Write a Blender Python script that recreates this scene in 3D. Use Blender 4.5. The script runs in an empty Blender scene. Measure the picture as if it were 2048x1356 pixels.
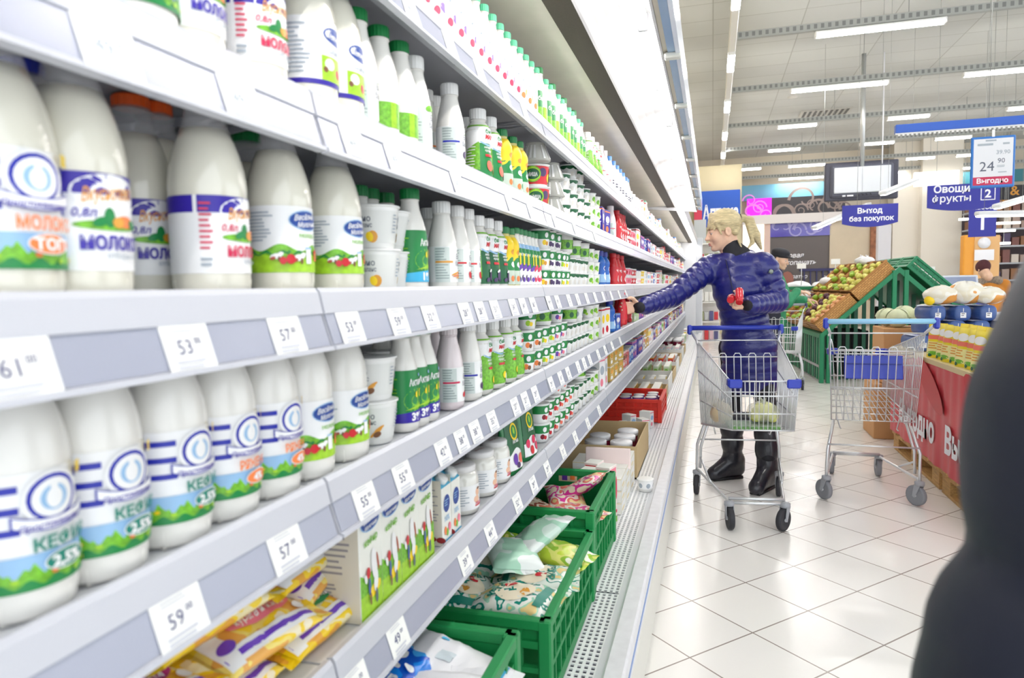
import bpy, math, random
import numpy as np
from mathutils import Vector, Matrix
random.seed(11)
S = bpy.context.scene
COL = S.collection
PI = math.pi
# ---------------------------------------------------------------- camera
CAMH = 1.27
FPX = 1370.0
_dY = Vector((401, 112, FPX)).normalized()
_h = Vector((1, .02, 0))
_dX = (_h - _h.dot(_dY) * _dY).normalized()
_dZ = _dX.cross(_dY)
if _dZ.y < 0: _dZ = -_dZ
cam = bpy.data.cameras.new('camera')
cam_o = bpy.data.objects.new('camera', cam)
COL.objects.link(cam_o)
right = Vector((_dX.x, _dY.x, _dZ.x)); up = Vector((_dX.y, _dY.y, _dZ.y)); fwd = Vector((_dX.z, _dY.z, _dZ.z))
R3 = Matrix((right, up, -fwd)).transposed()
cam_o.matrix_world = Matrix.Translation((0, 0, CAMH)) @ R3.to_4x4()
cam.sensor_width = 36
cam.lens = FPX / 2048 * 36
cam.clip_start = .02
cam.dof.use_dof = True
cam.dof.focus_distance = 3.0
cam.dof.aperture_fstop = 5.0
S.camera = cam_o
# ---------------------------------------------------------------- world and exposure
S.view_settings.view_transform = 'Standard'
S.view_settings.look = 'None'
S.view_settings.gamma = 1
S.view_settings.use_curve_mapping = False
S.view_settings.exposure = 1.15
W = bpy.data.worlds.new('World'); S.world = W
W.use_nodes = True
W.node_tree.nodes['Background'].inputs[0].default_value = (.90, .95, 1, 1)
W.node_tree.nodes['Background'].inputs[1].default_value = 1.05
TUBE_E = 24.0       # ceiling lamps
CASE_E = 12.5       # lamp tubes of the dairy case

# ---------------------------------------------------------------- helpers
def ray(px, py):
    c = Vector((px - 1024, 678 - py, FPX))
    return Vector((c.dot(_dX), c.dot(_dY), c.dot(_dZ)))
def at_z(px, py, z=0.):
    r = ray(px, py); t = (z - CAMH) / r.z
    return Vector((r.x * t, r.y * t, z))
def at_x(px, py, x):
    r = ray(px, py); t = x / r.x
    return Vector((x, r.y * t, CAMH + r.z * t))
def at_y(px, py, y):
    r = ray(px, py); t = y / r.y
    return Vector((r.x * t, y, CAMH + r.z * t))
def projx(x, y, z):
    p = Vector((x, y, z - CAMH)); c = p.x * _dX + p.y * _dY + p.z * _dZ
    return 1024 + FPX * c.x / c.z
def y_for_px(px, x, z):
    a, b = .12, 30.
    for _ in range(40):
        m = (a + b) / 2
        if projx(x, m, z) < px: a = m
        else: b = m
    return a
def lin(c):
    return tuple(((v / 255) / 12.92 if v / 255 <= .04045 else ((v / 255 + .055) / 1.055) ** 2.4) for v in c)
MATS = {}
def mat(name, col=(200, 200, 200), rough=.5, metal=0., spec=.5, noise=0., nscale=30., bump=0., bscale=60., emit=0., trans=0., coat=0., sss=0., alpha=1., stretch=None):
    if name in MATS: return MATS[name]
    m = bpy.data.materials.new(name); m.use_nodes = True
    nt = m.node_tree; b = nt.nodes['Principled BSDF']
    c = lin(col) + (1,)
    b.inputs['Base Color'].default_value = c
    b.inputs['Roughness'].default_value = rough
    b.inputs['Metallic'].default_value = metal
    b.inputs['Specular IOR Level'].default_value = spec
    if trans: b.inputs['Transmission Weight'].default_value = trans
    if coat: b.inputs['Coat Weight'].default_value = coat; b.inputs['Coat Roughness'].default_value = .08
    if alpha < 1: b.inputs['Alpha'].default_value = alpha
    if emit:
        b.inputs['Emission Color'].default_value = c
        b.inputs['Emission Strength'].default_value = emit
    if noise or bump:
        tc = nt.nodes.new('ShaderNodeTexCoord'); src = tc.outputs['Object']
        if stretch:
            mp = nt.nodes.new('ShaderNodeMapping'); mp.inputs['Scale'].default_value = stretch
            nt.links.new(src, mp.inputs['Vector']); src = mp.outputs['Vector']
    if noise:
        n = nt.nodes.new('ShaderNodeTexNoise'); n.inputs['Scale'].default_value = nscale; n.inputs['Detail'].default_value = 3
        r = nt.nodes.new('ShaderNodeMapRange'); r.inputs['From Min'].default_value = .3; r.inputs['From Max'].default_value = .7
        r.inputs['To Min'].default_value = 1 - noise; r.inputs['To Max'].default_value = 1 + noise * .6
        mx = nt.nodes.new('ShaderNodeMix'); mx.data_type = 'RGBA'; mx.blend_type = 'MULTIPLY'; mx.inputs[0].default_value = 1
        mx.inputs[6].default_value = c
        nt.links.new(src, n.inputs['Vector']); nt.links.new(n.outputs['Fac'], r.inputs['Value'])
        nt.links.new(r.outputs['Result'], mx.inputs[7]); nt.links.new(mx.outputs[2], b.inputs['Base Color'])
    if bump:
        n = nt.nodes.new('ShaderNodeTexNoise'); n.inputs['Scale'].default_value = bscale; n.inputs['Detail'].default_value = 3
        bp = nt.nodes.new('ShaderNodeBump'); bp.inputs['Strength'].default_value = bump; bp.inputs['Distance'].default_value = .01
        nt.links.new(src, n.inputs['Vector']); nt.links.new(n.outputs['Fac'], bp.inputs['Height']); nt.links.new(bp.outputs['Normal'], b.inputs['Normal'])
    MATS[name] = m
    return m
def blotch(name, cols, scale, rough=.35, base='Object', sharp=True):
    """printed film: irregular patches of the listed colours"""
    if name in MATS: return MATS[name]
    m = bpy.data.materials.new(name); m.use_nodes = True; nt = m.node_tree; b = nt.nodes['Principled BSDF']
    tc = nt.nodes.new('ShaderNodeTexCoord'); v = nt.nodes.new('ShaderNodeTexNoise'); v.inputs['Scale'].default_value = scale; v.inputs['Detail'].default_value = 1.5
    rp = nt.nodes.new('ShaderNodeValToRGB'); rp.color_ramp.interpolation = 'CONSTANT' if sharp else 'LINEAR'
    el = rp.color_ramp.elements
    n = len(cols)
    while len(el) < n: el.new(.5)
    for i, c in enumerate(cols):
        el[i].position = 0 if i == 0 else .32 + .36 * i / n
        el[i].color = lin(c) + (1,)
    nt.links.new(tc.outputs[base], v.inputs['Vector']); nt.links.new(v.outputs['Fac'], rp.inputs['Fac']); nt.links.new(rp.outputs['Color'], b.inputs['Base Color'])
    b.inputs['Roughness'].default_value = rough
    MATS[name] = m
    return m

class MB:
    def __init__(s): s.v = []; s.f = []; s.m = []; s.sm = []; s.mats = []
    def add(s, vs, fs, m, smooth=False, T=None):
        if m not in s.mats: s.mats.append(m)
        k = s.mats.index(m); o = len(s.v)
        if T is not None: vs = [T @ Vector(p) for p in vs]
        s.v.extend(tuple(p) for p in vs)
        for f in fs: s.f.append(tuple(i + o for i in f)); s.m.append(k); s.sm.append(smooth)
        return s
    def box(s, c, d, m, bev=0., T=None, rz=0., smooth=False):
        hx, hy, hz = d[0] / 2, d[1] / 2, d[2] / 2
        M = Matrix.Translation(c) @ Matrix.Rotation(rz, 4, 'Z')
        if T is not None: M = T @ M
        if not bev:
            vs = [(x, y, z) for z in (-hz, hz) for y in (-hy, hy) for x in (-hx, hx)]
            fs = [(0, 2, 3, 1), (4, 5, 7, 6), (0, 1, 5, 4), (2, 6, 7, 3), (0, 4, 6, 2), (1, 3, 7, 5)]
            return s.add(vs, fs, m, smooth, M)
        b = min(bev, hx * .99, hy * .99, hz * .99); vs = []; ix = {}
        for sx in (-1, 1):
            for sy in (-1, 1):
                for sz in (-1, 1):
                    for a in range(3):
                        p = [sx * (hx - b), sy * (hy - b), sz * (hz - b)]; p[a] += b * (sx, sy, sz)[a]
                        ix[sx, sy, sz, a] = len(vs); vs.append(tuple(p))
        fs = []
        for a in range(3):
            o1, o2 = (a + 1) % 3, (a + 2) % 3
            for sa in (-1, 1):
                q = []
                for t1, t2 in ((-1, -1), (1, -1), (1, 1), (-1, 1)):
                    k = [0, 0, 0]; k[a] = sa; k[o1] = t1; k[o2] = t2; q.append(ix[k[0], k[1], k[2], a])
                fs.append(tuple(q if sa > 0 else q[::-1]))
            for t1 in (-1, 1):
                for t2 in (-1, 1):
                    def g(sa, ax):
                        k = [0, 0, 0]; k[a] = sa; k[o1] = t1; k[o2] = t2; return ix[k[0], k[1], k[2], ax]
                    q = [g(-1, o1), g(1, o1), g(1, o2), g(-1, o2)]
                    fs.append(tuple(q if t1 * t2 < 0 else q[::-1]))
        for sx in (-1, 1):
            for sy in (-1, 1):
                for sz in (-1, 1):
                    q = [ix[sx, sy, sz, 0], ix[sx, sy, sz, 1], ix[sx, sy, sz, 2]]
                    fs.append(tuple(q if sx * sy * sz > 0 else q[::-1]))
        return s.add(vs, fs, m, smooth, M)
    def lathe(s, prof, m, n=24, smooth=True, T=None, sq=0.):
        """prof = [(r, z)...] ; sq > 0 squares the section"""
        vs = []; fs = []
        for r, z in prof:
            for i in range(n):
                a = 2 * PI * i / n; k = 1.
                if sq: k = 1 / ((abs(math.cos(a)) ** sq + abs(math.sin(a)) ** sq) ** (1 / sq))
                vs.append((r * k * math.cos(a), r * k * math.sin(a), z))
        for j in range(len(prof) - 1):
            for i in range(n):
                i2 = (i + 1) % n
                fs.append((j * n + i, j * n + i2, (j + 1) * n + i2, (j + 1) * n + i))
        if prof[0][0] > 1e-5: fs.append(tuple(range(n))[::-1])
        if prof[-1][0] > 1e-5: fs.append(tuple((len(prof) - 1) * n + i for i in range(n)))
        return s.add(vs, fs, m, smooth, T)
    def tube(s, pts, r, m, n=6, closed=False, T=None, smooth=True):
        P = [Vector(p) for p in pts]; k = len(P); vs = []; fs = []
        rr = r if isinstance(r, (list, tuple)) else [r] * k
        prev = None
        for i in range(k):
            if closed: t = P[(i + 1) % k] - P[i - 1]
            else: t = P[min(i + 1, k - 1)] - P[max(i - 1, 0)]
            if t.length < 1e-9: t = Vector((0, 0, 1))
            t.normalize()
            if prev is None:
                a = Vector((0, 0, 1)) if abs(t.z) < .9 else Vector((1, 0, 0))
                u = t.cross(a).normalized()
            else:
                u = prev - prev.dot(t) * t
                u = u.normalized() if u.length > 1e-6 else t.orthogonal().normalized()
            prev = u; w = t.cross(u)
            for j in range(n):
                a = 2 * PI * j / n
                vs.append(P[i] + (u * math.cos(a) + w * math.sin(a)) * rr[i])
        for i in range(k if closed else k - 1):
            i2 = (i + 1) % k
            for j in range(n):
                j2 = (j + 1) % n
                fs.append((i * n + j, i * n + j2, i2 * n + j2, i2 * n + j))
        if not closed: fs.append(tuple(range(n))[::-1]); fs.append(tuple((k - 1) * n + j for j in range(n)))
        return s.add(vs, fs, m, smooth, T)
    def grid(s, fn, nu, nv, m, smooth=True, T=None, closed_u=False):
        vs = [fn(i / nu, j / nv) for j in range(nv + 1) for i in range(nu + 1)]
        fs = [(j * (nu + 1) + i, j * (nu + 1) + i + 1, (j + 1) * (nu + 1) + i + 1, (j + 1) * (nu + 1) + i) for j in range(nv) for i in range(nu)]
        return s.add(vs, fs, m, smooth, T)
    def extrude(s, poly, y0, y1, m, T=None, smooth=False):
        """closed (x,z) outline run along y"""
        n = len(poly)
        vs = [(x, y0, z) for x, z in poly] + [(x, y1, z) for x, z in poly]
        fs = [(i, (i + 1) % n, n + (i + 1) % n, n + i) for i in range(n)] + [tuple(range(n))[::-1], tuple(range(n, 2 * n))]
        return s.add(vs, fs, m, smooth, T)
    def ball(s, c, r, m, n=12, T=None, sc=(1, 1, 1)):
        k = n // 2 + 1
        prof = [(max(1e-6, math.sin(PI * i / (k - 1))), -math.cos(PI * i / (k - 1))) for i in range(k)]
        M = Matrix.Translation(c) @ Matrix.Diagonal((r * sc[0], r * sc[1], r * sc[2], 1))
        if T is not None: M = T @ M
        return s.lathe(prof, m, n, True, M)
    def mesh(s, name):
        me = bpy.data.meshes.new(name)
        me.from_pydata(s.v, [], s.f)
        for m in s.mats: me.materials.append(m)
        me.polygons.foreach_set('material_index', s.m)
        me.polygons.foreach_set('use_smooth', s.sm)
        me.update()
        return me
    def build(s, name, parent=None, loc=None):
        return new(name, s.mesh(name), parent, loc)
def new(name, me, parent=None, loc=None, rz=0.):
    o = bpy.data.objects.new(name, me); COL.objects.link(o)
    if parent: o.parent = parent
    if loc is not None: o.location = loc
    if rz: o.rotation_euler.z = rz
    return o
def tag(o, label=None, cat=None, group=None, kind=None):
    if label: o['label'] = label
    if cat: o['category'] = cat
    if group: o['group'] = group
    if kind: o['kind'] = kind
    return o
def root(name, loc, label, cat, group=None, rz=0.):
    return tag(new(name, None, None, loc, rz), label, cat, group)
# ---- flat lettering and printed shapes, wrapped on any surface by a map (u, v, lift) -> xyz
_tx = {}
_tc = bpy.data.curves.new('letters', 'FONT'); _tc.resolution_u = 2
_to = bpy.data.objects.new('letters', _tc)
def glyphs(txt, bold=0., shear=0.):
    k = (txt, bold, shear)
    if k not in _tx:
        COL.objects.link(_to)
        _tc.body = txt; _tc.offset = bold; _tc.shear = shear
        bpy.context.view_layer.update()
        me = _to.evaluated_get(bpy.context.evaluated_depsgraph_get()).to_mesh()
        vs = [(v.co.x, v.co.y) for v in me.vertices]; fs = [tuple(p.vertices) for p in me.polygons]
        COL.objects.unlink(_to)
        xs = [v[0] for v in vs]; w = (min(xs), max(xs))
        _tx[k] = ([(x - (w[0] + w[1]) / 2, y) for x, y in vs], fs, w[1] - w[0])
    return _tx[k]
class Dec:
    """prints on a surface"""
    def __init__(s, mb, fn, step=.005): s.mb = mb; s.fn = fn; s.step = step; s.o = .0004
    def lift(s): s.o += .00016; return s.o
    def rect(s, u0, u1, v0, v1, m, o=None):
        o = o or s.lift(); nu = max(1, math.ceil(abs(u1 - u0) / s.step)); nv = max(1, math.ceil(abs(v1 - v0) / (s.step * 2)))
        s.mb.grid(lambda a, b: s.fn(u0 + (u1 - u0) * a, v0 + (v1 - v0) * b, o), nu, nv, m)
    def band(s, u0, u1, lo, hi, m):
        o = s.lift(); nu = max(2, math.ceil(abs(u1 - u0) / s.step * 1.5))
        s.mb.grid(lambda a, b: s.fn(u0 + (u1 - u0) * a, lo(u0 + (u1 - u0) * a) * (1 - b) + hi(u0 + (u1 - u0) * a) * b, o), nu, 3, m)
    def ell(s, u, v, a, b, m, tilt=0., n=20):
        o = s.lift(); vs = [s.fn(u, v, o)]; c, sn = math.cos(tilt), math.sin(tilt)
        for k in (.5, 1):
            for i in range(n):
                t = 2 * PI * i / n; x, y = a * k * math.cos(t), b * k * math.sin(t)
                vs.append(s.fn(u + x * c - y * sn, v + x * sn + y * c, o))
        fs = [(0, 1 + i, 1 + (i + 1) % n) for i in range(n)] + [(1 + i, 1 + n + i, 1 + n + (i + 1) % n, 1 + (i + 1) % n) for i in range(n)]
        s.mb.add(vs, fs, m, True)
    def text(s, txt, u, v, h, m, w=None, bold=.015, shear=0., slope=0.):
        o = s.lift() + .0002; vs, fs, tw = glyphs(txt, bold, shear)
        k = h / .73; kx = (w / tw) if w else k
        s.mb.add([s.fn(u + x * kx, v + y * k + x * kx * slope, o) for x, y in vs], fs, m, False)
    def lines(s, u0, u1, v0, v1, n, m, fill=.5):
        rnd = random.Random(int(abs(u0 * 1e5) + abs(v0 * 1e4)))
        o = s.lift(); d = (v1 - v0) / n
        for i in range(n):
            e = u1 - (u1 - u0) * rnd.random() * .4
            s.rect(u0, e, v1 - d * i - d * fill, v1 - d * i, m, o)
def cyl_map(rf):
    if not callable(rf): r0 = rf; rf = lambda z: r0
    def f(u, v, o):
        r = rf(v); a = u / max(r, .01)
        return ((r + o) * math.cos(a), (r + o) * math.sin(a), v)
    return f
def cone_map(rf, rref):
    def f(u, v, o):
        r = rf(v); a = u / rref
        return ((r + o) * math.cos(a), (r + o) * math.sin(a), v)
    return f
def flat_map(org, du, dv):
    org, du, dv = Vector(org), Vector(du).normalized(), Vector(dv).normalized(); n = du.cross(dv)
    return lambda u, v, o: org + du * u + dv * v + n * o
def prof_r(prof):
    def f(z):
        for (r0, z0), (r1, z1) in zip(prof, prof[1:]):
            if z0 <= z <= z1 and z1 > z0: return r0 + (r1 - r0) * (z - z0) / (z1 - z0)
        return prof[-1][0]
    return f
ORD = 'zeroth first second third fourth fifth sixth seventh eighth ninth tenth eleventh twelfth thirteenth fourteenth fifteenth sixteenth seventeenth eighteenth nineteenth twentieth'.split()
def ordw(n):
    if n < len(ORD): return ORD[n]
    return '%d%s' % (n, 'th' if n % 100 in (11, 12, 13) else {1: 'st', 2: 'nd', 3: 'rd'}.get(n % 10, 'th'))

# ---------------------------------------------------------------- common materials
WHITE = mat('white plastic', (238, 238, 236), .32)
PAPER = mat('white paper', (244, 244, 240), .6)
INK = mat('dark ink', (70, 70, 90), .6)
GREYINK = mat('grey ink', (165, 175, 185), .6)
BLUE = mat('print blue', (28, 40, 168), .4)
DBLUE = mat('print violet blue', (50, 32, 160), .4)
SKY = mat('print sky', (150, 190, 226), .4)
GRASS = mat('print grass', (120, 190, 50), .4, noise=.35, nscale=160)
LIME = mat('print lime', (165, 214, 45), .4, noise=.2, nscale=90)
GREEN = mat('print green', (24, 132, 66), .4)
DGREEN = mat('print dark green', (14, 92, 52), .4)
RED = mat('print red', (205, 36, 48), .4)
ORANGE = mat('print orange', (238, 130, 66), .4)
YELLOW = mat('print yellow', (250, 214, 30), .4)
GOLD = mat('print gold', (226, 158, 56), .4)
PINK = mat('print pink', (240, 130, 150), .4)
PURPLE = mat('print purple', (104, 60, 170), .4)
BROWN = mat('print brown', (124, 82, 52), .5)
BERRY = mat('print berry', (72, 52, 98), .4)
TEAL = mat('print teal', (16, 128, 110), .4)
CYAN = mat('print cyan', (60, 178, 224), .4)
STEEL = mat('chromed wire', (222, 224, 226), .3, .6)
DARK = mat('dark rubber', (44, 44, 50), .6)
GREYP = mat('grey plastic', (160, 162, 168), .45)
LAMP = mat('lamp tube glow', (255, 252, 250), .5, emit=TUBE_E)
CASELAMP = mat('case tube glow', (255, 250, 244), .5, emit=CASE_E)

# ---------------------------------------------------------------- setting: floor, ceiling, walls
def tile_material():
    m = bpy.data.materials.new('floor tiles'); m.use_nodes = True; nt = m.node_tree; b = nt.nodes['Principled BSDF']
    tc = nt.nodes.new('ShaderNodeTexCoord'); mp = nt.nodes.new('ShaderNodeMapping')
    mp.inputs['Rotation'].default_value = (0, 0, math.radians(43.35)); mp.inputs['Location'].default_value = TILE_OFF
    br = nt.nodes.new('ShaderNodeTexBrick'); br.offset = 0; br.squash = 1
    br.inputs['Scale'].default_value = 1; br.inputs['Brick Width'].default_value = .302; br.inputs['Row Height'].default_value = .3117
    br.inputs['Mortar Size'].default_value = .0032; br.inputs['Mortar Smooth'].default_value = .2
    br.inputs['Color1'].default_value = lin((242, 239, 234)) + (1,); br.inputs['Color2'].default_value = lin((237, 234, 229)) + (1,); br.inputs['Mortar'].default_value = lin((150, 138, 130)) + (1,)
    nz = nt.nodes.new('ShaderNodeTexNoise'); nz.inputs['Scale'].default_value = 5; nz.inputs['Detail'].default_value = 4
    mr = nt.nodes.new('ShaderNodeMapRange'); mr.inputs['To Min'].default_value = .10; mr.inputs['To Max'].default_value = .30
    nt.links.new(tc.outputs['Object'], mp.inputs['Vector']); nt.links.new(mp.outputs['Vector'], br.inputs['Vector'])
    nt.links.new(br.outputs['Color'], b.inputs['Base Color']); nt.links.new(tc.outputs['Object'], nz.inputs['Vector'])
    nt.links.new(nz.outputs['Fac'], mr.inputs['Value']); nt.links.new(mr.outputs['Result'], b.inputs['Roughness'])
    return m
TILE_OFF = (1.34, -2.259, 0)
FLOOR = tile_material()
CEIL_Z = 4.9; BACK_Y = 21.5
tag(MB().grid(lambda a, b: (-1.15 + 16 * a, -1.5 + 25.5 * b, 0), 1, 1, FLOOR).build('floor'), kind='structure')
def ceil_material():
    m = bpy.data.materials.new('ceiling panels'); m.use_nodes = True; nt = m.node_tree; b = nt.nodes['Principled BSDF']
    tc = nt.nodes.new('ShaderNodeTexCoord'); br = nt.nodes.new('ShaderNodeTexBrick'); br.offset = 0
    br.inputs['Scale'].default_value = 1; br.inputs['Brick Width'].default_value = 1.2; br.inputs['Row Height'].default_value = .6; br.inputs['Mortar Size'].default_value = .008
    br.inputs['Color1'].default_value = lin((194, 195, 190)) + (1,); br.inputs['Color2'].default_value = lin((188, 189, 185)) + (1,); br.inputs['Mortar'].default_value = lin((164, 163, 156)) + (1,)
    nt.links.new(tc.outputs['Object'], br.inputs['Vector']); nt.links.new(br.outputs['Color'], b.inputs['Base Color']); b.inputs['Roughness'].default_value = .8
    return m
CEILM = ceil_material()
tag(MB().box((6.8, 11, CEIL_Z + .05), (16, 25, .1), CEILM).build('ceiling'), kind='structure')
CREAM = mat('cream wall', (206, 194, 160), .7, noise=.04, nscale=2)
PILLAR = mat('pillar cladding', (222, 216, 204), .5)
tag(MB().box((-1.2, 11, 2.45), (.1, 25, 4.9), CREAM).build('wall_left'), kind='structure')
tag(MB().box((6.8, BACK_Y + .05, 2.45), (16, .1, 4.9), mat('back wall', (206, 196, 178), .7)).build('wall_back'), kind='structure')
# ================================================================ dairy display case
XF = -.5                      # shelf front line
SHELF = dict(A=1.783, B=1.522, C=1.264, D=1.008, E=.754)
DECK = .32
SEC0, SECW, NSEC = -.45, 1.25, 11
SECEND = SEC0 + SECW * NSEC
case = root('dairy_display_case', (-.6, SEC0, 0), 'long white open refrigerated dairy display case with five shelves and price rails', 'refrigerated case')
CW = mat('case white enamel', (222, 224, 228), .35)
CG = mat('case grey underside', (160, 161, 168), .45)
RAILW = mat('rail white', (196, 198, 206), .35)
RAILG = mat('rail grey strip', (164, 168, 184), .25)
STEELP = mat('brushed steel panel', (240, 232, 216), .3, .1, noise=.06, nscale=8)
DKBAND = mat('dark air outlet grille', (74, 66, 52), .6, noise=.15, nscale=260)
NAVYT = mat('navy trim', (30, 34, 90), .5)
inv = Matrix.Translation((.6, -SEC0, 0))
def cpart(mb, name, parent=None):
    o = mb.build(name, parent or case)
    if parent is None: o.location = (.6, -SEC0, 0)
    return o
for k, z in SHELF.items():
    for i in range(NSEC):
        y0 = SEC0 + SECW * i + .003; y1 = y0 + SECW - .006
        mb = MB()
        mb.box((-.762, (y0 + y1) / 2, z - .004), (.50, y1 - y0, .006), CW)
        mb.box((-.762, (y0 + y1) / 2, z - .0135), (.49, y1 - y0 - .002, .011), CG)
        mb.box((-.535, (y0 + y1) / 2, z - .022), (.035, y1 - y0 - .004, .012), mat('case grey lip', (206, 210, 214), .4))
        for yy in (y0 + .03, y1 - .03):                        # shelf brackets
            mb.extrude([(-.56, z - .02), (-1.0, z - .02), (-1.0, z - .07), (-.9, z - .055)], yy - .003, yy + .003, CG)
        for q in range(3):
            mb.lathe([(.004, 0), (.004, .002)], NAVYT, 8, T=Matrix.Translation((-.535, y0 + .25 + q * .38, z - .0305)))
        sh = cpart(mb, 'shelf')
        r = MB()
        r.extrude([(-.513, z + .008), (-.504, z + .010), (-.499, z + .004), (-.493, z - .024), (-.497, z - .026), (-.484, z - .066), (-.478, z - .067),
                   (-.477, z - .072), (-.489, z - .074), (-.513, z - .02)], y0, y1, RAILW)
        r.extrude([(-.4962, z - .0245), (-.4832, z - .0655), (-.4828, z - .0655), (-.4952, z - .0245)], y0 + .002, y1 - .002, RAILG)
        cpart(r, 'price_rail', sh)
# back, roof, canopy
mb = MB(); mb.box((-1.03, (SEC0 + SECEND) / 2, 1.15), (.04, SECEND - SEC0, 1.9), mat('case back', (150, 152, 158), .5)); cpart(mb, 'back_panel')
mb = MB(); mb.box((-.72, (SEC0 + SECEND) / 2, 2.05), (.58, SECEND - SEC0, .02), STEELP); cpart(mb, 'inner_top_panel')
mb = MB(); mb.box((-.398, (SEC0 + SECEND) / 2, 2.035), (.076, SECEND - SEC0, .02), DKBAND); cpart(mb, 'air_outlet')
mb = MB()
prof = [(-.360, 2.022), (-.352, 2.024), (-.33, 2.038), (-.30, 2.052), (-.26, 2.062), (-.22, 2.062), (-.185, 2.052), (-.168, 2.03), (-.160, 2.0), (-.157, 1.985)]
n = len(prof)
outl = prof + [(-.150, 1.985), (-.148, 2.11), (-.40, 2.11), (-.40, 2.045), (-.360, 2.045)]
CEND = SEC0 + SECW * 6
REFL = mat('canopy reflector', (206, 206, 208), .35)
mb.extrude(outl, SEC0, CEND, REFL); cpart(mb, 'canopy')
mb = MB(); mb.extrude([(-.360, 2.022), (-.33, 2.038), (-.30, 2.044), (-.285, 2.03), (-.280, 2.0), (-.272, 2.0), (-.270, 2.11), (-.40, 2.11), (-.40, 2.045)], CEND + .02, SECEND, REFL); cpart(mb, 'canopy')
mb = MB(); mb.extrude([(-.62, 2.02), (-.15, 1.97), (-.14, 2.11), (-.62, 2.11)], CEND, CEND + .018, CW); cpart(mb, 'canopy_end_plate')
for i in range(NSEC * 2):
    y = SEC0 + SECW / 2 * (i + .5)
    if i % 2 == 0:
        t = MB(); lx, lz = (-.188, 2.005) if y + .9 < CEND else (-.305, 2.022); t.tube([(lx, y - .55 + .3, lz), (lx, y + .55 + .3, lz)], .013, CASELAMP, 8); cpart(t, 'lamp_tube')
    if y > CEND: continue
    mb = MB(); mb.box((-.192, y - .31, 2.018), (.03, .02, .05), CW, .004); cpart(mb, 'lamp_holder')
mb = MB()
for (x0, z0, x1, z1, m) in ((-.149, 1.99, -.136, 2.10, mat('cornice beige', (206, 198, 180), .4)), (-.135, 1.985, -.112, 2.10, mat('cornice blue glass', (150, 176, 206), .15)), (-.111, 1.98, -.098, 2.10, mat('cornice edge', (222, 228, 240), .2))):
    mb.extrude([(x0, z0), (x1, z0), (x1, z1), (x0, z1)], SEC0, CEND, m)
cpart(mb, 'cornice')
for i in range(NSEC * 2):
    y = SEC0 + SECW / 2 * i + .2
    if y > CEND: break
    mb = MB(); mb.box((-.121, y, 1.978), (.05, .035, .018), mat('clip clear plastic', (214, 214, 206), .3), .004); cpart(mb, 'clip')
# base
mb = MB()
mb.extrude([(-1.05, .0), (-.235, .0), (-.235, .10), (-.225, .2), (-.225, .27), (-.30, DECK - .03), (-1.05, DECK - .03)], SEC0, SECEND, mat('base white', (232, 230, 224), .45)); cpart(mb, 'base')
mb = MB(); mb.extrude([(-.235, .0), (-.209, .0), (-.213, .16), (-.222, .20), (-.235, .2)], SEC0, SECEND, mat('kick plate', (226, 224, 216), .5)); cpart(mb, 'kick_plate')
mb = MB(); mb.extrude([(-.252, .275), (-.252, .337), (-.246, .343), (-.205, .343), (-.199, .338), (-.198, .30), (-.2005, .298), (-.2005, .288), (-.198, .286), (-.199, .255), (-.21, .24), (-.225, .235)], SEC0, SECEND, mat('bumper vinyl', (226, 226, 230), .35, noise=.06, nscale=30)); cpart(mb, 'bumper')
mb = MB(); mb.extrude([(-.1985, .2865), (-.1965, .2865), (-.1965, .2975), (-.1985, .2975)], SEC0, SECEND, mat('bumper blue line', (120, 150, 205), .4)); cpart(mb, 'bumper_stripe')
mb = MB(); mb.box((-.64, (SEC0 + SECEND) / 2, DECK - .004), (.56, SECEND - SEC0, .006), CW); mb.box((-.265, (SEC0 + SECEND) / 2, DECK - .004), (.022, SECEND - SEC0, .006), CW); cpart(mb, 'deck_tray')
HOLE = mat('grille hole', (74, 72, 96), .7); GRW = mat('grille white', (240, 240, 242), .4)
for i in range(NSEC):                        # perforated return-air grille: real holes
    mb = MB(); y0 = SEC0 + SECW * i + .004; y1 = y0 + SECW - .008
    if y1 < 1.0: continue
    x0, x1 = -.362, -.274; cols = 5; px_ = (x1 - x0) / cols
    rows = int((y1 - y0) / .0205); py_ = (y1 - y0) / rows
    hx, hy = px_ * .27, py_ * .31
    zt = DECK + .001
    for c in range(cols):
        a, b = x0 + px_ * c, x0 + px_ * (c + 1); xc = (a + b) / 2
        mb.add([(a, y0, zt), (xc - hx, y0, zt), (xc - hx, y1, zt), (a, y1, zt)], [(0, 1, 2, 3)], GRW)
        mb.add([(xc + hx, y0, zt), (b, y0, zt), (b, y1, zt), (xc + hx, y1, zt)], [(0, 1, 2, 3)], GRW)
        for r in range(rows):
            ya = y0 + py_ * r; yc = ya + py_ * (.5 if c % 2 else .42)
            mb.add([(xc - hx, ya, zt), (xc + hx, ya, zt), (xc + hx, yc - hy, zt), (xc - hx, yc - hy, zt)], [(0, 1, 2, 3)], GRW)
            mb.add([(xc - hx, yc + hy, zt), (xc + hx, yc + hy, zt), (xc + hx, ya + py_, zt), (xc - hx, ya + py_, zt)], [(0, 1, 2, 3)], GRW)
            mb.add([(xc - hx, yc - hy, zt), (xc + hx, yc - hy, zt), (xc + hx, yc - hy, zt - .004), (xc - hx, yc - hy, zt - .004), (xc - hx, yc + hy, zt), (xc + hx, yc + hy, zt), (xc + hx, yc + hy, zt - .004), (xc - hx, yc + hy, zt - .004)],
                   [(0, 3, 2, 1), (4, 5, 6, 7), (0, 4, 7, 3), (1, 2, 6, 5)], GRW)
    mb.add([(x0, y0, zt - .006), (x1, y0, zt - .006), (x1, y1, zt - .006), (x0, y1, zt - .006)], [(0, 1, 2, 3)], HOLE)
    cpart(mb, 'return_air_grille')
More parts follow.
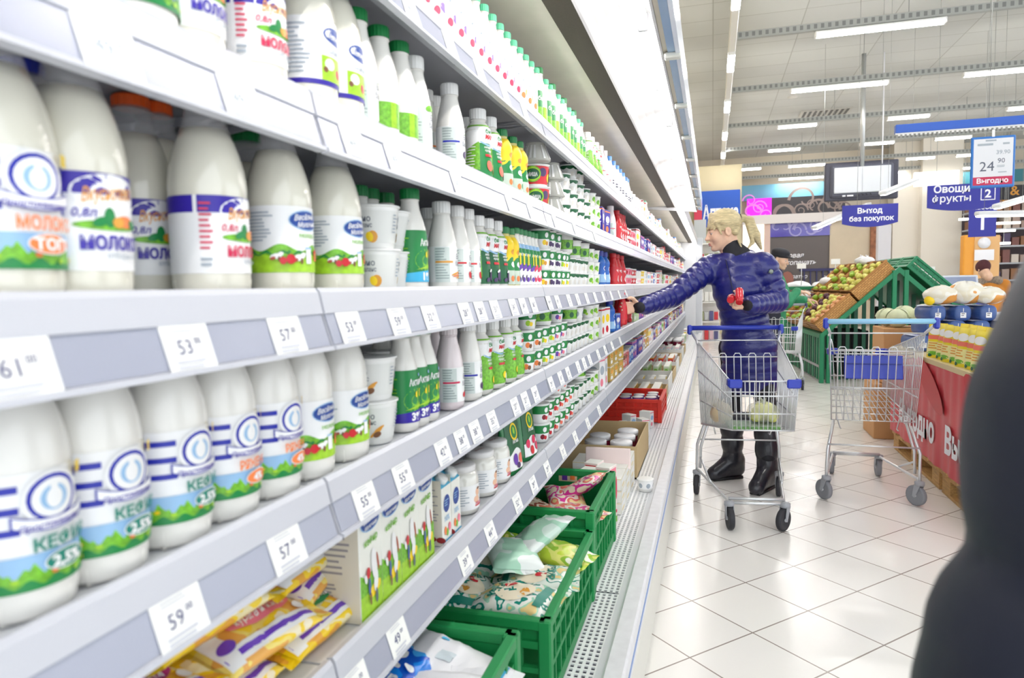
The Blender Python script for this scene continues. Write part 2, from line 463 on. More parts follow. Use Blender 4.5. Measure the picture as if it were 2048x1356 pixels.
mb = MB(); mb.box((-.63, SECEND + .02, 1.06), (.9, .04, 2.1), CW, .005); mb.box((-.24, SECEND + .02, 1.06), (.11, .05, 2.1), mat('end post grey', (206, 210, 216), .4), .005); cpart(mb, 'end_panel')

# ================================================================ ceiling fixtures
LZ = 4.15
TRAYM = mat('grey perforated tray', (168, 170, 166), .6); TRAYD = mat('tray slot', (128, 130, 128), .7)
ROWS = [(8.85, [(1.13, 2.47), (4.4, 5.7)]), (11.25, [(1.11, 2.43), (3.36, 4.7)]), (13.75, [(1.14, 1.82), (2.95, 3.63), (4.77, 5.5)]), (16.1, [(1.14, 1.81), (2.95, 3.61), (4.33, 5.0), (5.9, 6.6)]),
        (18.45, [(.51, 1.17), (1.78, 2.64), (4.37, 5.0), (5.41, 5.96)]), (20.6, [(1.74, 2.92), (4.6, 4.9), (5.39, 6.5)]), (6.5, [(1.13, 2.45)]), (4.1, [(1.13, 2.45)])]
WIRE = mat('hanger wire', (150, 152, 150), .5)
def light_fixture(x0, x1, y, lab):
    r = root('ceiling_lamp', ((x0 + x1) / 2, y, LZ - .05), lab, 'lamp', 'tube lamps under the ceiling trays')
    L = x1 - x0
    MB().box((0, 0, .025), (L, .10, .03), WHITE, .008).build('housing', r)
    mb = MB()
    for s_ in (-.026, .026): mb.tube([(-L / 2 + .02, s_, -.005), (L / 2 - .02, s_, -.005)], .018, LAMP, 8)
    mb.build('tube', r)
    for s_ in (-1, 1): MB().box((s_ * (L / 2 - .012), 0, 0), (.024, .095, .05), WHITE, .006).build('end_cap', r)
RNAME = {8.85: 'nearest visible tray', 11.25: 'second tray', 13.75: 'third tray', 16.1: 'fourth tray', 18.45: 'fifth tray', 20.6: 'farthest tray', 6.5: 'tray overhead', 4.1: 'tray behind the picture edge'}
for y, ls in ROWS:
    mb = MB(); x0, x1 = .28, 9.0
    mb.box(((x0 + x1) / 2, y, LZ + .045), (x1 - x0, .05, .085), TRAYM)
    k = x0 + .03
    if y > 8:
        while k < x1 - .05:
            mb.box((k, y - .0255, LZ + .05), (.035, .002, .05), TRAYD); k += .075
    for xx in (2.1, 4.9, 7.7): mb.tube([(xx, y, LZ + .08), (xx, y, CEIL_Z)], .004, WIRE, 5)
    tag(mb.build('cable_tray'), 'grey perforated lamp tray across the ceiling, ' + RNAME[y], 'tray', 'perforated trays carrying the lamps')
    for j, (a, b) in enumerate(ls): light_fixture(a, b, y, 'white tube lamp on %s, %s from left' % (RNAME[y], ordw(j + 1)))
# lamp track running along the aisle
mb = MB(); mb.box((.225, 12.6, LZ + .02), (.09, 12.6, .06), WHITE, .01); 
for yy in (7, 9.5, 12, 14.5, 17): mb.tube([(.225, yy, LZ + .05), (.225, yy, CEIL_Z)], .006, WIRE, 5)
tag(mb.build('lamp_track'), 'long white lamp track running along the aisle above the dairy case', 'lamp track')
for j, yy in enumerate((7.4, 9.6, 11.9, 14.2, 16.3, 18.2)):
    r = root('track_lamp', (.225, yy, LZ - .03), 'bright short lamp under the aisle track, %s from the camera' % ordw(j + 1), 'lamp', 'short lamps on the aisle track')
    MB().box((0, 0, -.006), (.085, .72, .026), LAMP, .01).build('diffuser', r)
    for s_ in (-1, 1): MB().box((0, s_ * .37, .002), (.09, .02, .04), WHITE, .004).build('end_cap', r)
# air vent and sprinkler in the ceiling
mb = MB(); c = at_z(1650, 225, CEIL_Z - .01)
r = root('ceiling_vent', (c.x, c.y, CEIL_Z - .012), 'grey slatted air vent set in the ceiling', 'vent')
mb.box((0, 0, 0), (1.0, .6, .02), mat('vent frame', (186, 184, 176), .6)); mb.build('frame', r)
for i in range(9): MB().box((-.42 + i * .105, 0, -.012), (.05, .5, .012), mat('vent slot', (96, 94, 90), .7)).build('slat', r)
c = at_z(1585, 196, CEIL_Z - .02)
tag(MB().lathe([(.1, .03), (.1, .015), (.05, 0), (1e-6, -.01)], mat('detector', (206, 204, 196), .5), 16, T=Matrix.Translation(c)).build('smoke_detector'), 'round smoke detector on the ceiling beyond the second lamp tray', 'smoke detector')

# ================================================================ hanging signs
def flat_sign(name, c, w, h, label, cat, face, th=.02, curve=0., rz=0., frame=None):
    r = root(name, c, label, cat, None, rz)
    mb = MB(); n = 12
    top = [(w / 2, h / 2), (-w / 2, h / 2)]; bot = [(-w / 2 + w * i / n, -h / 2 - curve * (1 - (2 * i / n - 1) ** 2)) for i in range(n + 1)]
    mb.extrude([(x, z) for x, z in top + bot], -th / 2, th / 2, face); mb.build('board', r)
    return r
def sign_text(r, items, th=.02, name='lettering'):
    for it in items:
        mb = MB(); d = Dec(mb, flat_map((0, -th / 2, 0), (1, 0, 0), (0, 0, 1)))
        d.text(*it[:5], **(it[5] if len(it) > 5 else {})); mb.build(name, r)
SIGNB = mat('sign blue', (42, 44, 150), .45)
SW = mat('sign white', (240, 240, 246), .5)
def hang(r, pts, top):
    for x, z in pts: MB().tube([(x, 0, z), (x, 0, top - r.location.z)], .0025, WIRE, 5).build('hanger', r)
# fruit and vegetables, aisle 2
r = flat_sign('aisle_sign', (3.03, 10, 2.31), .80, .28, 'blue hanging sign reading fruit and vegetables with boxed number two', 'sign', SIGNB, curve=.05)
sign_text(r, [('Овощи', -.13, .045, .09, SW, dict(bold=.03)), ('фрукты', -.13, -.075, .09, SW, dict(bold=.015)), ('2', .27, -.04, .1, SW, dict(bold=.03))])
mb = MB(); d = Dec(mb, flat_map((0, -.01, 0), (1, 0, 0), (0, 0, 1)), .2)
for a in ((.19, .35, .085, .095), (.19, .35, -.075, -.065), (.19, .20, -.07, .09), (.34, .35, -.07, .09)): d.rect(*a, SW)
mb.build('number_frame', r); hang(r, ((-.3, .14), (.3, .14)), CEIL_Z)
# exit without purchases
r = flat_sign('exit_sign', (1.97, 10, 2.13), .66, .24, 'blue hanging sign reading exit without purchases below the monitor', 'sign', SIGNB, curve=.05)
sign_text(r, [('Выход', .0, .01, .07, SW, dict(bold=.03)), ('без покупок', .02, -.09, .065, SW, dict(bold=.03))]); hang(r, ((-.15, .12), (.12, .12)), CEIL_Z)
# narrow sign 1
c = at_y(1965, 432, 12)
r = flat_sign('checkout_number_sign', c, .36, .62, 'narrow blue hanging sign with number one beside the orange stand', 'sign', SIGNB)
sign_text(r, [('1', 0, -.2, .2, SW, dict(bold=.03)), ('касса', 0, .1, .07, SW)]); hang(r, ((0, .3),), CEIL_Z)
# price board below the blue rail
BRAIL = mat('blue rail', (44, 92, 190), .4)
r = root('price_rail_beam', (2.6, 7, 2.59), 'blue overhead rail with white toothed edge holding the price board', 'rail')
MB().box((.0, 0, .02), (2.06, .06, .075), BRAIL, .004).build('beam', r)
mb = MB(); mb.box((0, -.02, -.022), (2.06, .012, .012), WHITE)
for i in range(58): mb.box((-1.0 + i * .0352, -.02, -.034), (.016, .012, .016), WHITE)
mb.build('toothed_edge', r)
for xx in (-.3, .55): MB().tube([(xx, 0, .05), (xx, 0, 2.3)], .003, WIRE, 5).build('hanger', r)
r = root('price_board', (2.325, 6.96, 2.265), 'white price board reading 24.90 with red bottom strip and blue frame', 'price board')
FR = mat('board frame blue', (46, 116, 196), .4)
MB().box((0, 0, 0), (.335, .018, .44), FR, .012).build('frame', r)
mb = MB(); d = Dec(mb, flat_map((0, -.009, 0), (1, 0, 0), (0, 0, 1)), .3)
d.rect(-.148, .148, -.125, .2, mat('board paper', (226, 228, 234), .6)); d.rect(-.148, .148, -.195, -.125, mat('board red', (196, 40, 84), .5))
d.text('Выгодно', 0, -.178, .042, SW, bold=.03); g = mat('board print', (92, 98, 116), .6)
d.text('24', -.045, -.075, .085, g, bold=0); d.text('90', .062, -.01, .042, g, bold=0)
d.lines(.03, .1, -.05, -.03, 2, GREYINK); d.text('39.90', .075, .065, .035, GREYINK); d.lines(-.12, 0, .13, .16, 1, GREYINK, .6); d.lines(.07, .12, .13, .16, 1, GREYINK); d.lines(-.06, .07, .165, .19, 1, GREYINK); d.lines(.04, .11, -.1, -.085, 1, GREYINK)
mb.build('sheet', r)
MB().box((0, 0, .245), (.02, .012, .06), WHITE).build('hook', r)
# monitor on a pole
r = root('ceiling_monitor', (2.335, 12.5, 2.895), 'large monitor seen from behind on a silver ceiling pole', 'monitor')
MB().box((0, .06, 0), (.70, .07, .40), mat('monitor black', (62, 62, 76), .4), .01).build('bezel', r)
mb = MB(); r.scale = (1.5625,) * 3; mb.box((0, 0, .005), (.535, .06, .265), mat('monitor back silver', (214, 218, 224), .4), .006); mb.box((0, -.031, .005), (.002, .002, .265), GREYP); mb.build('back_cover', r)
MB().box((0, .02, 0), (.60, .06, .34), mat('monitor dark shell', (84, 86, 100), .45), .02).build('rear_shell', r)
mb = MB()
for i in range(4): mb.tube([(-.05 + i * .04, .0, -.125), (-.03 + i * .04, -.015, -.155), (.0 + i * .03, .0, -.14)], .005, DARK, 5)
mb.box((-.17, -.014, -.155), (.03, .004, .015), SW); mb.box((-.11, -.014, -.155), (.06, .004, .015), SW); mb.build('cable_bundle', r)
MB().tube([(0, -.0, .1), (0, 0, (CEIL_Z - 2.895) / 1.5625)], .022, mat('pole silver', (196, 198, 198), .35, .6), 10).build('pole', r)
MB().tube([(.19, 0, .1), (.19, 0, (CEIL_Z - 2.895) / 1.5625)], .006, SW, 6).build('power_cord', r)
# lit hanging bar lamps over the tills
def bar_lamp(p0, p1, y0, y1, label, lit):
    a, b = at_y(*p0, y0), at_y(*p1, y1); c = (a + b) / 2
    r = root('hanging_bar_lamp', c, label, 'lamp', 'slanting bar lamps over the tills')
    d = (b - a).normalized(); L = (b - a).length
    T = d.to_track_quat('X', 'Z').to_matrix().to_4x4()
    MB().box((0, 0, .02), (L, .09, .045), mat('bar lamp body', (224, 226, 228), .35), .01, T).build('housing', r)
    MB().box((0, 0, -.008), (L * .96, .07, .02), mat('bar lamp glow', (255, 253, 250), .5, emit=9 if lit else 3), .006, T).build('diffuser', r)
    for s_ in (-.35, .35): MB().tube([T @ Vector((L * s_, 0, .04)), T @ Vector((L * s_, 0, .04)) + Vector((0, 0, CEIL_Z - c.z - .02))], .002, WIRE, 5).build('hanger', r)
bar_lamp((1765, 389), (1832, 362), 9.5, 11.5, 'bar lamp with clear end slanting in front of the monitor', 0)
bar_lamp((1628, 458), (1738, 410), 11, 13.0, 'long bar lamp slanting across the exit sign', 0)
bar_lamp((1992, 416), (2060, 396), 9, 9.6, 'short lit bar lamp beside the vegetable sign', 1)
bar_lamp((1952, 431), (2060, 429), 8.5, 8.6, 'level lit bar lamp at the right edge of the picture', 1)

# ================================================================ far background
BY = BACK_Y - .02
def wpx(p0, p1, y, th, m, name, parent=None, mb=None):
    a, b = at_y(*p0, y), at_y(*p1, y); mb = mb or MB()
    mb.box(((a.x + b.x) / 2, y + th / 2, (a.z + b.z) / 2), (abs(b.x - a.x), th, abs(a.z - b.z)), m); return mb
def bgthing(p0, p1, y, th, m, name, label, cat):
    return tag(wpx(p0, p1, y, th, m, name).build('upright_panel'), label, cat)
# beige partition on the left with the blue shop sign
tag(wpx((1330, 338), (1482, 668), 17, .15, CREAM, 'x').build('wall_partition'), kind='structure')
a, b = at_y(1391, 384, 16.9), at_y(1480, 452, 16.9)
r = root('shop_sign', ((a.x + b.x) / 2, 16.9, (a.z + b.z) / 2), 'blue shop sign with white lettering and red emblem behind the woman', 'sign')
MB().box((0, 0, 0), (b.x - a.x, .06, a.z - b.z), mat('shop sign blue', (30, 84, 186), .45)).build('board', r)
sign_text(r, [('Аптека', .06, -.27, .36, SW, dict(w=.8, bold=.03))], .06)
MB().box((-.44, -.035, -.1), (.18, .02, .32), mat('emblem red', (214, 60, 90), .5)).build('emblem', r)
bgthing((1388, 440), (1412, 700), 16.85, .05, mat('grey upright', (200, 206, 212), .5), 'x', 'tall grey upright panel behind the case end', 'panel')
# open wall shelf with jars seen between the woman and the post
r = root('wall_shelf_unit', at_y(1413, 690, 15.6), 'white wall shelf unit stocked with small packs behind the woman', 'shelf unit')
base = r.location
MB().box((0, .2, 1.1), (.55, .04, 2.2), WHITE).build('back', r)
for q in range(6): MB().box((0, 0, .1 + q * .42), (.55, .38, .03), WHITE).build('shelf', r)
rr = random.Random(4); pc = [(210, 60, 70), (196, 200, 206), (90, 90, 140), (220, 190, 200), (150, 160, 120)]
for q in range(5):
    for i in range(5):
        c = pc[rr.randrange(5)] if q != 2 else (240, 240, 240)
        tag(MB().box((base.x - .2 + i * .1, base.y - .05, base.z + .115 + q * .42 + .11), (.085, .15, .22 - .06 * rr.random()), mat('pack %d' % sum(c), c, .5), .006).build('shelf_pack'),
            'small pack on the shelf unit behind the woman, %s of %s row up' % (ordw(i + 1), ordw(q + 1)), 'pack', 'packs on the wall shelf unit')
# dark facade with scroll ornament, violet glass below
FAC = mat('facade black', (40, 36, 42), .4); ORN = mat('facade ornament', (136, 120, 114), .5)
def swirl(mb, d, u, v, s, fl=1, turns=1.6, m=ORN, w=.09):
    pts = []
    for i in range(26):
        t = i / 25; a = t * turns * 2 * PI; r_ = s * (1 - .82 * t); pts.append((u + fl * r_ * math.cos(a), v + r_ * math.sin(a), w * s * (1.1 - .6 * t) * 2))
    o = d.lift(); vs = []; fs = []
    for i, (x, y, ww) in enumerate(pts):
        x2, y2, _ = pts[min(i + 1, 25)]; x1, y1, _ = pts[max(i - 1, 0)]
        tx, ty = x2 - x1, y2 - y1; L = math.hypot(tx, ty) or 1
        vs += [d.fn(x - ty / L * ww / 2, y + tx / L * ww / 2, o), d.fn(x + ty / L * ww / 2, y - tx / L * ww / 2, o)]
    fs = [(2 * i, 2 * i + 1, 2 * i + 3, 2 * i + 2) for i in range(25)]
    mb.add(vs, fs, m)
def panel_orn(name, p0, p1, y, base_m, orn_m, label, cat, items, lights=()):
    a, b = at_y(*p0, y), at_y(*p1, y); w, h = b.x - a.x, a.z - b.z
    r = root(name, ((a.x + b.x) / 2, y, (a.z + b.z) / 2), label, cat)
    MB().box((0, .03, 0), (w, .06, h), base_m).build('panel', r)
    mb = MB(); d = Dec(mb, flat_map((0, 0, 0), (1, 0, 0), (0, 0, 1)), 1); d.o = .003
    for (u, v, s_, fl, tn) in items: swirl(mb, d, u * w / 2, v * h / 2, s_, fl, tn, orn_m)
    mb.build('scroll_ornament', r); return r, w, h
panel_orn('magenta_poster', (1494, 398), (1543, 436), 20.6, mat('magenta', (232, 16, 232), .5, emit=.35), mat('magenta pale', (252, 150, 246), .5), 'bright magenta poster with pale scroll left of the black facade', 'poster', [(0, .1, .2, 1, 1.7), (.6, -.7, .17, -1, 1.2), (-.7, -.4, .3, 1, .7), (-.75, .8, .2, -1, 1)])
panel_orn('facade_fascia', (1543, 396), (1690, 432), 20.7, FAC, ORN, 'black shop fascia with grey scroll ornament under the far lamps', 'fascia',
          [(-.75, -.6, .34, 1, .8), (-.55, -.6, .34, -1, .8), (-.2, -.3, .2, 1, 1.6), (-.1, .7, .4, -1, .9), (.2, -.2, .35, 1, .6), (.45, -.4, .4, 1, .6), (.7, .3, .3, -1, 1.3), (.1, .2, .15, 1, 1.5), (.9, -.4, .25, 1, 1.2)])
bgthing((1485, 432), (1690, 441), 20.5, .1, mat('white beam', (222, 216, 214), .5), 'x', 'long white beam above the violet shop window', 'beam').name = 'shop_beam'
VIO = mat('violet glass', (84, 74, 170), .12, coat=.6)
panel_orn('violet_shop_window', (1538, 441), (1662, 470), 20.7, VIO, mat('violet pale', (156, 150, 206), .3), 'violet glass shop window with pale scrolls above the dark doorway', 'shop window',
          [(-.7, .2, .3, 1, .8), (-.5, .2, .3, -1, .8), (-.1, -.3, .25, 1, 1.5), (.3, -.2, .4, -1, .9), (.6, .1, .3, 1, 1.2)])
bgthing((1486, 441), (1528, 530), 20.6, .1, mat('self-glowing white wall', (250, 240, 226), .6, emit=.55), 'x', 'brightly self-glowing white wall panel right of the woman ponytail', 'wall panel').name = 'glow_wall_panel'  # plain wall, no lamp: its lit look is put in as emission
bgthing((1528, 441), (1540, 530), 20.6, .1, mat('pinkish jamb', (216, 190, 180), .6), 'x', 'narrow pink jamb beside the violet window', 'jamb').name = 'door_jamb'
a, b = at_y(1538, 472, 20.75), at_y(1660, 650, 20.75)
r = root('dark_shop_doorway', ((a.x + b.x) / 2, 20.75, (a.z + b.z) / 2), 'dark shop doorway with italic white lettering behind the man', 'doorway')
MB().box((0, .03, 0), (b.x - a.x, .06, a.z - b.z), mat('doorway grey', (92, 84, 82), .35)).build('glass', r)
u = at_y(1590, 515, 20.75).x - r.location.x; vz = at_y(1590, 515, 20.75).z - r.location.z
sign_text(r, [('новая', u - .02, vz, .13, SW, dict(shear=.25)), ('фотопечать', u + .05, vz - .2, .13, SW, dict(shear=.25)), ('бесплатно', u - .05, vz - .58, .11, SW, dict(shear=.25)), ('на чехлах', u - .05, vz - .9, .16, SW, dict(shear=.25)), ('2', u + .0, vz - 1.3, .25, SW, dict(shear=.25))], .0)
mb = MB()
for i in range(6): mb.box((.12 + i * .16, -.05, -.2), (.035, .03, .9), mat('navy rail', (44, 44, 92), .5))
mb.box((.5, -.05, .28), (1.0, .04, .07), mat('navy rail', (0, 0, 0))); mb.build('window_rail', r)
MB().ball((u + .05 + -.25, -.06, vz - .62), .17, mat('poster skin', (150, 96, 84), .6), 12, sc=(1, .1, 1.4)).build('poster_figure', r)
# tan glazed wall with reflections, then cream pillars
bgthing((1660, 440), (1742, 640), 20.7, .06, mat('tan glazing', (196, 180, 154), .2, noise=.1, nscale=1.5), 'x', 'tan glazed shop wall behind the produce stand', 'glazed wall').name = 'tan_glazed_wall'
bgthing((1742, 452), (1757, 600), 20.6, .1, mat('dark red goods', (150, 96, 64), .6, noise=.4, nscale=9), 'x', 'narrow reddish showcase beside the cream pillar', 'showcase').name = 'red_showcase'
bgthing((1757, 450), (1778, 676), 16, .2, mat('grey white post', (214, 214, 220), .5), 'x', 'grey-white post left of the cream pillar', 'post').name = 'shop_post'
for i, (p0, p1, y) in enumerate((((1788, 336), (1846, 700), 20.7), ((1846, 320), (1916, 700), 20.4))):
    a, b = at_y(*p0, y), at_y(*p1, y)
    tag(MB().box(((a.x + b.x) / 2, y + .3, CEIL_Z / 2), (b.x - a.x, .6, CEIL_Z), PILLAR).build('trim_%d' % (i + 1)), kind='structure')
MB_ = wpx((1830, 345), (1918, 368), 20.2, .12, mat('white box light', (250, 248, 244), .5, emit=.8), 'x'); tag(MB_.build('wall_light_box'), 'white glowing box on the pillar above the vegetable sign', 'light box')
bgthing((1482, 372), (1650, 394), 20.9, .05, mat('teal band', (104, 166, 190), .5), 'x', 'teal band on the far wall left of the monitor', 'wall band').name = 'teal_wall_band'
bgthing((1910, 345), (2048, 362), 20.9, .05, mat('teal band r', (60, 128, 140), .5), 'x', 'teal band on the far wall behind the price board', 'wall band').name = 'teal_wall_band'
a, b = at_y(1990, 372, 20.5), at_y(2060, 424, 20.5)
r = root('black_shop_fascia', ((a.x + b.x) / 2, 20.5, (a.z + b.z) / 2), 'black shop fascia with gold lettering at the far right', 'fascia')
MB().box((0, .03, 0), (b.x - a.x, .06, a.z - b.z), FAC).build('panel', r)
sign_text(r, [('&', .05, .1, .24, GOLD), ('ОТДЕЛ', .05, -.28, .26, GOLD)], .0)
# dim shop interior on the far right with stocked racks
tag(MB().box((at_y(1980, 500, 20.9).x, 20.95, 1.6), (2.4, .05, 3.2), mat('dim shop', (96, 84, 88), .6)).build('wall_dim_shop'), kind='structure')
r = root('shop_racking', (at_y(1922, 560, 19.9).x + 1.55, 19.9, 0), 'tall racking full of goods at the far right behind the orange stand', 'racking')
for i in range(7):
    MB().box((0, 0, .35 + i * .42), (3.0, .4, .04), GREYP).build('shelf', r)
    mb = MB(); rr = random.Random(i)
    for j in range(16):
        c = rr.choice([(110, 70, 64), (150, 130, 120), (70, 60, 90), (190, 180, 170), (130, 90, 60), (160, 60, 60)])
        h = .15 + rr.random() * .18
        mb.box((-1.4 + j * .187, -.05, .37 + i * .42 + h / 2), (.15, .3, h), mat('rack goods %d' % sum(c), c, .6))
    tag(mb.build('stock', r), kind='stuff')
for j, (p0, p1) in enumerate((((1918, 439), (1936, 442)), ((1992, 462), (2030, 465)), ((1994, 487), (2020, 490)), ((1990, 447), (2040, 450)))):
    a, b = at_y(*p0, 19), at_y(*p1, 19)
    sl = MB().box(((a.x + b.x) / 2, 19, a.z), (b.x - a.x, .06, .05), mat('shop strip glow', (255, 250, 240), .5, emit=3)).build('shop_strip_light')
    MB().tube([((a.x + b.x) / 2, 19, a.z + .02), ((a.x + b.x) / 2, 19, CEIL_Z)], .006, WIRE, 5).build('hanger', sl)
    tag(sl, 'small strip light in the far right shop, %s from the pillar' % ordw(j + 1), 'lamp', 'strip lights in the far shop')
# orange stand with white notices
a = at_y(1928, 470, 15); b = at_y(1988, 640, 15)
r = root('orange_stand', ((a.x + b.x) / 2, 15, 0), 'orange advertising stand with round white notice behind the bending shopper', 'stand')
OR = mat('stand orange', (236, 164, 60), .5)
MB().box((0, .1, a.z / 2), (b.x - a.x, .2, a.z), OR, .02).build('body', r)
MB().box((.11, -.01, a.z * .5), (.42, .03, a.z * .98), mat('stand tan', (226, 178, 120), .5), .01).build('front', r)
d_ = at_y(1967, 486, 15)
MB().lathe([(.105, 0), (.105, .012)], SW, 24, T=Matrix.Translation((d_.x - r.location.x, -.03, d_.z)) @ Matrix.Rotation(PI / 2, 4, 'X')).build('round_notice', r)
d_ = at_y(1967, 510, 15); MB().box((d_.x - r.location.x, -.035, d_.z), (.32, .01, .2), SW).build('notice', r)
# ================================================================ goods: prototypes
from mathutils import noise as mnoise
PROT = {}
def proto(kind, name, cat, look, parts, r, h, plural=None):
    PROT[kind] = dict(name=name, cat=cat, look=look, r=r, h=h, plural=plural or look + 's',
                      parts=[(p[0], p[1].mesh(p[0]), [(q, m.mesh(q)) for q, m in (p[2] if len(p) > 2 else ())]) for p in parts])
LOG = []
def spawn(kind, x, y, z, shelf, rz=0., layer=0, row=0, T=None, label=None, group=None):
    P = PROT[kind]
    if len(P['parts']) == 1: o = new(P['name'], P['parts'][0][1])
    else:
        o = new(P['name'], None)
        for nm, me, subs in P['parts']:
            c = new(nm, me, o)
            for q, m2 in subs: new(q, m2, c)
    if T is not None: o.matrix_world = T
    else: o.location = (x, y, z); o.rotation_euler.z = rz
    o['category'] = P['cat']
    if label: o['label'] = label; o['group'] = group or P['plural']
    else: LOG.append((o, kind, shelf, y, layer, row))
    return o
MILK = mat('milk in clear bottle', (228, 225, 210), .16, coat=.7)
HDPE = mat('glossy white bottle', (236, 234, 228), .25, coat=.4)
CLEARN = mat('clear neck', (226, 226, 230), .08, alpha=.28, coat=.5)
LABELW = mat('label white', (242, 242, 242), .35)
CAPG = mat('cap green', (18, 124, 62), .35); CAPO = mat('cap orange', (226, 88, 24), .35); CAPB = mat('cap blue', (30, 44, 150), .35); CAPLB = mat('cap light blue', (50, 130, 214), .35); CAPR = mat('cap red', (200, 30, 40), .35)
def cap_mb(r, z0, z1, m):
    mb = MB(); n = 36; vs = []; fs = []
    for j, (k, z) in enumerate(((1.0, z0), (1.0, z1 - .002), (.93, z1))):
        for i in range(n):
            a = 2 * PI * i / n; q = r * k * (1 if (j == 2 or i % 2) else .965)
            vs.append((q * math.cos(a), q * math.sin(a), z))
    for j in range(2):
        for i in range(n): fs.append((j * n + i, j * n + (i + 1) % n, (j + 1) * n + (i + 1) % n, (j + 1) * n + i))
    fs.append(tuple(2 * n + i for i in range(n))); fs.append(tuple(range(n))[::-1])
    mb.add(vs, fs, m); return mb
PETP = [(.030, .002), (.036, 0), (.0405, .005), (.0425, .016), (.0425, .118), (.0428, .122), (.0424, .132), (.0405, .146), (.0365, .162), (.0315, .177), (.0262, .190)]
def pet_body(m):
    mb = MB(); mb.lathe(PETP, m, 32)
    for i in range(5):                                   # foot lobes
        a = 2 * PI * i / 5 + .3
        mb.tube([(.0365 * math.cos(a), .0365 * math.sin(a), .001), (.0428 * math.cos(a), .0428 * math.sin(a), .02)], [.004, .0006], m, 5)
    return mb
def pet(kind, look, design, capm, liquid=MILK, clear=True, cat='milk bottle'):
    lab = MB(); d = Dec(lab, cyl_map(.0427)); design(d)
    parts = [('body', pet_body(liquid)), ('label', lab)]
    if clear:
        nk = MB(); nk.lathe([(.0262, .190), (.0225, .204), (.0205, .214), (.0205, .222)], CLEARN, 24); nk.lathe([(.0225, .216), (.0225, .2185)], CLEARN, 24)
        parts.append(('neck', nk))
    else:
        nk = MB(); nk.lathe([(.0262, .190), (.0215, .204), (.0190, .214), (.0190, .222)], liquid, 24); parts.append(('neck', nk))
    parts.append(('cap', cap_mb(.0205, .221, .235, capm)))
    proto(kind, 'milk_bottle', cat, look, parts, .043, .235)
FULL = .133
def L_moloko(c, word='МОЛОКО'):
    def f(d):
        d.rect(-FULL, FULL, .027, .113, LABELW); d.rect(-FULL, FULL, .094, .113, DBLUE); d.rect(-.062, -.058, .027, .113, LABELW)
        d.ell(.0, .096, .035, .0165, LABELW); d.text('Вкуснотеево', .0, .090, .0125, GOLD, w=.052, shear=.35, slope=.12)
        d.text('0,8л', -.024, .074, .008, c, shear=.2)
        d.ell(-.002, .067, .032, .0045, GRASS); d.ell(-.004, .074, .005, .009, GREEN); d.ell(-.012, .070, .007, .004, GREEN, .4); d.ell(.012, .071, .011, .0055, ORANGE); d.ell(.004, .070, .006, .005, GOLD); d.ell(.022, .069, .006, .004, GREEN, -.4)
        d.text(word, .0, .046, .0115, c, w=.058, bold=.045); d.text('отборное', .006, .038, .005, GREYINK, w=.03)
        d.lines(-.056, -.042, .05, .105, 9, c, .4); d.lines(-.056, -.044, .032, .044, 2, GREYINK); d.lines(.05, .075, .04, .09, 10, GREYINK, .4)
    return f
def meadow(d, lo, hi):
    d.rect(-FULL, FULL, lo + (hi - lo) * .4, hi, SKY)
    w = lambda u: lo + (hi - lo) * (.55 + .14 * math.sin(u * 260) + .1 * math.sin(u * 700))
    d.band(-FULL, FULL, lambda u: lo, w, GRASS)
    d.band(-FULL, FULL, lambda u: lo, lambda u: lo + (hi - lo) * (.22 + .1 * math.sin(u * 330 + 2)), GREEN)
    rr = random.Random(5)
    for i in range(9): d.ell(-.09 + i * .02 + rr.random() * .008, lo + (hi - lo) * (.2 + .3 * rr.random()), .003, .0022, (ORANGE, LIME, YELLOW, LIME)[i % 4], n=8)
def L_prosto(word, c, sub):
    def f(d):
        d.rect(-FULL, FULL, .027, .122, LABELW)
        for v in (.073, .090, .107):
            d.rect(-FULL, -.024, v, v + .0058, BLUE); d.rect(.028, FULL, v, v + .0058, BLUE)
        meadow(d, .027, .056)
        d.ell(.0, .099, .023, .022, LABELW); d.ell(.0, .0995, .0195, .019, BLUE); d.ell(.0, .0990, .0165, .0160, LABELW)
        d.ell(0, .0990, .0105, .0105, SKY); d.ell(0, .0985, .0065, .0085, LABELW); d.ell(0, .1075, .003, .004, LABELW)
        d.band(-.03, .03, lambda u: .0735 + 7 * u * u, lambda u: .0835 + 7 * u * u, BLUE); d.band(-.0285, .0285, lambda u: .0745 + 7 * u * u, lambda u: .0825 + 7 * u * u, LABELW)
        d.text('Простоквашино', .0, .0755, .0055, DBLUE, w=.05, shear=.2)
        d.rect(.022, .034, .112, .122, YELLOW)
        d.text(word, .006, .0585, .0105, c, w=.046, bold=.03); d.ell(.006, .047, .017, .0085, LABELW); d.ell(.006, .047, .016, .0075, c); d.text(sub, .006, .0425, .009, LABELW, bold=.04)
        d.lines(-.09, -.06, .03, .07, 7, GREYINK, .4)
    return f
def cow(d, u, v, s):
    d.ell(u, v, .008 * s, .004 * s, LABELW, .2, n=8); d.ell(u + .006 * s, v + .003 * s, .004 * s, .003 * s, LABELW, .5, n=8); d.ell(u - .004 * s, v - .003 * s, .004 * s, .0025 * s, mat('print rust', (170, 84, 60), .5), .3, n=8); d.ell(u + .004 * s, v - .004 * s, .002 * s, .004 * s, BROWN, n=6)
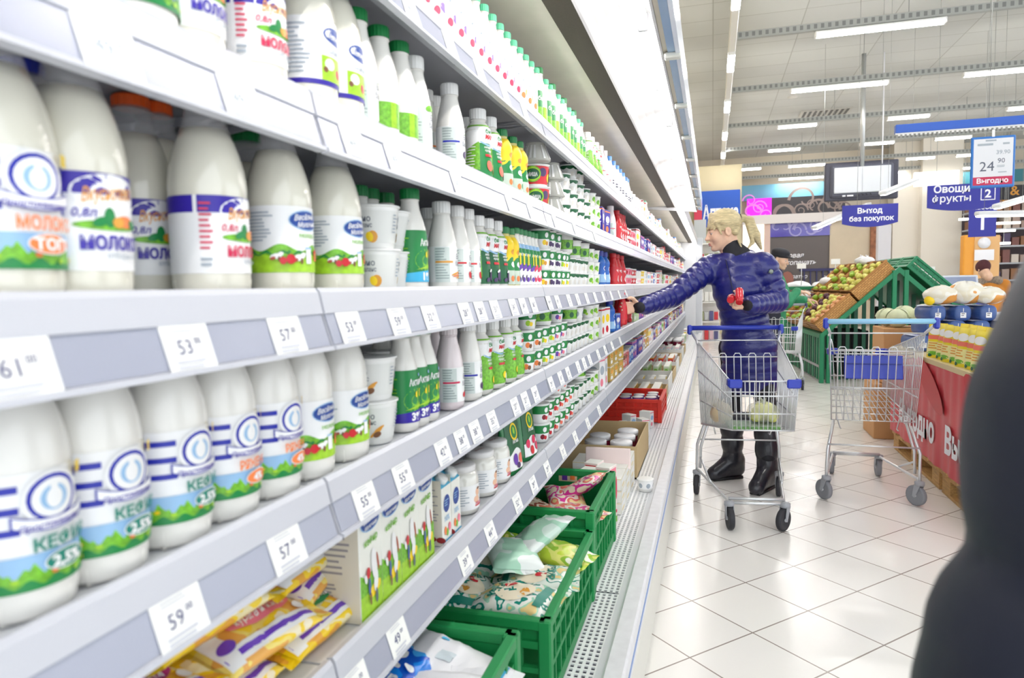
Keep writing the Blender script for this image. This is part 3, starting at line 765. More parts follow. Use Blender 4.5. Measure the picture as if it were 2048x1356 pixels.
def L_jolly(logo_v, lo, hi, red=True):
    def f(d):
        d.rect(-FULL, FULL, lo, logo_v + .018, LABELW)
        H = hi - lo
        d.band(-FULL, FULL, lambda u: lo + H * .3, lambda u: lo + H * (.85 + .12 * math.sin(u * 120)), GRASS)
        d.band(-FULL, FULL, lambda u: lo, lambda u: lo + H * (.5 + .12 * math.sin(u * 90 + 1)), LIME)
        d.band(-FULL, FULL, lambda u: lo + H * .62 + .002 * math.sin(u * 300), lambda u: lo + H * .68 + .003 * math.sin(u * 300), GREEN)
        d.ell(0, logo_v, .0285, .0135, SKY); d.ell(0, logo_v, .027, .012, mat('logo blue', (20, 66, 150), .35))
        d.text('Весёлый', -.003, logo_v + .001, .0075, LABELW, w=.036, shear=.3, slope=.1); d.text('Молочник', .002, logo_v - .008, .007, LABELW, w=.038, shear=.3, slope=.1)
        d.lines(-.085, -.045, logo_v - .03, logo_v + .01, 9, GREYINK, .4)
        d.text('молоко', .0, logo_v - .0225, .0065, GRASS, w=.03)
        d.rect(.012, .022, lo + H * .4, lo + H * .68, ORANGE); d.band(.010, .024, lambda u: lo + H * .68, lambda u: lo + H * .68 + .006 - abs(u - .017) * .7, RED)
        d.rect(-.006, .003, lo + H * .3, lo + H * .85, LABELW); d.rect(-.007, .004, lo + H * .8, lo + H * .86, SKY)
        cow(d, -.018, lo + H * .5, 1.1); cow(d, .034, lo + H * .62, 1); cow(d, -.045, lo + H * .55, .9)
        if red: d.ell(-.028, lo + H * .45, .0055, .0065, RED); d.ell(-.030, lo + H * .7, .002, .0015, GREEN); d.ell(-.037, lo + H * .4, .004, .005, RED)
    return f
pet('moloko_blue', 'clear milk bottle with violet-lettered garden label', L_moloko(DBLUE), CAPO)
pet('moloko_red', 'clear milk bottle with crimson-lettered garden label', L_moloko(mat('print crimson', (206, 40, 84), .4)), CAPO)
pet('top_orange', 'bottle of baked milk with orange lettering', L_prosto('МОЛОКО', ORANGE, 'ТОП'), CAPB)
pet('kefir', 'blue-striped kefir bottle with green lettering', L_prosto('КЕФИР', TEAL, '2,5%'), CAPG, HDPE, False, 'kefir bottle')
pet('ryazh', 'blue-striped bottle with orange lettering', L_prosto('РЯЖЕНКА', ORANGE, '4%'), CAPO, HDPE, False, 'fermented milk bottle')
pet('jolly', 'clear milk bottle with blue oval logo and meadow', L_jolly(.098, .030, .068), CAPG)
pet('jolly_white', 'white bottle with blue oval logo and low meadow', L_jolly(.092, .028, .066), CAPG, HDPE, False, 'kefir bottle')
def L_bluebase(d):
    d.rect(-FULL, FULL, .04, .125, LABELW); d.rect(-FULL, FULL, .034, .041, DBLUE); d.ell(.01, .105, .026, .012, mat('logo blue', (0, 0, 0))); d.text('Молочник', .01, .1, .008, LABELW, w=.038, shear=.3)
    d.rect(-.02, .05, .041, .075, LIME); d.ell(-.006, .064, .009, .008, LABELW); d.ell(.012, .054, .006, .007, RED, .4); d.ell(-.014, .056, .004, .004, BROWN); d.text('сливки', .01, .08, .008, GREYINK); d.lines(-.09, -.035, .045, .115, 12, GREYINK, .4)
pet('bluebase', 'white milk bottle with navy line at the label base', L_bluebase, CAPB)

def slim(kind, look, prof, capm, capr, capz, design, bodym=HDPE, name='drinking_yogurt_bottle', cat='yogurt bottle', sq=0):
    b = MB(); b.lathe(prof, bodym, 24, sq=sq); rf = prof_r([p for p in prof if p[1] > 0])
    R = max(p[0] for p in prof); lab = MB(); d = Dec(lab, cone_map(rf, R)); design(d, R)
    z0 = prof[-1][1]; b.lathe([(capr * .97, z0 - .004), (capr * .97, z0 - .002)], bodym, 20)
    proto(kind, name, cat, look, [('body', b), ('label', lab), ('cap', cap_mb(capr, z0 - .001, capz, capm))], R, capz)
KEFP = [(.024, 0), (.029, .003), (.0305, .012), (.0305, .100), (.0285, .118), (.0235, .136), (.0185, .152), (.0165, .166), (.0165, .174)]
def L_activia(pct, c2, top=.118):
    def f(d, R):
        C = R * PI; d.rect(-C, C, .018, top - .004, GREEN); d.ell(.0, .058, .032, .022, GRASS); d.band(-.03, .03, lambda u: .044 + .1 * u, lambda u: .05 + .3 * u, LIME)
        d.band(-C, C, lambda u: .018, lambda u: .04 + u * .12, c2); d.text(pct, -.006, .022, .014, LABELW, bold=.05); d.text('био', .018, .024, .008, LABELW)
        d.text('Активиа', .0, .086, .013, LABELW, w=.042, bold=.02, slope=.05); d.ell(.008, .104, .006, .003, SKY); d.lines(-.07, -.04, .05, .1, 8, GRASS, .4)
        d.band(-.008, -.004, lambda u: .064, lambda u: .08 + u, YELLOW); d.band(.003, .006, lambda u: .064, lambda u: .078, YELLOW)
    return f
slim('act1', 'green-labelled kefir bottle with cyan base', KEFP, CAPG, .0185, .192, L_activia('1%', CYAN), name='kefir_bottle', cat='kefir bottle')
slim('act3', 'green-labelled kefir bottle with navy base', KEFP, CAPG, .0185, .192, L_activia('3%', DBLUE), name='kefir_bottle', cat='kefir bottle')
def L_greenblock(d, R): d.rect(-.05, .05, .02, .062, GRASS); d.rect(-.018, -.006, .02, .062, LIME)
slim('greenblock', 'green-capped bottle with plain green block', KEFP, CAPG, .0185, .192, L_greenblock, name='kefir_bottle', cat='kefir bottle')
BBP = [(.024, 0), (.029, .003), (.031, .012), (.031, .088), (.0295, .104), (.0255, .124), (.021, .142), (.0185, .154), (.018, .163)]
def L_bio(fruit, line=None, words=('Био', 'баланс')):
    def f(d, R):
        C = R * PI; d.rect(-C, C, .018, .092, mat('label pale', (240, 241, 240), .35)); d.rect(-.052, -.02, .018, .09, mat('label grey green', (206, 216, 212), .4))
        d.lines(-.05, -.022, .022, .088, 12, mat('ink grey green', (150, 166, 164), .5), .4)
        if line: d.rect(-.05, -.012, .058, .062, line)
        g = mat('ink slate', (104, 110, 124), .5)
        d.text(words[0], .012, .066, .011, g, bold=.0); d.text(words[1], .012, .052, .011, g, w=.034, bold=.0); d.ell(.004, .083, .0015, .0015, g, n=6); d.ell(.022, .081, .004, .002, GRASS, .5)
        for (u, v, a, b, m, t) in fruit: d.ell(u, v, a, b, m, t, 12)
    return f
F_STRAW = [(.0, .034, .006, .008, RED, .3), (.018, .032, .006, .008, RED, -.3), (.018, .042, .004, .002, GREEN, 0)]
F_CER = [(-.004, .036, .014, .002, GOLD, .3), (.0, .032, .014, .002, ORANGE, .2), (.018, .034, .006, .006, ORANGE, 0), (.008, .028, .012, .002, GOLD, .1)]
F_BLUE = [(.004, .034, .008, .008, BERRY, 0), (.02, .03, .008, .008, BERRY, 0), (.012, .028, .005, .003, GRASS, .3)]
F_PEACH = [(.002, .034, .009, .009, ORANGE, 0), (.018, .03, .008, .008, GOLD, 0)]
F_CHERRY = [(.002, .032, .006, .006, RED, 0), (.017, .034, .006, .006, mat('print cherry', (132, 22, 44), .4), 0), (.01, .044, .006, .0015, GREEN, .8)]
slim('bio_green', 'green-capped bottle with pale grey lettering', KEFP, CAPG, .0185, .192, L_bio([(.02, .034, .01, .004, GRASS, .4)]), name='kefir_bottle', cat='kefir bottle')
slim('bio_leaf', 'white bottle with white cap and green leaf print', BBP, WHITE, .0195, .186, L_bio([(.0, .088, .014, .006, GRASS, .2), (.02, .086, .01, .005, LIME, -.4)]))
slim('bio_cereal', 'white bottle with white cap and cereal print', BBP, WHITE, .0195, .186, L_bio(F_CER, GOLD))
slim('bio_straw', 'white bottle with white cap and strawberry print', BBP, WHITE, .0195, .186, L_bio(F_STRAW, RED))
slim('bio_blueb', 'white bottle with white cap and blueberry print', BBP, WHITE, .0195, .186, L_bio(F_BLUE, BLUE))
slim('bio_peach', 'white bottle with white cap and peach print', BBP, WHITE, .0195, .186, L_bio(F_PEACH, ORANGE))
PINKB = mat('pinkish white bottle', (232, 220, 222), .25, coat=.4)
slim('bio_pink', 'pinkish-white bottle with crimson label line', BBP, PINKB, .0195, .186, L_bio(F_CHERRY, mat('print crimson', (0, 0, 0))), PINKB)
WAIST = [(.024, 0), (.030, .003), (.0325, .014), (.0325, .046), (.0295, .066), (.0275, .084), (.0285, .1), (.0315, .114), (.0305, .126), (.024, .140), (.018, .148), (.0175, .154)]
def L_max(fruit, g=DGREEN):
    def f(d, R):
        C = R * PI; d.rect(-C, C, .014, .104, g); d.rect(-.1, -.03, .03, .1, GRASS)
        d.band(-C, C, lambda u: .094 + .012 * math.cos(u * 40) * (abs(u) > .03), lambda u: .132, LABELW); d.rect(-C, C, .134, .1375, GRASS)
        d.band(-.03, .03, lambda u: .088 + 10 * u * u, lambda u: .092 + 10 * u * u, SKY); d.ell(.0, .113, .021, .019, LABELW)
        d.text('био', .0, .118, .011, GREEN, w=.028, bold=.02, slope=.1); d.text('MAX', .0, .104, .010, RED, w=.028, bold=.06)
        d.text('кефирный', .0, .082, .006, LABELW, w=.034); d.text('продукт', .0, .074, .006, LABELW, w=.03); d.rect(-.015, .018, .062, .068, RED); d.lines(-.07, -.04, .03, .1, 10, LABELW, .3)
        for (u, v, a, b, m, t) in fruit: d.ell(u, v, a, b, m, t, 12)
    return f
slim('max_peach', 'waisted green and white bottle with peach slices', WAIST, WHITE, .0205, .178, L_max([(-.004, .04, .009, .013, mat('print coral', (242, 120, 96), .4), .3), (.018, .034, .008, .013, mat('print coral', (0, 0, 0)), .2)], GREEN))
slim('max_berry', 'waisted green and white bottle with dark berries', WAIST, WHITE, .0205, .178, L_max([(.006, .034, .012, .014, BERRY, 0), (-.012, .024, .007, .005, BERRY, .4), (.02, .022, .006, .004, BERRY, .4), (.0, .046, .008, .003, LABELW, .4)]))
slim('max_green', 'tall waisted bright green bottle with white top', [(r * 1.08, z * 1.0) for r, z in WAIST], WHITE, .021, .178, L_max([(.004, .036, .009, .009, YELLOW, 0), (.014, .03, .007, .01, LABELW, .3)], GRASS))
def L_yel(d, R):
    C = R * PI; d.rect(-C, C, .085, .142, YELLOW); d.rect(-C, C, .05, .086, GREEN); d.band(-C, C, lambda u: .08 + .008 * math.cos(u * 90), lambda u: .1, YELLOW); d.rect(-C, C, .012, .05, mat('print silver green', (196, 210, 196), .4))
    d.ell(.0, .1, .012, .007, GOLD); d.ell(.0, .066, .012, .008, LABELW); d.ell(.008, .03, .008, .008, GREEN); d.ell(-.01, .028, .007, .008, ORANGE)
slim('yellow', 'waisted yellow and green juice-milk bottle', [(r * .92, z * .98) for r, z in WAIST], CAPG, .0175, .168, L_yel, mat('clear yellow bottle', (232, 222, 150), .2, coat=.5))
def L_actsm(c):
    def f(d, R):
        C = R * PI; d.rect(-C, C, .06, .115, GREEN); d.rect(-C, C, .115, .128, SKY); d.band(-C, C, lambda u: .052 + .006 * math.cos(u * 150), lambda u: .066 + .006 * math.cos(u * 150), c); d.rect(-C, C, .012, .05, LABELW)
        d.text('Актив', .0, .094, .009, LABELW, w=.03, slope=.08); d.ell(.004, .03, .009, .010, c if c is not PURPLE else BERRY); d.ell(-.012, .026, .006, .007, c); d.band(-.012, -.007, lambda u: .068, lambda u: .1, YELLOW); d.band(.006, .01, lambda u: .068, lambda u: .095, YELLOW)
    return f
ACS = [(r * .78, z * .9) for r, z in KEFP]
slim('actsm_p', 'small green-capped yogurt drink with violet ribbon', ACS, CAPG, .0155, .172, L_actsm(PURPLE))
slim('actsm_r', 'small green-capped yogurt drink with pink ribbon', ACS, CAPG, .0155, .172, L_actsm(mat('print raspberry', (222, 48, 92), .4)))
def L_top(c, c2):
    def f(d, R): C = R * PI; d.rect(-C, C, .02, .1, LABELW); d.ell(.004, .045, .012, .010, c); d.ell(-.014, .036, .007, .009, c2); d.text('йогурт', .0, .076, .009, GREYINK, w=.034); d.lines(-.06, -.03, .03, .09, 8, GREYINK, .35)
    return f
slim('top_violet', 'white yogurt drink with green cap and violet fruit', ACS, mat('cap mint', (90, 196, 150), .4), .0155, .172, L_top(PURPLE, mat('print crimson', (0, 0, 0))))
slim('top_yellow', 'white yogurt drink with green cap and yellow fruit', ACS, mat('cap mint', (0, 0, 0)), .0155, .172, L_top(YELLOW, ORANGE))
def L_topg(d, R): C = R * PI; d.rect(-C, C, .02, .1, LABELW); d.rect(-C, C, .05, .1, GREEN); d.rect(-C, C, .02, .05, GRASS); d.text('био', 0, .07, .014, LABELW)
slim('top_green', 'white yogurt drink with green cap and green label', ACS, mat('cap mint', (0, 0, 0)), .0155, .172, L_topg)
def L_bluecap(d, R): C = R * PI; d.rect(-C, C, .02, .1, LABELW); d.rect(-.02, .02, .05, .058, INK); d.rect(-.02, .02, .036, .044, INK); d.ell(.0, .08, .014, .01, SKY); d.rect(.03, .05, .02, .1, PINK)
slim('bluecap', 'white blue-capped bottle with dark text bars', BBP, CAPLB, .0195, .186, L_bluecap)
def L_red(d, R): C = R * PI; d.rect(-C, C, .03, .11, RED); d.ell(.0, .04, .018, .02, LABELW); d.ell(.004, .03, .008, .008, PINK); d.text('чудо', 0, .08, .016, LABELW, bold=.03)
REDB = mat('red bottle', (204, 32, 40), .25, coat=.4)
slim('redbot', 'red yogurt bottle with white splash label', BBP, CAPR, .0195, .186, L_red, REDB)
def L_bluebot(d, R): C = R * PI; d.rect(-C, C, .02, .12, mat('pack blue', (28, 96, 190), .35)); d.rect(-C, C, .02, .06, SKY); d.ell(0, .05, .018, .02, LABELW); d.ell(0, .09, .016, .012, LABELW); d.ell(0, .09, .011, .008, DBLUE); d.ell(0.02, .1, .008, .02, INK)
slim('bluebot', 'blue waisted yogurt bottle with dark edge', WAIST, CAPB, .0205, .178, L_bluebot, mat('blue bottle', (40, 104, 190), .25, coat=.4))

# ---- cups
def cup(kind, look, rb, rt, h, design, bodym=WHITE, lidm=None, name='yogurt_cup', cat='yogurt cup', lod=0, sq=0):
    b = MB(); n = 12 if lod else 20
    prof = [(rb * .92, 0), (rb, .003), (rt, h - .006), (rt * 1.0, h - .004)]
    b.lathe(prof, bodym, n, sq=sq)
    lid = MB() if not lod else b
    lid.lathe([(rt * 1.0, h - .005), (rt * 1.07, h - .0045), (rt * 1.07, h - .0015), (rt * 1.02, h - .001), (.0001, h - .0012)], lidm or WHITE, n, sq=sq)
    lab = MB() if not lod else b
    if sq:
        rf = lambda z: rb + (rt - rb) * z / h
        d = Dec(lab, lambda u, v, o: (rf(v) * .995 + o, u, v), .02)
        d2 = Dec(lab, lambda u, v, o: (u, -rf(v) * .995 - o, v), .02)
        design(d, rt); design(d2, rt)
    else: design(Dec(lab, cone_map(prof_r(prof[1:3]), rt), .008 if lod else .005), rt)
    parts = [('cup', b)] if lod else [('cup', b), ('lid', lid), ('label', lab)]
    proto(kind, name, cat, look, parts, rt * 1.07, h)
def C_danone(f1, f2, bg=GREEN):
    def f(d, R):
        C = R * PI * .97; d.rect(-C, C, .03, .058, bg); d.rect(-C, C, .010, .031, LABELW)
        for u in (-.03, .012, .05): d.ell(u, .02, .009, .009, f1, n=10); d.ell(u + .012, .017, .007, .007, f2, n=10); d.ell(u + .008, .044, .008, .009, LABELW, n=10)
        d.text('био', .008, .042, .008, GRASS)
    return f
cup('dan_blue', 'green and white cup with dark berries', .030, .036, .066, C_danone(BERRY, BERRY))
cup('dan_yel', 'green and white cup with yellow fruit', .030, .036, .066, C_danone(YELLOW, GOLD))
cup('dan_nut', 'green and white cup with brown cereal', .030, .036, .066, C_danone(ORANGE, BROWN))
cup('dan_fig', 'green and white cup with purple figs', .030, .036, .066, C_danone(PURPLE, PINK))
cup('dan_kiwi', 'green and white cup with lime kiwi', .030, .036, .066, C_danone(LIME, YELLOW))
cup('dan_straw', 'green and white cup with red strawberries', .030, .036, .066, C_danone(RED, mat('print coral', (0, 0, 0))))
cup('dan_cher', 'green and white cup with dark cherries', .030, .036, .066, C_danone(mat('print cherry', (0, 0, 0)), RED))
def C_white(d, R):
    C = R * PI * .97; d.band(-C, C, lambda u: .044 - .006 * abs(math.sin(u * 110)), lambda u: .052, DGREEN)
    for i in range(7): d.rect(-.1 + i * .03, -.085 + i * .03, .012, .028, mat('print pale', (228, 224, 216), .5))
cup('whitegreen', 'white cup with dark green rim band', .031, .037, .058, C_white, name='sour_cream_cup', cat='sour cream cup')
def C_lime(d, R):
    C = R * PI * .97; d.rect(-C, C, .012, .044, mat('cup pale', (232, 236, 222), .4))
    for i in range(4): u = -.06 + i * .04; d.ell(u, .03, .012, .010, GRASS, .5, n=12); d.ell(u + .01, .02, .008, .006, LIME, -.4, n=8)
cup('limecup', 'white cup with fresh green leaf print', .031, .037, .058, C_lime, name='sour_cream_cup', cat='sour cream cup')
def C_bio(fruit):
    def f(d, R):
        C = R * PI * .97; d.rect(-C, C, .010, .064, mat('cup grey white', (226, 227, 224), .4)); g = mat('ink slate', (0, 0, 0))
        for o in (-.055, .03):
            d.text('био', o + .0, .046, .010, g); d.text('баланс', o + .0, .036, .008, g, w=.028)
            for (u, v, a, b, m, t) in fruit: d.ell(o + u, v * .85, a * .9, b * .85, m, t, 12)
            d.lines(o - .03, o - .018, .024, .058, 6, GREYINK, .4)
    return f
cup('biocup_o', 'grey-white yogurt cup with orange slice', .033, .042, .075, C_bio([(.014, .024, .011, .012, GOLD, 0), (.008, .024, .008, .01, YELLOW, .4)]))
cup('biocup_s', 'grey-white yogurt cup with strawberry', .033, .042, .075, C_bio([(.016, .024, .009, .011, RED, .3), (.018, .035, .006, .003, GREEN, 0)]))
cup('biocup_c', 'grey-white yogurt cup with cereal ears', .033, .042, .075, C_bio([(.014, .026, .016, .004, GOLD, .6), (.016, .022, .009, .006, BROWN, .3), (.02, .034, .012, .003, GOLD, .5)]))
def C_misha(d, R):
    C = R * PI * .97; d.rect(-C, C, .008, .066, RED); 
    for i in range(8): d.ell(-.13 + i * .036, .03 + .016 * (i % 2), .016, .014, (YELLOW, GREEN, ORANGE, BERRY)[i % 4], n=12)
    for o in (-.06, .045): d.ell(o, .04, .029, .026, GRASS); d.ell(o, .04, .026, .023, LIME); d.ell(o, .04, .024, .017, DGREEN); d.text('МИША', o, .033, .012, LABELW, w=.034, bold=.03)
cup('misha', 'large colourful fruit dessert tub with green badge', .044, .051, .074, C_misha)
cup('clearcup', 'clear ribbed plastic cup upside down', .050, .030, .06, lambda d, R: [d.rect(-.16 + i * .02, -.155 + i * .02, .006, .05, WHITE) for i in range(16)], mat('clear plastic', (222, 222, 214), .15, alpha=.55), mat('clear plastic', (0, 0, 0)))
def C_red(d, R):
    C = R * PI * .97; d.rect(-C, C, .012, .048, RED); [d.ell(-.09 + i * .03, .03, .009, .011, LABELW, n=8) for i in range(7)]
cup('redcup', 'red and white cup', .031, .037, .058, C_red, lod=1, name='dessert_cup', cat='dessert cup')
def C_col(c1, c2):
    def f(d, R): C = R * PI * .97; d.rect(-C, C, .014, .05, c1); [d.ell(-.08 + i * .04, .03, .011, .012, c2, n=8) for i in range(5)]
    return f
cup('yelcup', 'yellow and white cup', .031, .037, .058, C_col(YELLOW, LABELW), lod=1, name='dessert_cup', cat='dessert cup')
cup('bluecup', 'blue and white cup', .031, .037, .058, C_col(mat('pack blue', (0, 0, 0)), LABELW), lod=1, name='dessert_cup', cat='dessert cup')
cup('pinkcup', 'pink and white cup', .031, .037, .058, C_col(PINK, RED), lod=1, name='dessert_cup', cat='dessert cup')
cup('plaincup', 'plain white cup with small print', .031, .037, .058, C_col(LABELW, GREYINK), lod=1, name='dessert_cup', cat='dessert cup')
cup('violetcup', 'violet and white cup', .031, .037, .058, C_col(PURPLE, LABELW), lod=1, name='dessert_cup', cat='dessert cup')
cup('greencup', 'dark green and white cup', .031, .037, .058, C_col(DGREEN, LABELW), lod=1, name='dessert_cup', cat='dessert cup')
cup('navytub', 'white tub with navy lid', .046, .05, .11, C_col(LABELW, PINK), lidm=CAPB, name='dessert_tub', cat='tub')
cup('greentub', 'green tub with white lid', .046, .05, .075, C_col(GRASS, DGREEN), name='dessert_tub', cat='tub')
# ---- cartons, packs
def carton(kind, look, w, dp, h, front, side=None, cap=None, topm=WHITE, name='milk_carton', cat='carton', slant=False, bodym=None):
    b = MB(); bm = bodym or mat('carton white', (240, 240, 232), .4)
    if slant:
        b.extrude([(-dp / 2, 0), (dp / 2, 0), (dp / 2, h * .86), (.0, h), (-dp / 2, h)], -w / 2, w / 2, bm)
        b.add([(dp / 2 - .0002, -w / 2, h * .86 + .0004), (dp / 2 - .0002, w / 2, h * .86 + .0004), (0, w / 2, h + .0004), (0, -w / 2, h + .0004)], [(0, 1, 2, 3)], topm)
        b.box((-dp / 4, 0, h + .0008), (dp / 2, w, .001), topm)
    else: b.box((0, 0, h / 2), (dp, w, h), bm, .0012)
    pr = MB(); d = Dec(pr, flat_map((dp / 2, 0, 0), (0, 1, 0), (0, 0, 1)), .02); front(d, w, h)
    d2 = Dec(pr, flat_map((0, -w / 2, 0), (1, 0, 0), (0, 0, 1)), .02)
    if side: side(d2, dp, h)
    parts = [('box', b), ('print', pr)]
    if cap: c = MB(); c.lathe([(.013, 0), (.013, .012), (.0115, .014)], cap, 20, T=Matrix.Translation((dp * .22, 0, h * .925)) @ Matrix.Rotation(math.atan2(h * .14, dp / 2), 4, 'Y')); parts.append(('cap', c))
    proto(kind, name, cat, look, parts, dp / 2, h)
def F_jolly(d, w, h):
    d.rect(-w / 2, w / 2, .002, h * .33, LIME); d.band(-w / 2, w / 2, lambda u: h * .2, lambda u: h * (.35 + .03 * math.sin(u * 120)), GRASS); d.rect(-w / 2, w / 2, .002, h * .1, LIME); d.ell(.01, h * .2, .02, .01, YELLOW, .3)
    d.ell(0, h * .75, w * .44, .016, SKY); d.ell(0, h * .75, w * .41, .014, mat('logo blue', (0, 0, 0))); d.text('Весёлый', -.002, h * .75, .008, LABELW, w=w * .55, shear=.3, slope=.1); d.text('Молочник', .002, h * .75 - .010, .007, LABELW, w=w * .6, shear=.3, slope=.1)
    d.text('кефир', 0, h * .58, .011, GRASS, w=w * .6, bold=.03, slope=.1)
    d.ell(.008, h * .40, .009, .026, LABELW, .1); d.ell(.012, h * .26, .007, .018, LABELW, -.1); d.ell(-.012, h * .36, .006, .009, RED); d.ell(.019, h * .40, .003, .016, mat('print rust', (0, 0, 0)), .2); d.ell(-.010, h * .25, .004, .014, mat('flower blue', (74, 98, 158), .5)); d.ell(.012, h * .14, .004, .012, mat('flower slate', (92, 104, 110), .5)); d.ell(-.022, h * .33, .004, .008, LABELW, .3); d.ell(-.008, h * .15, .003, .01, BROWN)
def S_text(d, w, h):
    d.rect(-w / 2 + .001, w / 2 - .001, .002, h - .002, mat('carton side', (214, 208, 192), .45)); d.lines(-w * .4, w * .35, h * .35, h * .85, 11, mat('carton ink', (150, 146, 150), .5), .4); d.lines(-w * .4, w * .1, h * .18, h * .3, 4, mat('carton ink', (0, 0, 0)), .5); d.ell(.0, h * .1, .012, .006, mat('print maroon', (140, 30, 34), .5)); d.ell(.022, h * .09, .01, .006, mat('print maroon', (0, 0, 0)))
carton('kefcarton', 'tall kefir carton with blue oval and green meadow', .0708, .095, .205, F_jolly, S_text)
def F_small(d, w, h):
    d.ell(0, h * .60, w * .36, .019, LABELW); d.ell(0, h * .60, w * .34, .018, mat('logo blue', (0, 0, 0))); d.lines(-w * .22, w * .22, h * .55, h * .66, 3, SKY, .4)
    d.text('10%', 0, h * .34, .012, SKY); d.ell(-.01, h * .2, .006, .009, ORANGE); d.ell(.012, h * .22, .007, .009, PINK); d.ell(.0, h * .16, .005, .008, GRASS); d.rect(-w / 2, w / 2, .002, .008, CYAN)
carton('cream', 'small cream carton with light blue slanted top', .05, .05, .135, F_small, S_text, WHITE, mat('carton cyan', (70, 176, 212), .35), 'cream_carton', 'carton', True)
def blockpack(kind, look, w, dp, h, c1, c2, c3, name='packet', cat='packet', film=False):
    def fr(d, w, h): d.rect(-w / 2, w / 2, h * .0 + .001, h - .001, c1); d.ell(0, h * .62, w * .36, h * .14, c2); d.ell(-w * .1, h * .25, w * .26, h * .12, c3); d.rect(-w / 2, w / 2, h * .9, h * .95, c3); d.lines(-w * .3, w * .3, h * .4, h * .46, 1, LABELW)
    carton(kind, look, w, dp, h, fr, fr, name=name, cat=cat)
blockpack('p_white', 'white packet with yellow and red print', .075, .05, .15, LABELW, YELLOW, RED)
blockpack('p_diet', 'white carton with pink ribbon print', .075, .06, .16, LABELW, GREYINK, PINK)
blockpack('p_yel', 'amber packet of cheese', .095, .06, .085, mat('amber film', (214, 178, 92), .25), GOLD, LABELW)
blockpack('p_pink', 'salmon-pink packet', .075, .05, .1, mat('salmon', (222, 120, 118), .4), BROWN, LABELW)
blockpack('p_blue', 'blue packet with white wave', .085, .05, .1, mat('pack blue', (0, 0, 0)), LABELW, SKY)
blockpack('p_navy', 'navy packet with orange corner', .08, .05, .13, DBLUE, LABELW, ORANGE)
blockpack('p_violet', 'violet and white packet', .07, .05, .12, PURPLE, LABELW, PINK)
blockpack('p_red', 'red and white packet', .08, .05, .12, RED, LABELW, YELLOW)
blockpack('p_grn', 'pale green packet', .08, .05, .11, mat('pale green', (190, 214, 170), .4), GRASS, LABELW)
blockpack('p_pale', 'pale white packet with small lettering', .08, .05, .11, LABELW, SKY, PINK)
blockpack('p_mix', 'white packet with berry print', .08, .05, .11, LABELW, mat('print raspberry', (0, 0, 0)), BERRY)
# ---- jar
b = MB(); b.lathe([(.036, 0), (.0415, .003), (.043, .012), (.043, .078), (.040, .09), (.033, .098)], mat('jar milk', (232, 230, 222), .12, coat=1), 32)
ld = MB(); ld.lathe([(.0345, .096), (.0365, .097), (.0365, .108), (.0345, .111), (.0001, .111)], mat('jar lid', (228, 226, 226), .3), 32)
d = Dec(ld, flat_map((0, 0, .111), (0, 1, 0), (-1, 0, 0)), .01); d.text('МАСЛО', 0, -.004, .008, mat('lid ink', (150, 90, 90), .5), w=.04)
lb = MB(); d = Dec(lb, cyl_map(.0431)); d.rect(-.06, .06, .012, .068, LABELW); sk = mat('print peach skin', (236, 190, 160), .5)
d.ell(.006, .05, .008, .009, sk); d.ell(.002, .034, .010, .008, sk); d.ell(.018, .04, .006, .009, LABELW); d.ell(.009, .058, .005, .003, BROWN); d.rect(-.004, .03, .018, .021, RED); d.text('масло', .012, .022, .008, mat('print crimson', (0, 0, 0)), w=.03); d.lines(-.055, -.02, .02, .06, 7, GREYINK, .35)
proto('jar', 'dessert_jar', 'jar', 'glass jar of white dessert with baby-toned label', [('glass', b), ('lid', ld), ('label', lb)], .043, .111)
# ---- doypack pouches
def doy(kind, look, w, t, h, filmm, design):
    def sf(a, b_):
        an = 2 * PI * a; k = b_; th = t / 2 * (1 - k) ** .6 * (1 if k < 1 else 0) + .001; wd = w / 2 * (1 - .05 * k + .03 * math.sin(k * 9))
        c, s_ = math.cos(an), math.sin(an)
        wr = 1 + .06 * mnoise.noise((c * 2, s_ * 2, k * 6))
        return (th * wr * c * (1 if abs(c) > 0 else 1), wd * math.copysign(abs(s_) ** .7, s_), h * k)
    b = MB(); b.grid(sf, 28, 14, filmm); b.lathe([(w / 2 * .98, .001), (w / 2, .002)], filmm, 20, T=Matrix.Diagonal((t / w, 1, 1, 1)))
    lab = MB()
    def fn(u, v, o):
        k = v / h; wd = w / 2 * (1 - .05 * k + .03 * math.sin(k * 9)); s_ = max(-.999, min(.999, u / wd)); s0 = math.copysign(abs(s_) ** (1 / .7), s_); c = math.sqrt(max(0, 1 - s0 * s0))
        th = t / 2 * (1 - k) ** .6 + .001; wr = 1 + .06 * mnoise.noise((c * 2, s0 * 2, k * 6))
        return (th * wr * c + o * 1.5 + .0004, u, v)
    design(Dec(lab, fn, .004))
    proto(kind, 'standing_pouch', 'pouch', look, [('pouch', b), ('print', lab)], t / 2, h)
def D_green(fr):
    def f(d):
        d.rect(-.05, .05, .075, .145, DGREEN); d.rect(-.05, .05, .012, .075, LABELW); d.band(-.05, .05, lambda u: .06 + .01 * math.cos(u * 60), lambda u: .08, DGREEN); d.ell(0, .115, .024, .024, YELLOW); d.ell(0, .115, .018, .018, GREEN); d.ell(.0, .118, .006, .01, LIME); d.text('Актив', 0, .084, .011, LABELW, w=.04)
        for (u, v, a, b_, m) in fr: d.ell(u, v, a, b_, m)
    return f
doy('doy_fig', 'green standing pouch with figs', .12, .06, .16, mat('film green', (26, 118, 62), .25, coat=.5), D_green([(-.012, .04, .014, .016, PURPLE), (.022, .038, .014, .014, mat('print coral', (0, 0, 0))), (.0, .022, .012, .008, BERRY)]))
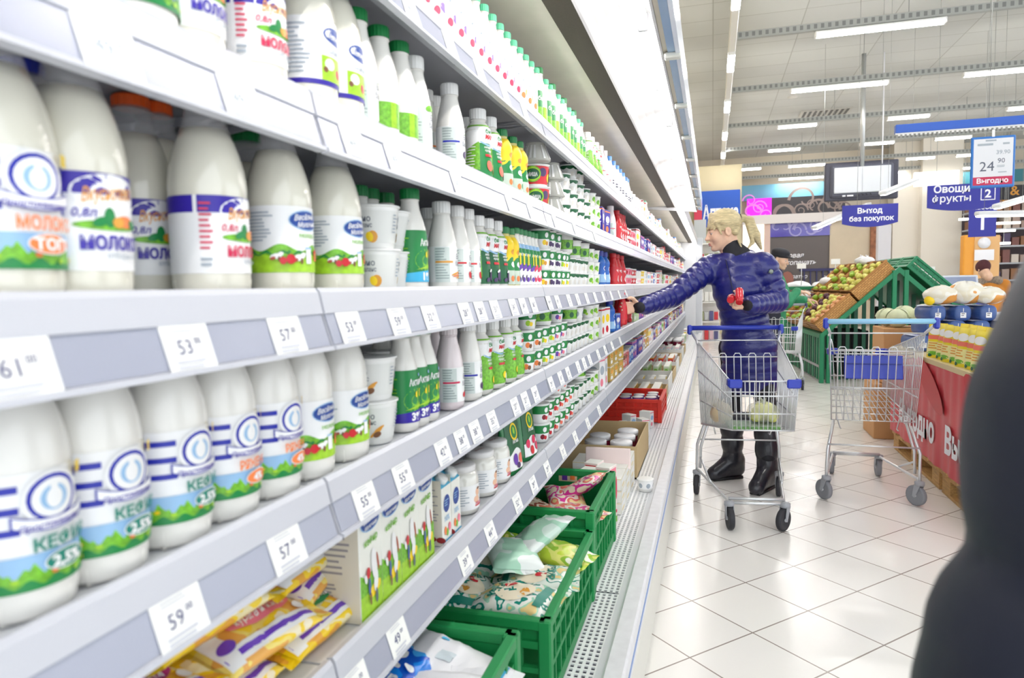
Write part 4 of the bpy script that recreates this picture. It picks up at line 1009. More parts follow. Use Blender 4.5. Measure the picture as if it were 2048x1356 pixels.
doy('doy_rasp', 'green standing pouch with raspberries', .13, .06, .17, mat('film green', (0, 0, 0)), D_green([(-.03, .05, .012, .013, mat('print raspberry', (0, 0, 0))), (.01, .056, .012, .013, mat('print raspberry', (0, 0, 0))), (-.008, .028, .013, .013, RED), (.03, .034, .012, .013, mat('print raspberry', (0, 0, 0)))]))
# ---- pillow bags
def pillow(kind, look, L, Wd, T_, filmm, seed, design=None, name='curd_bag', cat='bag', fin=.02):
    def sf(a, b_, o=0.):
        an = 2 * PI * a; k = 2 * b_ - 1
        e = max(0., 1 - abs(k) ** 3.2) ** .55
        th = T_ / 2 * e + .0008; wd = Wd / 2 * (1 + .06 * (1 - e)); c, s_ = math.cos(an), math.sin(an)
        cx = math.copysign(abs(c) ** .75, c); sz = math.copysign(abs(s_) ** .9, s_)
        wr = 1 + .25 * mnoise.noise((cx * 2.2 + seed, k * 3.5, sz * 2 + seed)) + .12 * mnoise.noise((cx * 6 + seed, k * 9, sz))
        y = L / 2 * k; 
        return (wd * cx, y, T_ / 2 + (th * wr + o) * sz)
    b = MB(); b.grid(sf, 26, 18, filmm)
    z = T_ / 2; fins = []
    for s_ in (-1, 1):
        fi = MB(); fins.append(('sealed_edge', fi))
        nn = 14; vs = []
        for i in range(nn + 1):
            x = Wd / 2 * 1.06 * (2 * i / nn - 1)
            vs += [(x, s_ * L / 2 * .985, z), (x, s_ * (L / 2 + fin), z + .004 * math.sin(i * 2.1 + seed) * (1 if i % 2 else -1) * .6)]
        fi.add(vs, [(2 * i, 2 * i + 1, 2 * i + 3, 2 * i + 2) for i in range(nn)], filmm)
    parts = [('film', b)] + fins
    if design:
        lab = MB()
        def fn(u, v, o):                  # u across, v along, on the top side
            k = max(-.97, min(.97, v / (L / 2))); e = max(0., 1 - abs(k) ** 3.2) ** .55; wd = Wd / 2 * (1 + .06 * (1 - e))
            cx = max(-.98, min(.98, u / wd)); c = math.copysign(abs(cx) ** (1 / .75), cx); an = math.acos(c) / (2 * PI)
            p = sf(an, (k + 1) / 2, o + .0012); return p
        design(Dec(lab, fn, .006)); parts.append(('print', lab))
    proto(kind, name, cat, look, parts, Wd / 2, T_)
BAGY = blotch('bag yellow print', [(252, 216, 40), (246, 232, 180), (250, 210, 20), (236, 168, 50)], 26, .3)
VIO2 = mat('bag violet', (112, 66, 196), .35)
def D_yel(c, word):
    def f(d):
        d.rect(.036, .056, -.08, .08, LABELW); d.rect(.042, .050, -.08, .08, VIO2)
        d.band(-.06, .06, lambda u: -.085, lambda u: -.06, LABELW)
        d.ell(.010, .01, .014, .058, c, .0); d.ell(-.018, -.03, .012, .014, BERRY); d.ell(-.012, -.02, .01, .012, LABELW); d.ell(.030, -.066, .010, .012, VIO2); d.ell(-.02, .03, .012, .02, GOLD); d.ell(.028, .07, .008, .010, LABELW); d.ell(-.046, .0, .005, .06, BERRY)
        mb, fn = d.mb, d.fn; d2 = Dec(mb, lambda u, v, o: fn(-v, u, o), .01); d2.o = d.o; d2.text(word, .01, -.0155, .012, LABELW, w=.09, shear=.2)
    return f
pillow('ybag_m', 'yellow curd-snack bag with magenta oval', .17, .125, .04, BAGY, 1.3, D_yel(mat('bag magenta', (186, 44, 130), .35), 'с изюмом'))
pillow('ybag_g', 'yellow curd-snack bag with green oval', .17, .125, .04, BAGY, 4.1, D_yel(mat('bag green', (40, 150, 92), .35), 'ванильный'))
pillow('ybag_p', 'yellow and white curd-snack bag with violet edge', .17, .125, .038, blotch('bag cream print', [(250, 238, 206), (252, 216, 50), (250, 226, 120), (240, 176, 84)], 24, .3), 7.7, D_yel(PINK, 'курага и изюм'))
KBAG = blotch('kefir bag print', [(226, 236, 226), (30, 140, 122), (240, 242, 236), (238, 238, 228), (160, 212, 184), (232, 204, 140)], 24, .25)
def D_kef(d):
    mb, fn = d.mb, d.fn; d.ell(0, .0, .05, .05, mat('kef cream', (242, 232, 206), .35)); d.ell(-.01, -.03, .02, .012, GOLD, .3); d.ell(.02, .02, .01, .016, RED, .4); d2 = Dec(mb, fn, .01); d2.o = d.o; d2.text('КЕФИР', 0, .035, .02, TEAL, w=.085, bold=.04); d2.rect(-.05, .05, -.085, -.065, TEAL)
pillow('kbag', 'white and green kefir bag', .19, .14, .05, KBAG, 2.2, D_kef, 'kefir_bag')
pillow('kbag_y', 'lime-yellow kefir bag', .17, .13, .05, blotch('lime bag print', [(206, 222, 70), (240, 236, 130), (160, 200, 60), (250, 250, 230)], 16, .25), 5.2, None, 'kefir_bag')
pillow('kbag_c', 'pale translucent mint bag', .17, .14, .045, blotch('mint film', [(206, 226, 216), (170, 214, 190), (232, 238, 236)], 9, .2), 9.2, None, 'kefir_bag')
def D_blue(d): d.ell(-.01, .02, .03, .03, LABELW); d.ell(-.01, .02, .025, .025, mat('pack blue', (0, 0, 0))); [d.ell(-.045 + .018 * i, -.03 + .012 * (i % 3), .006, .009, LABELW, i) for i in range(6)]; d.text('сыр', .02, -.06, .024, LABELW, bold=.04)
pillow('bbag', 'bright blue cheese bag with white flakes', .18, .15, .06, blotch('blue bag film', [(10, 116, 214), (16, 130, 226), (8, 84, 196), (60, 160, 232)], 12, .18), 3.3, D_blue, 'cheese_bag')
def D_white(d): d.rect(-.065, .065, -.088, -.07, CYAN); d.rect(-.018, .012, .0, .03, mat('pale grey blue', (204, 216, 222), .4)); d.ell(.045, .04, .006, .008, CYAN)
pillow('wbag', 'white bag with thin blue edge', .19, .15, .05, mat('white film', (236, 236, 240), .3), 6.1, D_white, 'cheese_bag')
PBAG = blotch('pink bag print', [(244, 232, 206), (226, 60, 160), (248, 240, 226), (240, 120, 110), (240, 214, 150)], 18, .3)
pillow('pbag', 'cream bag with pink diamonds', .17, .13, .045, PBAG, 8.4, None)
pillow('rbag', 'cream bag with brown and red print', .17, .13, .045, blotch('brown bag print', [(240, 226, 196), (150, 70, 50), (246, 236, 214), (220, 120, 90)], 18, .3), 1.9, None)
# ================================================================ goods on the shelves
SHN = dict(A='topmost shelf', B='second shelf down', C='eye-level shelf', D='fourth shelf down', E='lowest raised shelf', T='bottom tray')
SHZ = dict(SHELF, T=DECK)
rp = random.Random(21)
def put(sh, px, kind, row=0, layer=0, dx=0., rz=None, dz=0.):
    """stand one item on a shelf; px = where its foot appears along the aisle, row = rows back"""
    P = PROT[kind]; r = P['r']; x = -.517 - r - dx - row * (2 * r + .006); z = SHZ[sh]
    y = y_for_px(px, x, z + .03)
    return place(sh, y, kind, row, layer, dx, rz, dz)
def place(sh, y, kind, row=0, layer=0, dx=0., rz=None, dz=0.):
    P = PROT[kind]; r = P['r']; x = -.517 - r - dx - row * (2 * r + .006)
    if rz is None: rz = rp.uniform(-.22, .12)
    return spawn(kind, x, y, SHZ[sh] + .0008 + layer * (P['h'] - .001) + dz, sh, rz, layer, row)
def stack(sh, px, kind, n, row=0, dx=0.):
    for k in range(n): put(sh, px, kind, row, k, dx)
def fill(sh, y0, y1, kind, gap=.004, n=1, w=None):
    w = w or 2 * PROT[kind]['r']; k = max(1, int((y1 - y0) / (w + gap))); st = (y1 - y0) / k
    for i in range(k):
        for l in range(n): place(sh, y0 + st * (i + .5), kind, 0, l, rp.uniform(0, .008))
# second shelf down
for px, k in ((262, 'kefir'), (368, 'moloko_blue'), (505, 'moloko_red'), (616, 'bluebase'), (672, 'bluebase'), (719, 'bio_green'), (763, 'greenblock'), (803, 'greenblock'), (832, 'bio_leaf'), 
              (902, 'bio_blueb'), (958, 'max_peach'), (980, 'max_peach'), (1004, 'yellow'), (1024, 'yellow'), (1037, 'yellow')): put('B', px, k)
for px, k in ((318, 'moloko_blue'), (440, 'moloko_blue'), (660, 'bio_green'), (853, 'bio_peach'), (872, 'bio_peach'), (935, 'bio_blueb')): put('B', px, k, 1)
stack('B', 1068, 'misha', 2); put('B', 1072, 'clearcup', 0, 2, dz=.028)
put('B', 1102, 'clearcup'); put('B', 1102, 'clearcup', layer=1); put('B', 1102, 'clearcup', layer=2)
for px, n in ((1122, 3), (1138, 4), (1152, 4), (1164, 3)): stack('B', px, 'whitegreen', n)
for px in (1176, 1186): stack('B', px, 'limecup', 3)
for px, k in ((1197, 'p_navy'), (1206, 'p_navy'), (1221, 'bio_pink'), (1233, 'redbot')): put('B', px, k)
# eye level shelf
for px, k in ((8, 'top_orange'), (163, 'moloko_blue'), (424, 'moloko_red'), (564, 'jolly'), (671, 'jolly')): put('C', px, k, rz=-.05 if k != 'moloko_red' else .2)
for px, k in ((282, 'moloko_blue'), (327, 'moloko_blue'), (505, 'jolly'), (70, 'top_orange')): put('C', px, k, 1)
put('C', 722, 'act1', 1); put('C', 745, 'act1', 1); put('C', 775, 'act1', 1); put('C', 824, 'act1')
stack('C', 752, 'biocup_o', 2, dx=.0); put('C', 778, 'biocup_s', 0, 0, .02); put('C', 778, 'biocup_s', 0, 1, .02); put('C', 716, 'biocup_s', 0, 0, .07)
for px, k in ((886, 'bio_cereal'), (914, 'bio_straw'), (935, 'bio_straw'), (955, 'max_berry'), (974, 'max_berry'), (992, 'max_berry'), (1008, 'yellow'), (1019, 'yellow'), (1030, 'actsm_p'), (1038, 'actsm_p'), (1046, 'actsm_p'), (1054, 'actsm_p'), (1061, 'actsm_r'), (1068, 'actsm_r')): put('C', px, k)
put('C', 862, 'bio_straw', 1)
for px, k in ((1080, 'dan_yel'), (1093, 'dan_blue'), (1105, 'dan_blue')): stack('C', px, k, 3)
for px in (1115, 1122): stack('C', px, 'dan_kiwi', 2)
put('C', 1122, 'greentub', 0, 0, .0, dz=.132)
for px in (1133, 1143, 1152, 1160): stack('C', px, 'whitegreen', 2)
for px in (1139, 1157): put('C', px, 'greentub', 0, 0, dz=.116)
for px in (1173, 1184): stack('C', px, 'limecup', 3)
for px, k in ((1199, 'bluebot'), (1208, 'bluebot'), (1226, 'redbot'), (1233, 'redbot'), (1242, 'redbot')): put('C', px, k)
# fourth shelf
for px, k in ((38, 'kefir'), (196, 'kefir'), (338, 'kefir'), (443, 'ryazh'), (534, 'ryazh'), (608, 'jolly_white'), (683, 'jolly_white')): put('D', px, k, rz=-.02)
for px, k in ((300, 'kefir'), (400, 'kefir'), (490, 'ryazh')): put('D', px, k, 1)
stack('D', 746, 'biocup_c', 2); put('D', 772, 'biocup_c', 0, 0, .035); put('D', 772, 'biocup_c', 0, 1, .035); put('D', 722, 'biocup_o', 1, 0); put('D', 722, 'biocup_o', 1, 1)
for px in (806, 827, 848): put('D', px, 'act3', dx=.004)
put('D', 768, 'act3', 1); put('D', 872, 'bio_pink', 1)
for px, k in ((900, 'bio_pink'), (938, 'bio_blueb'), (958, 'max_green'), (984, 'max_green'), (1008, 'max_green'), (1024, 'max_green')): put('D', px, k)
for px, k in ((1047, 'dan_nut'), (1064, 'dan_nut'), (1079, 'dan_kiwi'), (1092, 'dan_kiwi'), (1104, 'dan_fig'), (1116, 'dan_fig')): stack('D', px, k, 2)
put('D', 1052, 'dan_kiwi', 0, 2); put('D', 1108, 'dan_fig', 0, 2); put('D', 1076, 'greentub', 0, 0, dz=.131)
for px in (1127, 1136, 1145, 1153, 1161): stack('D', px, 'whitegreen', 2)
put('D', 1131, 'greentub', dz=.116); put('D', 1150, 'plaincup', 0, 2)
for px in (1172, 1183): stack('D', px, 'limecup', 3)
put('D', 1197, 'p_white'); put('D', 1206, 'p_white'); put('D', 1219, 'bluebot'); put('D', 1228, 'p_blue')
for px in (1236, 1244, 1255): put('D', px, 'redbot', dx=.02)
# lowest raised shelf : bag pile, cartons, jars, pouches, cups
for y in (.945, 1.017, 1.089, 1.161): place('E', y, 'kefcarton', rz=0)
for y in (.99, 1.08): place('E', y, 'kefcarton', 1, rz=0)
for y in (1.266, 1.319): place('E', y, 'cream', rz=0)
for px in (921, 960, 988): put('E', px, 'jar', rz=-.25)
for px in (1000, 1020): put('E', px, 'jar', 1)
put('E', 1017, 'doy_fig', rz=-.1); put('E', 1048, 'doy_rasp', rz=-.1); put('E', 1036, 'doy_fig', 1)
for px, k in ((1078, 'dan_cher'), (1089, 'dan_cher'), (1101, 'dan_straw'), (1112, 'dan_straw'), (1122, 'dan_straw'), (1131, 'dan_straw')): stack('E', px, k, 2)
put('E', 1072, 'dan_cher', 0, 2, .02); put('E', 1105, 'dan_straw', 0, 2); put('E', 1118, 'dan_straw', 0, 2)
for px in (1140, 1149, 1157, 1165): stack('E', px, 'whitegreen', 2)
put('E', 1150, 'greentub', dz=.116)
for px in (1173, 1182): stack('E', px, 'limecup', 2)
put('E', 1193, 'p_diet'); put('E', 1201, 'p_diet')
for px in (1213, 1222, 1232): stack('E', px, 'p_yel', 2)
# bag pile on the lowest shelf (each bag lies tilted on the one below)
def lay(kind, x, y, z, yaw, pitch, roll, label, group):
    T = Matrix.Translation((x, y, z)) @ Matrix.Rotation(math.radians(yaw), 4, 'Z') @ Matrix.Rotation(math.radians(pitch), 4, 'X') @ Matrix.Rotation(math.radians(roll), 4, 'Y')
    return spawn(kind, 0, 0, 0, None, T=T, label=label, group=group)
GB = 'curd-snack bags piled on the lowest shelf'
EZ = SHELF['E'] + .002
for kind, x, y, z, yw, pt, rl, lb in (
        ('ybag_m', -.59, .47, .01, -4, 0, 10, 'yellow bag with magenta oval, bottom of the pile nearest the camera'),
        ('ybag_p', -.60, .66, .0, 8, 0, 10, 'cream bag with pink band, bottom of the pile beside the rail'),
        ('ybag_g', -.60, .86, .0, -2, 0, 12, 'yellow bag with green oval, bottom of the pile by the cartons'),
        ('ybag_g', -.75, .56, .0, 3, 0, 4, 'yellow bag with green oval, at the back of the pile low down'),
        ('ybag_m', -.75, .80, .0, -6, 0, 6, 'yellow bag with magenta oval, at the back of the pile low down'),
        ('ybag_m', -.595, .53, .052, 6, 3, 14, 'yellow bag with magenta oval, second layer of the pile'),
        ('ybag_p', -.60, .74, .045, -5, -2, 14, 'cream bag with long pink lettering, middle of the pile front'),
        ('ybag_p', -.64, .91, .045, 10, 2, 12, 'cream bag with violet edge leaning on the cartons'),
        ('ybag_m', -.635, .68, .1, -8, 3, 18, 'yellow bag with magenta oval, on top of the pile left'),
        ('ybag_g', -.635, .86, .088, 5, -4, 20, 'yellow bag with green oval, on top of the pile right'),
        ('ybag_g', -.77, .84, .075, 0, 0, 4, 'yellow bag with green oval, high at the back by the cartons'),
        ('ybag_m', -.77, .62, .06, 0, 0, 4, 'yellow bag with magenta oval, high at the back left')):
    lay(kind, x, y, EZ + z + .008, yw, pt, rl, lb, GB)
# topmost shelf
ya = .62
for i in range(46):
    y = ya + i * .064
    px = projx(-.54, y, 1.85)
    if px > 1165: break
    k = 'top_violet' if px < 1035 else 'top_yellow' if px < 1068 else ('top_green', 'greenblock', 'top_green')[i % 3]
    place('A', y, k)
    if i % 2 and px > 880: place('A', y + .03, 'top_green' if px > 1075 else 'top_violet', 1)
for px in (1173, 1181, 1190): put('A', px, 'max_green')
for px in (1200, 1208): put('A', px, 'bio_pink')
for px in (1217, 1225, 1232, 1238, 1244): put('A', px, 'bluecap')
# far half of the case, kind by kind
Y0 = dict(A=y_for_px(1247, -.55, 1.8), B=y_for_px(1239, -.55, 1.54), C=y_for_px(1249, -.55, 1.28), D=y_for_px(1262, -.55, 1.02), E=y_for_px(1239, -.55, .77))
FAR = dict(
    A=[('bluecap', 1), ('plaincup', 3), ('p_pale', 1), ('plaincup', 4), ('p_white', 1), ('top_yellow', 1), ('plaincup', 3), ('p_pale', 1), ('yelcup', 3), ('p_pale', 1), ('plaincup', 3), ('p_white', 1)],
    B=[('redbot', 1), ('redcup', 3), ('pinkcup', 3), ('p_white', 1), ('p_violet', 1), ('bluecup', 3), ('p_navy', 1), ('plaincup', 3), ('p_pale', 1), ('redcup', 2), ('p_mix', 1), ('violetcup', 3), ('yelcup', 2), ('p_white', 1), ('pinkcup', 3)],
    C=[('pinkcup', 2), ('redcup', 3), ('navytub', 1), ('yelcup', 4), ('plaincup', 2), ('p_pale', 1), ('p_mix', 1), ('bluecup', 3), ('plaincup', 3), ('redcup', 3), ('p_white', 1), ('violetcup', 3), ('p_grn', 1), ('plaincup', 3)],
    D=[('p_grn', 1), ('p_violet', 1), ('pinkcup', 2), ('p_pale', 1), ('greencup', 2), ('p_mix', 1), ('p_white', 1), ('p_yel', 2), ('violetcup', 2), ('p_grn', 1), ('yelcup', 2), ('p_mix', 1)],
    E=[('p_pink', 1), ('p_blue', 1), ('p_violet', 1), ('p_navy', 1), ('p_mix', 1), ('p_yel', 2), ('p_white', 1), ('p_pale', 1), ('p_navy', 1), ('p_yel', 1), ('p_pale', 1), ('p_violet', 1), ('p_grn', 1)])
for sh, seq in FAR.items():
    y = Y0[sh]; i = 0
    while y < SECEND - .3:
        k, n = seq[i % len(seq)]; i += 1
        far = y > 7
        cnt = 2 if far else 3
        w = 2 * PROT[k]['r'] if PROT[k]['cat'] not in ('packet', 'carton') else .082
        w = w + (.045 if far else .006)
        for _ in range(cnt):
            if y > SECEND - .3: break
            for l in range(min(n, 2)): place(sh, y + w / 2, k, 0, l, rp.uniform(0, .012))
            y += w
        y += .01

# ---- green crates and goods in the bottom tray
CRG = mat('crate green', (22, 140, 74), .45)
def crate(name, x0, x1, y0, y1, z0, h, label, group=None, m=None, par=None, ornate=True):
    m = m or CRG; w, L = x1 - x0, y1 - y0
    r = root(name, ((x0 + x1) / 2, (y0 + y1) / 2, z0), label, 'crate', group)
    MB().box((0, 0, .008), (w - .03, L - .03, .012), m).build('bottom', r)
    def wall(a, b, nx):                       # lattice wall from a to b (x,y), outward normal nx
        mb = MB(); A, B = Vector((*a, 0)), Vector((*b, 0)); d = (B - A); ln = d.length; d.normalize(); ang = math.atan2(d.y, d.x)
        T = Matrix.Translation((A + B) / 2) @ Matrix.Rotation(ang, 4, 'Z')
        mb.box((0, .0, h - .0125), (ln, .022, .025), m, .003, T); mb.box((0, 0, h - .06), (ln, .012, .016), m, 0, T); mb.box((0, 0, .02), (ln, .014, .03), m, 0, T)
        mb.box((0, 0, h * .45), (ln, .014, .012), m, 0, T)
        nn = max(4, int(ln / .055))
        for i in range(nn + 1): mb.box((-ln / 2 + .006 + (ln - .012) * i / nn, 0, h * .5), (.009, .013, h - .02), m, 0, T)
        mb.box((0, .006 * nx, h * .5), (ln - .01, .004, h - .03), m, 0, T) if ornate == 'solid' else mb.box((0, .006 * nx, h - .045), (ln * .98, .004, .06), m, 0, T)
        return mb
    w2, l2 = w / 2 - .011, L / 2 - .011
    wall((-w2, -l2), (w2, -l2), 1).build('side_wall', r); wall((w2, l2), (-w2, l2), 1).build('side_wall', r)
    wall((w2, -l2), (w2, l2), 1).build('long_wall', r); wall((-w2, l2), (-w2, -l2), 1).build('long_wall', r)
    for sx in (-1, 1):
        for sy in (-1, 1): MB().box((sx * (w2 - .003), sy * (l2 - .003), h / 2), (.03, .03, h), m, .004).build('corner_post', r)
    return r
XC = -.352
crate('crate', XC - .4, XC, .62, 1.215, DECK + .001, .295, 'green plastic crate nearest the camera, holding blue bags', 'green crates in the bottom tray', ornate='solid')
crate('crate', XC - .4, XC + .012, 1.41, 2.0, DECK + .001, .215, 'green plastic crate in the middle, heaped with kefir bags', 'green crates in the bottom tray')
crate('crate', XC - .4, XC + .008, 2.015, 2.50, DECK + .001, .262, 'third green plastic crate from the camera, holding pink bags', 'green crates in the bottom tray', ornate='solid')
# small paper tickets on the crates' back ends
for (x, y, z, l) in ((-.60, 1.196, .58, 'printed ticket on the end of the nearest green crate'), (-.52, 1.982, .515, 'printed ticket on the end of the middle green crate'), (-.52, 2.482, .555, 'printed ticket on the end of the third green crate')):
    mb = MB(); mb.box((x, y, z), (.07, .003, .035), mat('ticket cream', (226, 206, 170), .6)); mb.box((x - .012, y - .002, z), (.02, .002, .026), PURPLE); mb.box((x + .018, y - .002, z), (.018, .002, .02), ORANGE)
    tag(mb.build('crate_ticket'), l, 'ticket')
GC = 'bags in the green crates'
for kind, x, y, z, yw, pt, rl, lb in (
        ('bbag', -.60, .83, .53, 10, 0, 12, 'blue cheese bag at the back of the nearest crate'), ('bbag', -.545, 1.03, .575, -10, -6, 8, 'blue cheese bag leaning high in the nearest crate'), ('bbag', -.46, .80, .52, 60, 0, 0, 'blue cheese bag low in the front of the nearest crate'),
        ('wbag', -.43, .97, .565, 10, 8, 0, 'white bag with blue edge lying across the nearest crate'), ('wbag', -.455, 1.10, .56, 84, 14, 0, 'white bag on top against the end of the nearest crate'), ('wbag', -.45, .74, .57, -15, 0, 0, 'white bag with blue edge at the near end of the crate'),
        ('kbag', -.45, 1.53, .495, 80, -4, 0, 'white and green kefir bag at the near end of the middle crate'), ('kbag', -.60, 1.55, .49, 20, 4, 14, 'white and green kefir bag at the back near corner of the middle crate'),
        ('kbag', -.62, 1.73, .50, -30, 0, 16, 'white and green kefir bag at the back of the middle crate'), ('kbag_c', -.52, 1.72, .53, 30, 6, 10, 'pale mint bag with raised white corner on the kefir heap'), ('kbag_c', -.47, 1.83, .545, -35, 22, -14, 'pale mint bag standing up in the middle crate'),
        ('kbag_y', -.58, 1.84, .50, 30, 4, 14, 'lime-yellow kefir bag at the far back of the middle crate'), ('kbag_y', -.43, 1.87, .48, 75, 6, 0, 'lime-yellow kefir bag against the far end of the middle crate'), ('kbag', -.435, 1.66, .485, -80, 6, 0, 'white and green kefir bag deep in the middle crate'),
        ('pbag', -.44, 2.20, .49, 75, 0, 0, 'cream bag with pink diamonds at the front of the third crate'), ('pbag', -.50, 2.33, .50, 20, 8, 4, 'cream bag with pink diamonds lying on the third crate heap'), ('pbag', -.44, 2.36, .535, 82, -30, 0, 'pink bag with raised edge at the far end of the third crate'),
        ('rbag', -.60, 2.22, .495, 40, 0, 8, 'cream bag with brown print at the back of the third crate'), ('rbag', -.58, 2.10, .46, -10, 0, 0, 'cream bag with brown print at the near end of the third crate')):
    lay(kind, x, y, z, yw, pt, rl, lb, GC)
# beyond the crates
def tray(kind, x, y, label, rz=0., z=0., group='packs standing in the bottom tray'):
    return spawn(kind, x, y, DECK + .001 + z, None, rz, label=label, group=group)
def bottle_yellow():
    b = MB(); b.lathe([(.028, 0), (.034, .01), (.034, .12), (.02, .16), (.014, .17), (.014, .18)], mat('syrup yellow', (246, 196, 46), .25, coat=.5), 20)
    lb = MB(); d = Dec(lb, cyl_map(.0342)); d.rect(-.1, .1, .02, .07, YELLOW); d.ell(.0, .045, .012, .014, PURPLE)
    proto('lemon', 'juice_bottle', 'bottle', 'white-topped yellow drink bottle', [('body', b), ('label', lb), ('cap', cap_mb(.017, .178, .2, WHITE))], .034, .2)
bottle_yellow()
for i, (x, y) in enumerate(((-.47, 2.60), (-.50, 2.72), (-.56, 2.60))): tray('lemon', x, y, 'yellow drink bottle with white top behind the third crate, %s from the camera' % ordw(i + 1))
def F_tall(c1, c2):
    def f(d, w, h):
        d.rect(-w / 2 + .001, w / 2 - .001, .001, h - .001, mat('pale pink card', (246, 226, 222), .4)); d.rect(-w * .4, w * .4, h * .86, h * .96, c2); d.ell(0, h * .74, w * .34, h * .09, LABELW); d.ell(0, h * .75, w * .26, h * .06, SKY); d.ell(w * .42, h * .6, w * .1, h * .2, c1)
        rr = random.Random(3)
        for i in range(11): d.ell((rr.random() - .5) * w * .8, h * (.06 + .3 * rr.random()), w * .09, w * .1, (RED, mat('print coral', (0, 0, 0)), c1)[i % 3], n=10)
        d.rect(w * .25, w * .45, .004, h * .12, GRASS)
    return f
carton('tallpink', 'tall pale carton with red berries', .072, .06, .235, F_tall(mat('print raspberry', (0, 0, 0)), PINK), F_tall(RED, PINK), name='yogurt_carton')
carton('tallviolet', 'tall pale carton with violet print', .072, .06, .215, F_tall(PURPLE, SKY), F_tall(BERRY, RED), name='yogurt_carton')
tray('tallpink', -.405, 2.67, 'tall pale carton with red berries beside the perforated grille', -.25)
for i, y in enumerate((2.62, 2.74)): tray('tallviolet', -.475, y + .06, 'tall pale carton with violet print behind the berry carton, %s' % ordw(i + 1), -.2)
tray('p_red', -.56, 2.86, 'red and white packet behind the tall cartons', -.2); tray('p_red', -.56, 2.96, 'second red and white packet behind the tall cartons', -.2)
blockpack('cheesebox', 'white cheese pack', .16, .12, .05, mat('cheese white', (240, 240, 232), .4), LABELW, mat('pale gold', (234, 214, 160), .4), 'cheese_pack', 'packet')
n = 0
for lay_ in range(3):
    for (x, y) in ((-.42, 2.86), (-.42, 3.03), (-.55, 3.1), (-.42, 3.2)):
        n += 1; tray('cheesebox', x, y, 'flat white cheese pack, %s layer, %s from the camera' % (ordw(lay_ + 1), ordw((n - 1) % 4 + 1)), 0, lay_ * .051 + .0)
tag(MB().box((-.45, 3.03, DECK + .175), (.2, .02, .09), mat('pale pink card', (0, 0, 0)), .002).build('card_sheet'), 'pale pink card standing on the white cheese packs', 'card')
KRAFT = mat('kraft cardboard', (196, 172, 128), .7)
def openbox(x0, x1, y0, y1, z0, h, label, m=KRAFT, cat='box', name='cardboard_box'):
    r = root(name, ((x0 + x1) / 2, (y0 + y1) / 2, z0), label, cat); w, L = x1 - x0, y1 - y0
    mb = MB(); mb.box((0, 0, .004), (w, L, .008), m); mb.build('bottom', r)
    for sx in (-1, 1): MB().box((sx * (w / 2 - .004), 0, h / 2), (.008, L, h), m).build('side', r)
    for sy in (-1, 1): MB().box((0, sy * (L / 2 - .004), h / 2), (w - .016, .008, h), m).build('end', r)
    return r
openbox(-.75, XC, 3.32, 3.95, DECK + .001, .16, 'open kraft cardboard box holding dark red jars in the bottom tray')
b = MB(); b.lathe([(.05, 0), (.053, .006), (.053, .12), (.05, .125)], mat('beet red', (112, 20, 48), .2, coat=.6), 20)
ld = MB(); ld.lathe([(.052, .124), (.056, .125), (.056, .15), (.052, .153), (.0001, .153)], mat('lid silver', (220, 220, 222), .35), 20)
hd = MB(); hd.tube([(0, -.056, .11), (.02, -.062, .07), (.02, -.058, .04)], .003, WHITE, 5)
proto('beet', 'pickle_tub', 'tub', 'dark red tub with white lid', [('tub', b), ('lid', ld), ('handle', hd)], .056, .153)
for i, (x, y) in enumerate(((-.44, 3.42), (-.57, 3.42), (-.44, 3.56), (-.57, 3.56), (-.44, 3.7))): tray('beet', x, y, 'dark red tub with white lid in the kraft box, %s' % ordw(i + 1), 0, .012, 'dark red tubs in the kraft box')
for i in range(5): tray('p_pale', -.42 - .1 * (i % 2), 4.05 + .13 * i, 'small pale packet between kraft box and red crate, %s' % ordw(i + 1), .3 * i)
crate('crate', XC - .42, XC + .02, 4.72, 5.25, DECK + .001, .16, 'bright red plastic crate in the bottom tray', m=mat('crate red', (226, 52, 34), .4), ornate='solid')
for i in range(10): tray('violetcup', -.41 - .09 * (i % 3), 4.79 + .1 * (i // 3), 'violet cup in the red crate, %s' % ordw(i + 1), 0, .014 + (.057 if i > 6 else .1), 'violet cups in the red crate')
for i, (k, nn, c) in enumerate((('p_yel', 6, 'amber'), ('yelcup', 8, 'yellow'), ('p_grn', 5, 'pale green'), ('p_red', 4, 'red'), ('violetcup', 8, 'violet'), ('p_pale', 8, 'pale'), ('beet', 4, 'dark red'), ('p_mix', 8, 'berry-print'), ('p_grn', 8, 'green far'), ('p_white', 8, 'white'), ('p_pale', 10, 'whitish'))):
    y = 5.35 + i * .68
    if i < 7: openbox(-.86, -.362, y - .04, y + .56, DECK + .001, (.10, .13)[i % 2], ('open kraft tray of %s packs beyond the red crate', 'open white tray of %s packs beyond the red crate')[i % 2] % c, (KRAFT, mat('tray white', (226, 226, 222), .6))[i % 2], 'tray', 'open_tray')
    wd = max(.085, 2 * PROT[k]['r'] + .012) if PROT[k]['cat'] != 'packet' else .092; q = 0
    for j in range(min(6, int(.53 / wd))):
        for cc in range(3 if i < 7 else 1):
            q += 1; tray(k, -.425 - (PROT[k]['r'] - .025) - max(.1, 2 * PROT[k]['r'] + .012) * cc, y + .02 + wd * j, '%s pack beyond the red crate, %s row along, %s from the walkway' % (c, ordw(j + 1), ordw(cc + 1)), 0, .05, 'packs beyond the red crate')
tray('plaincup', -.295, 3.14, 'single white cup left standing on the grille', 0, .001)
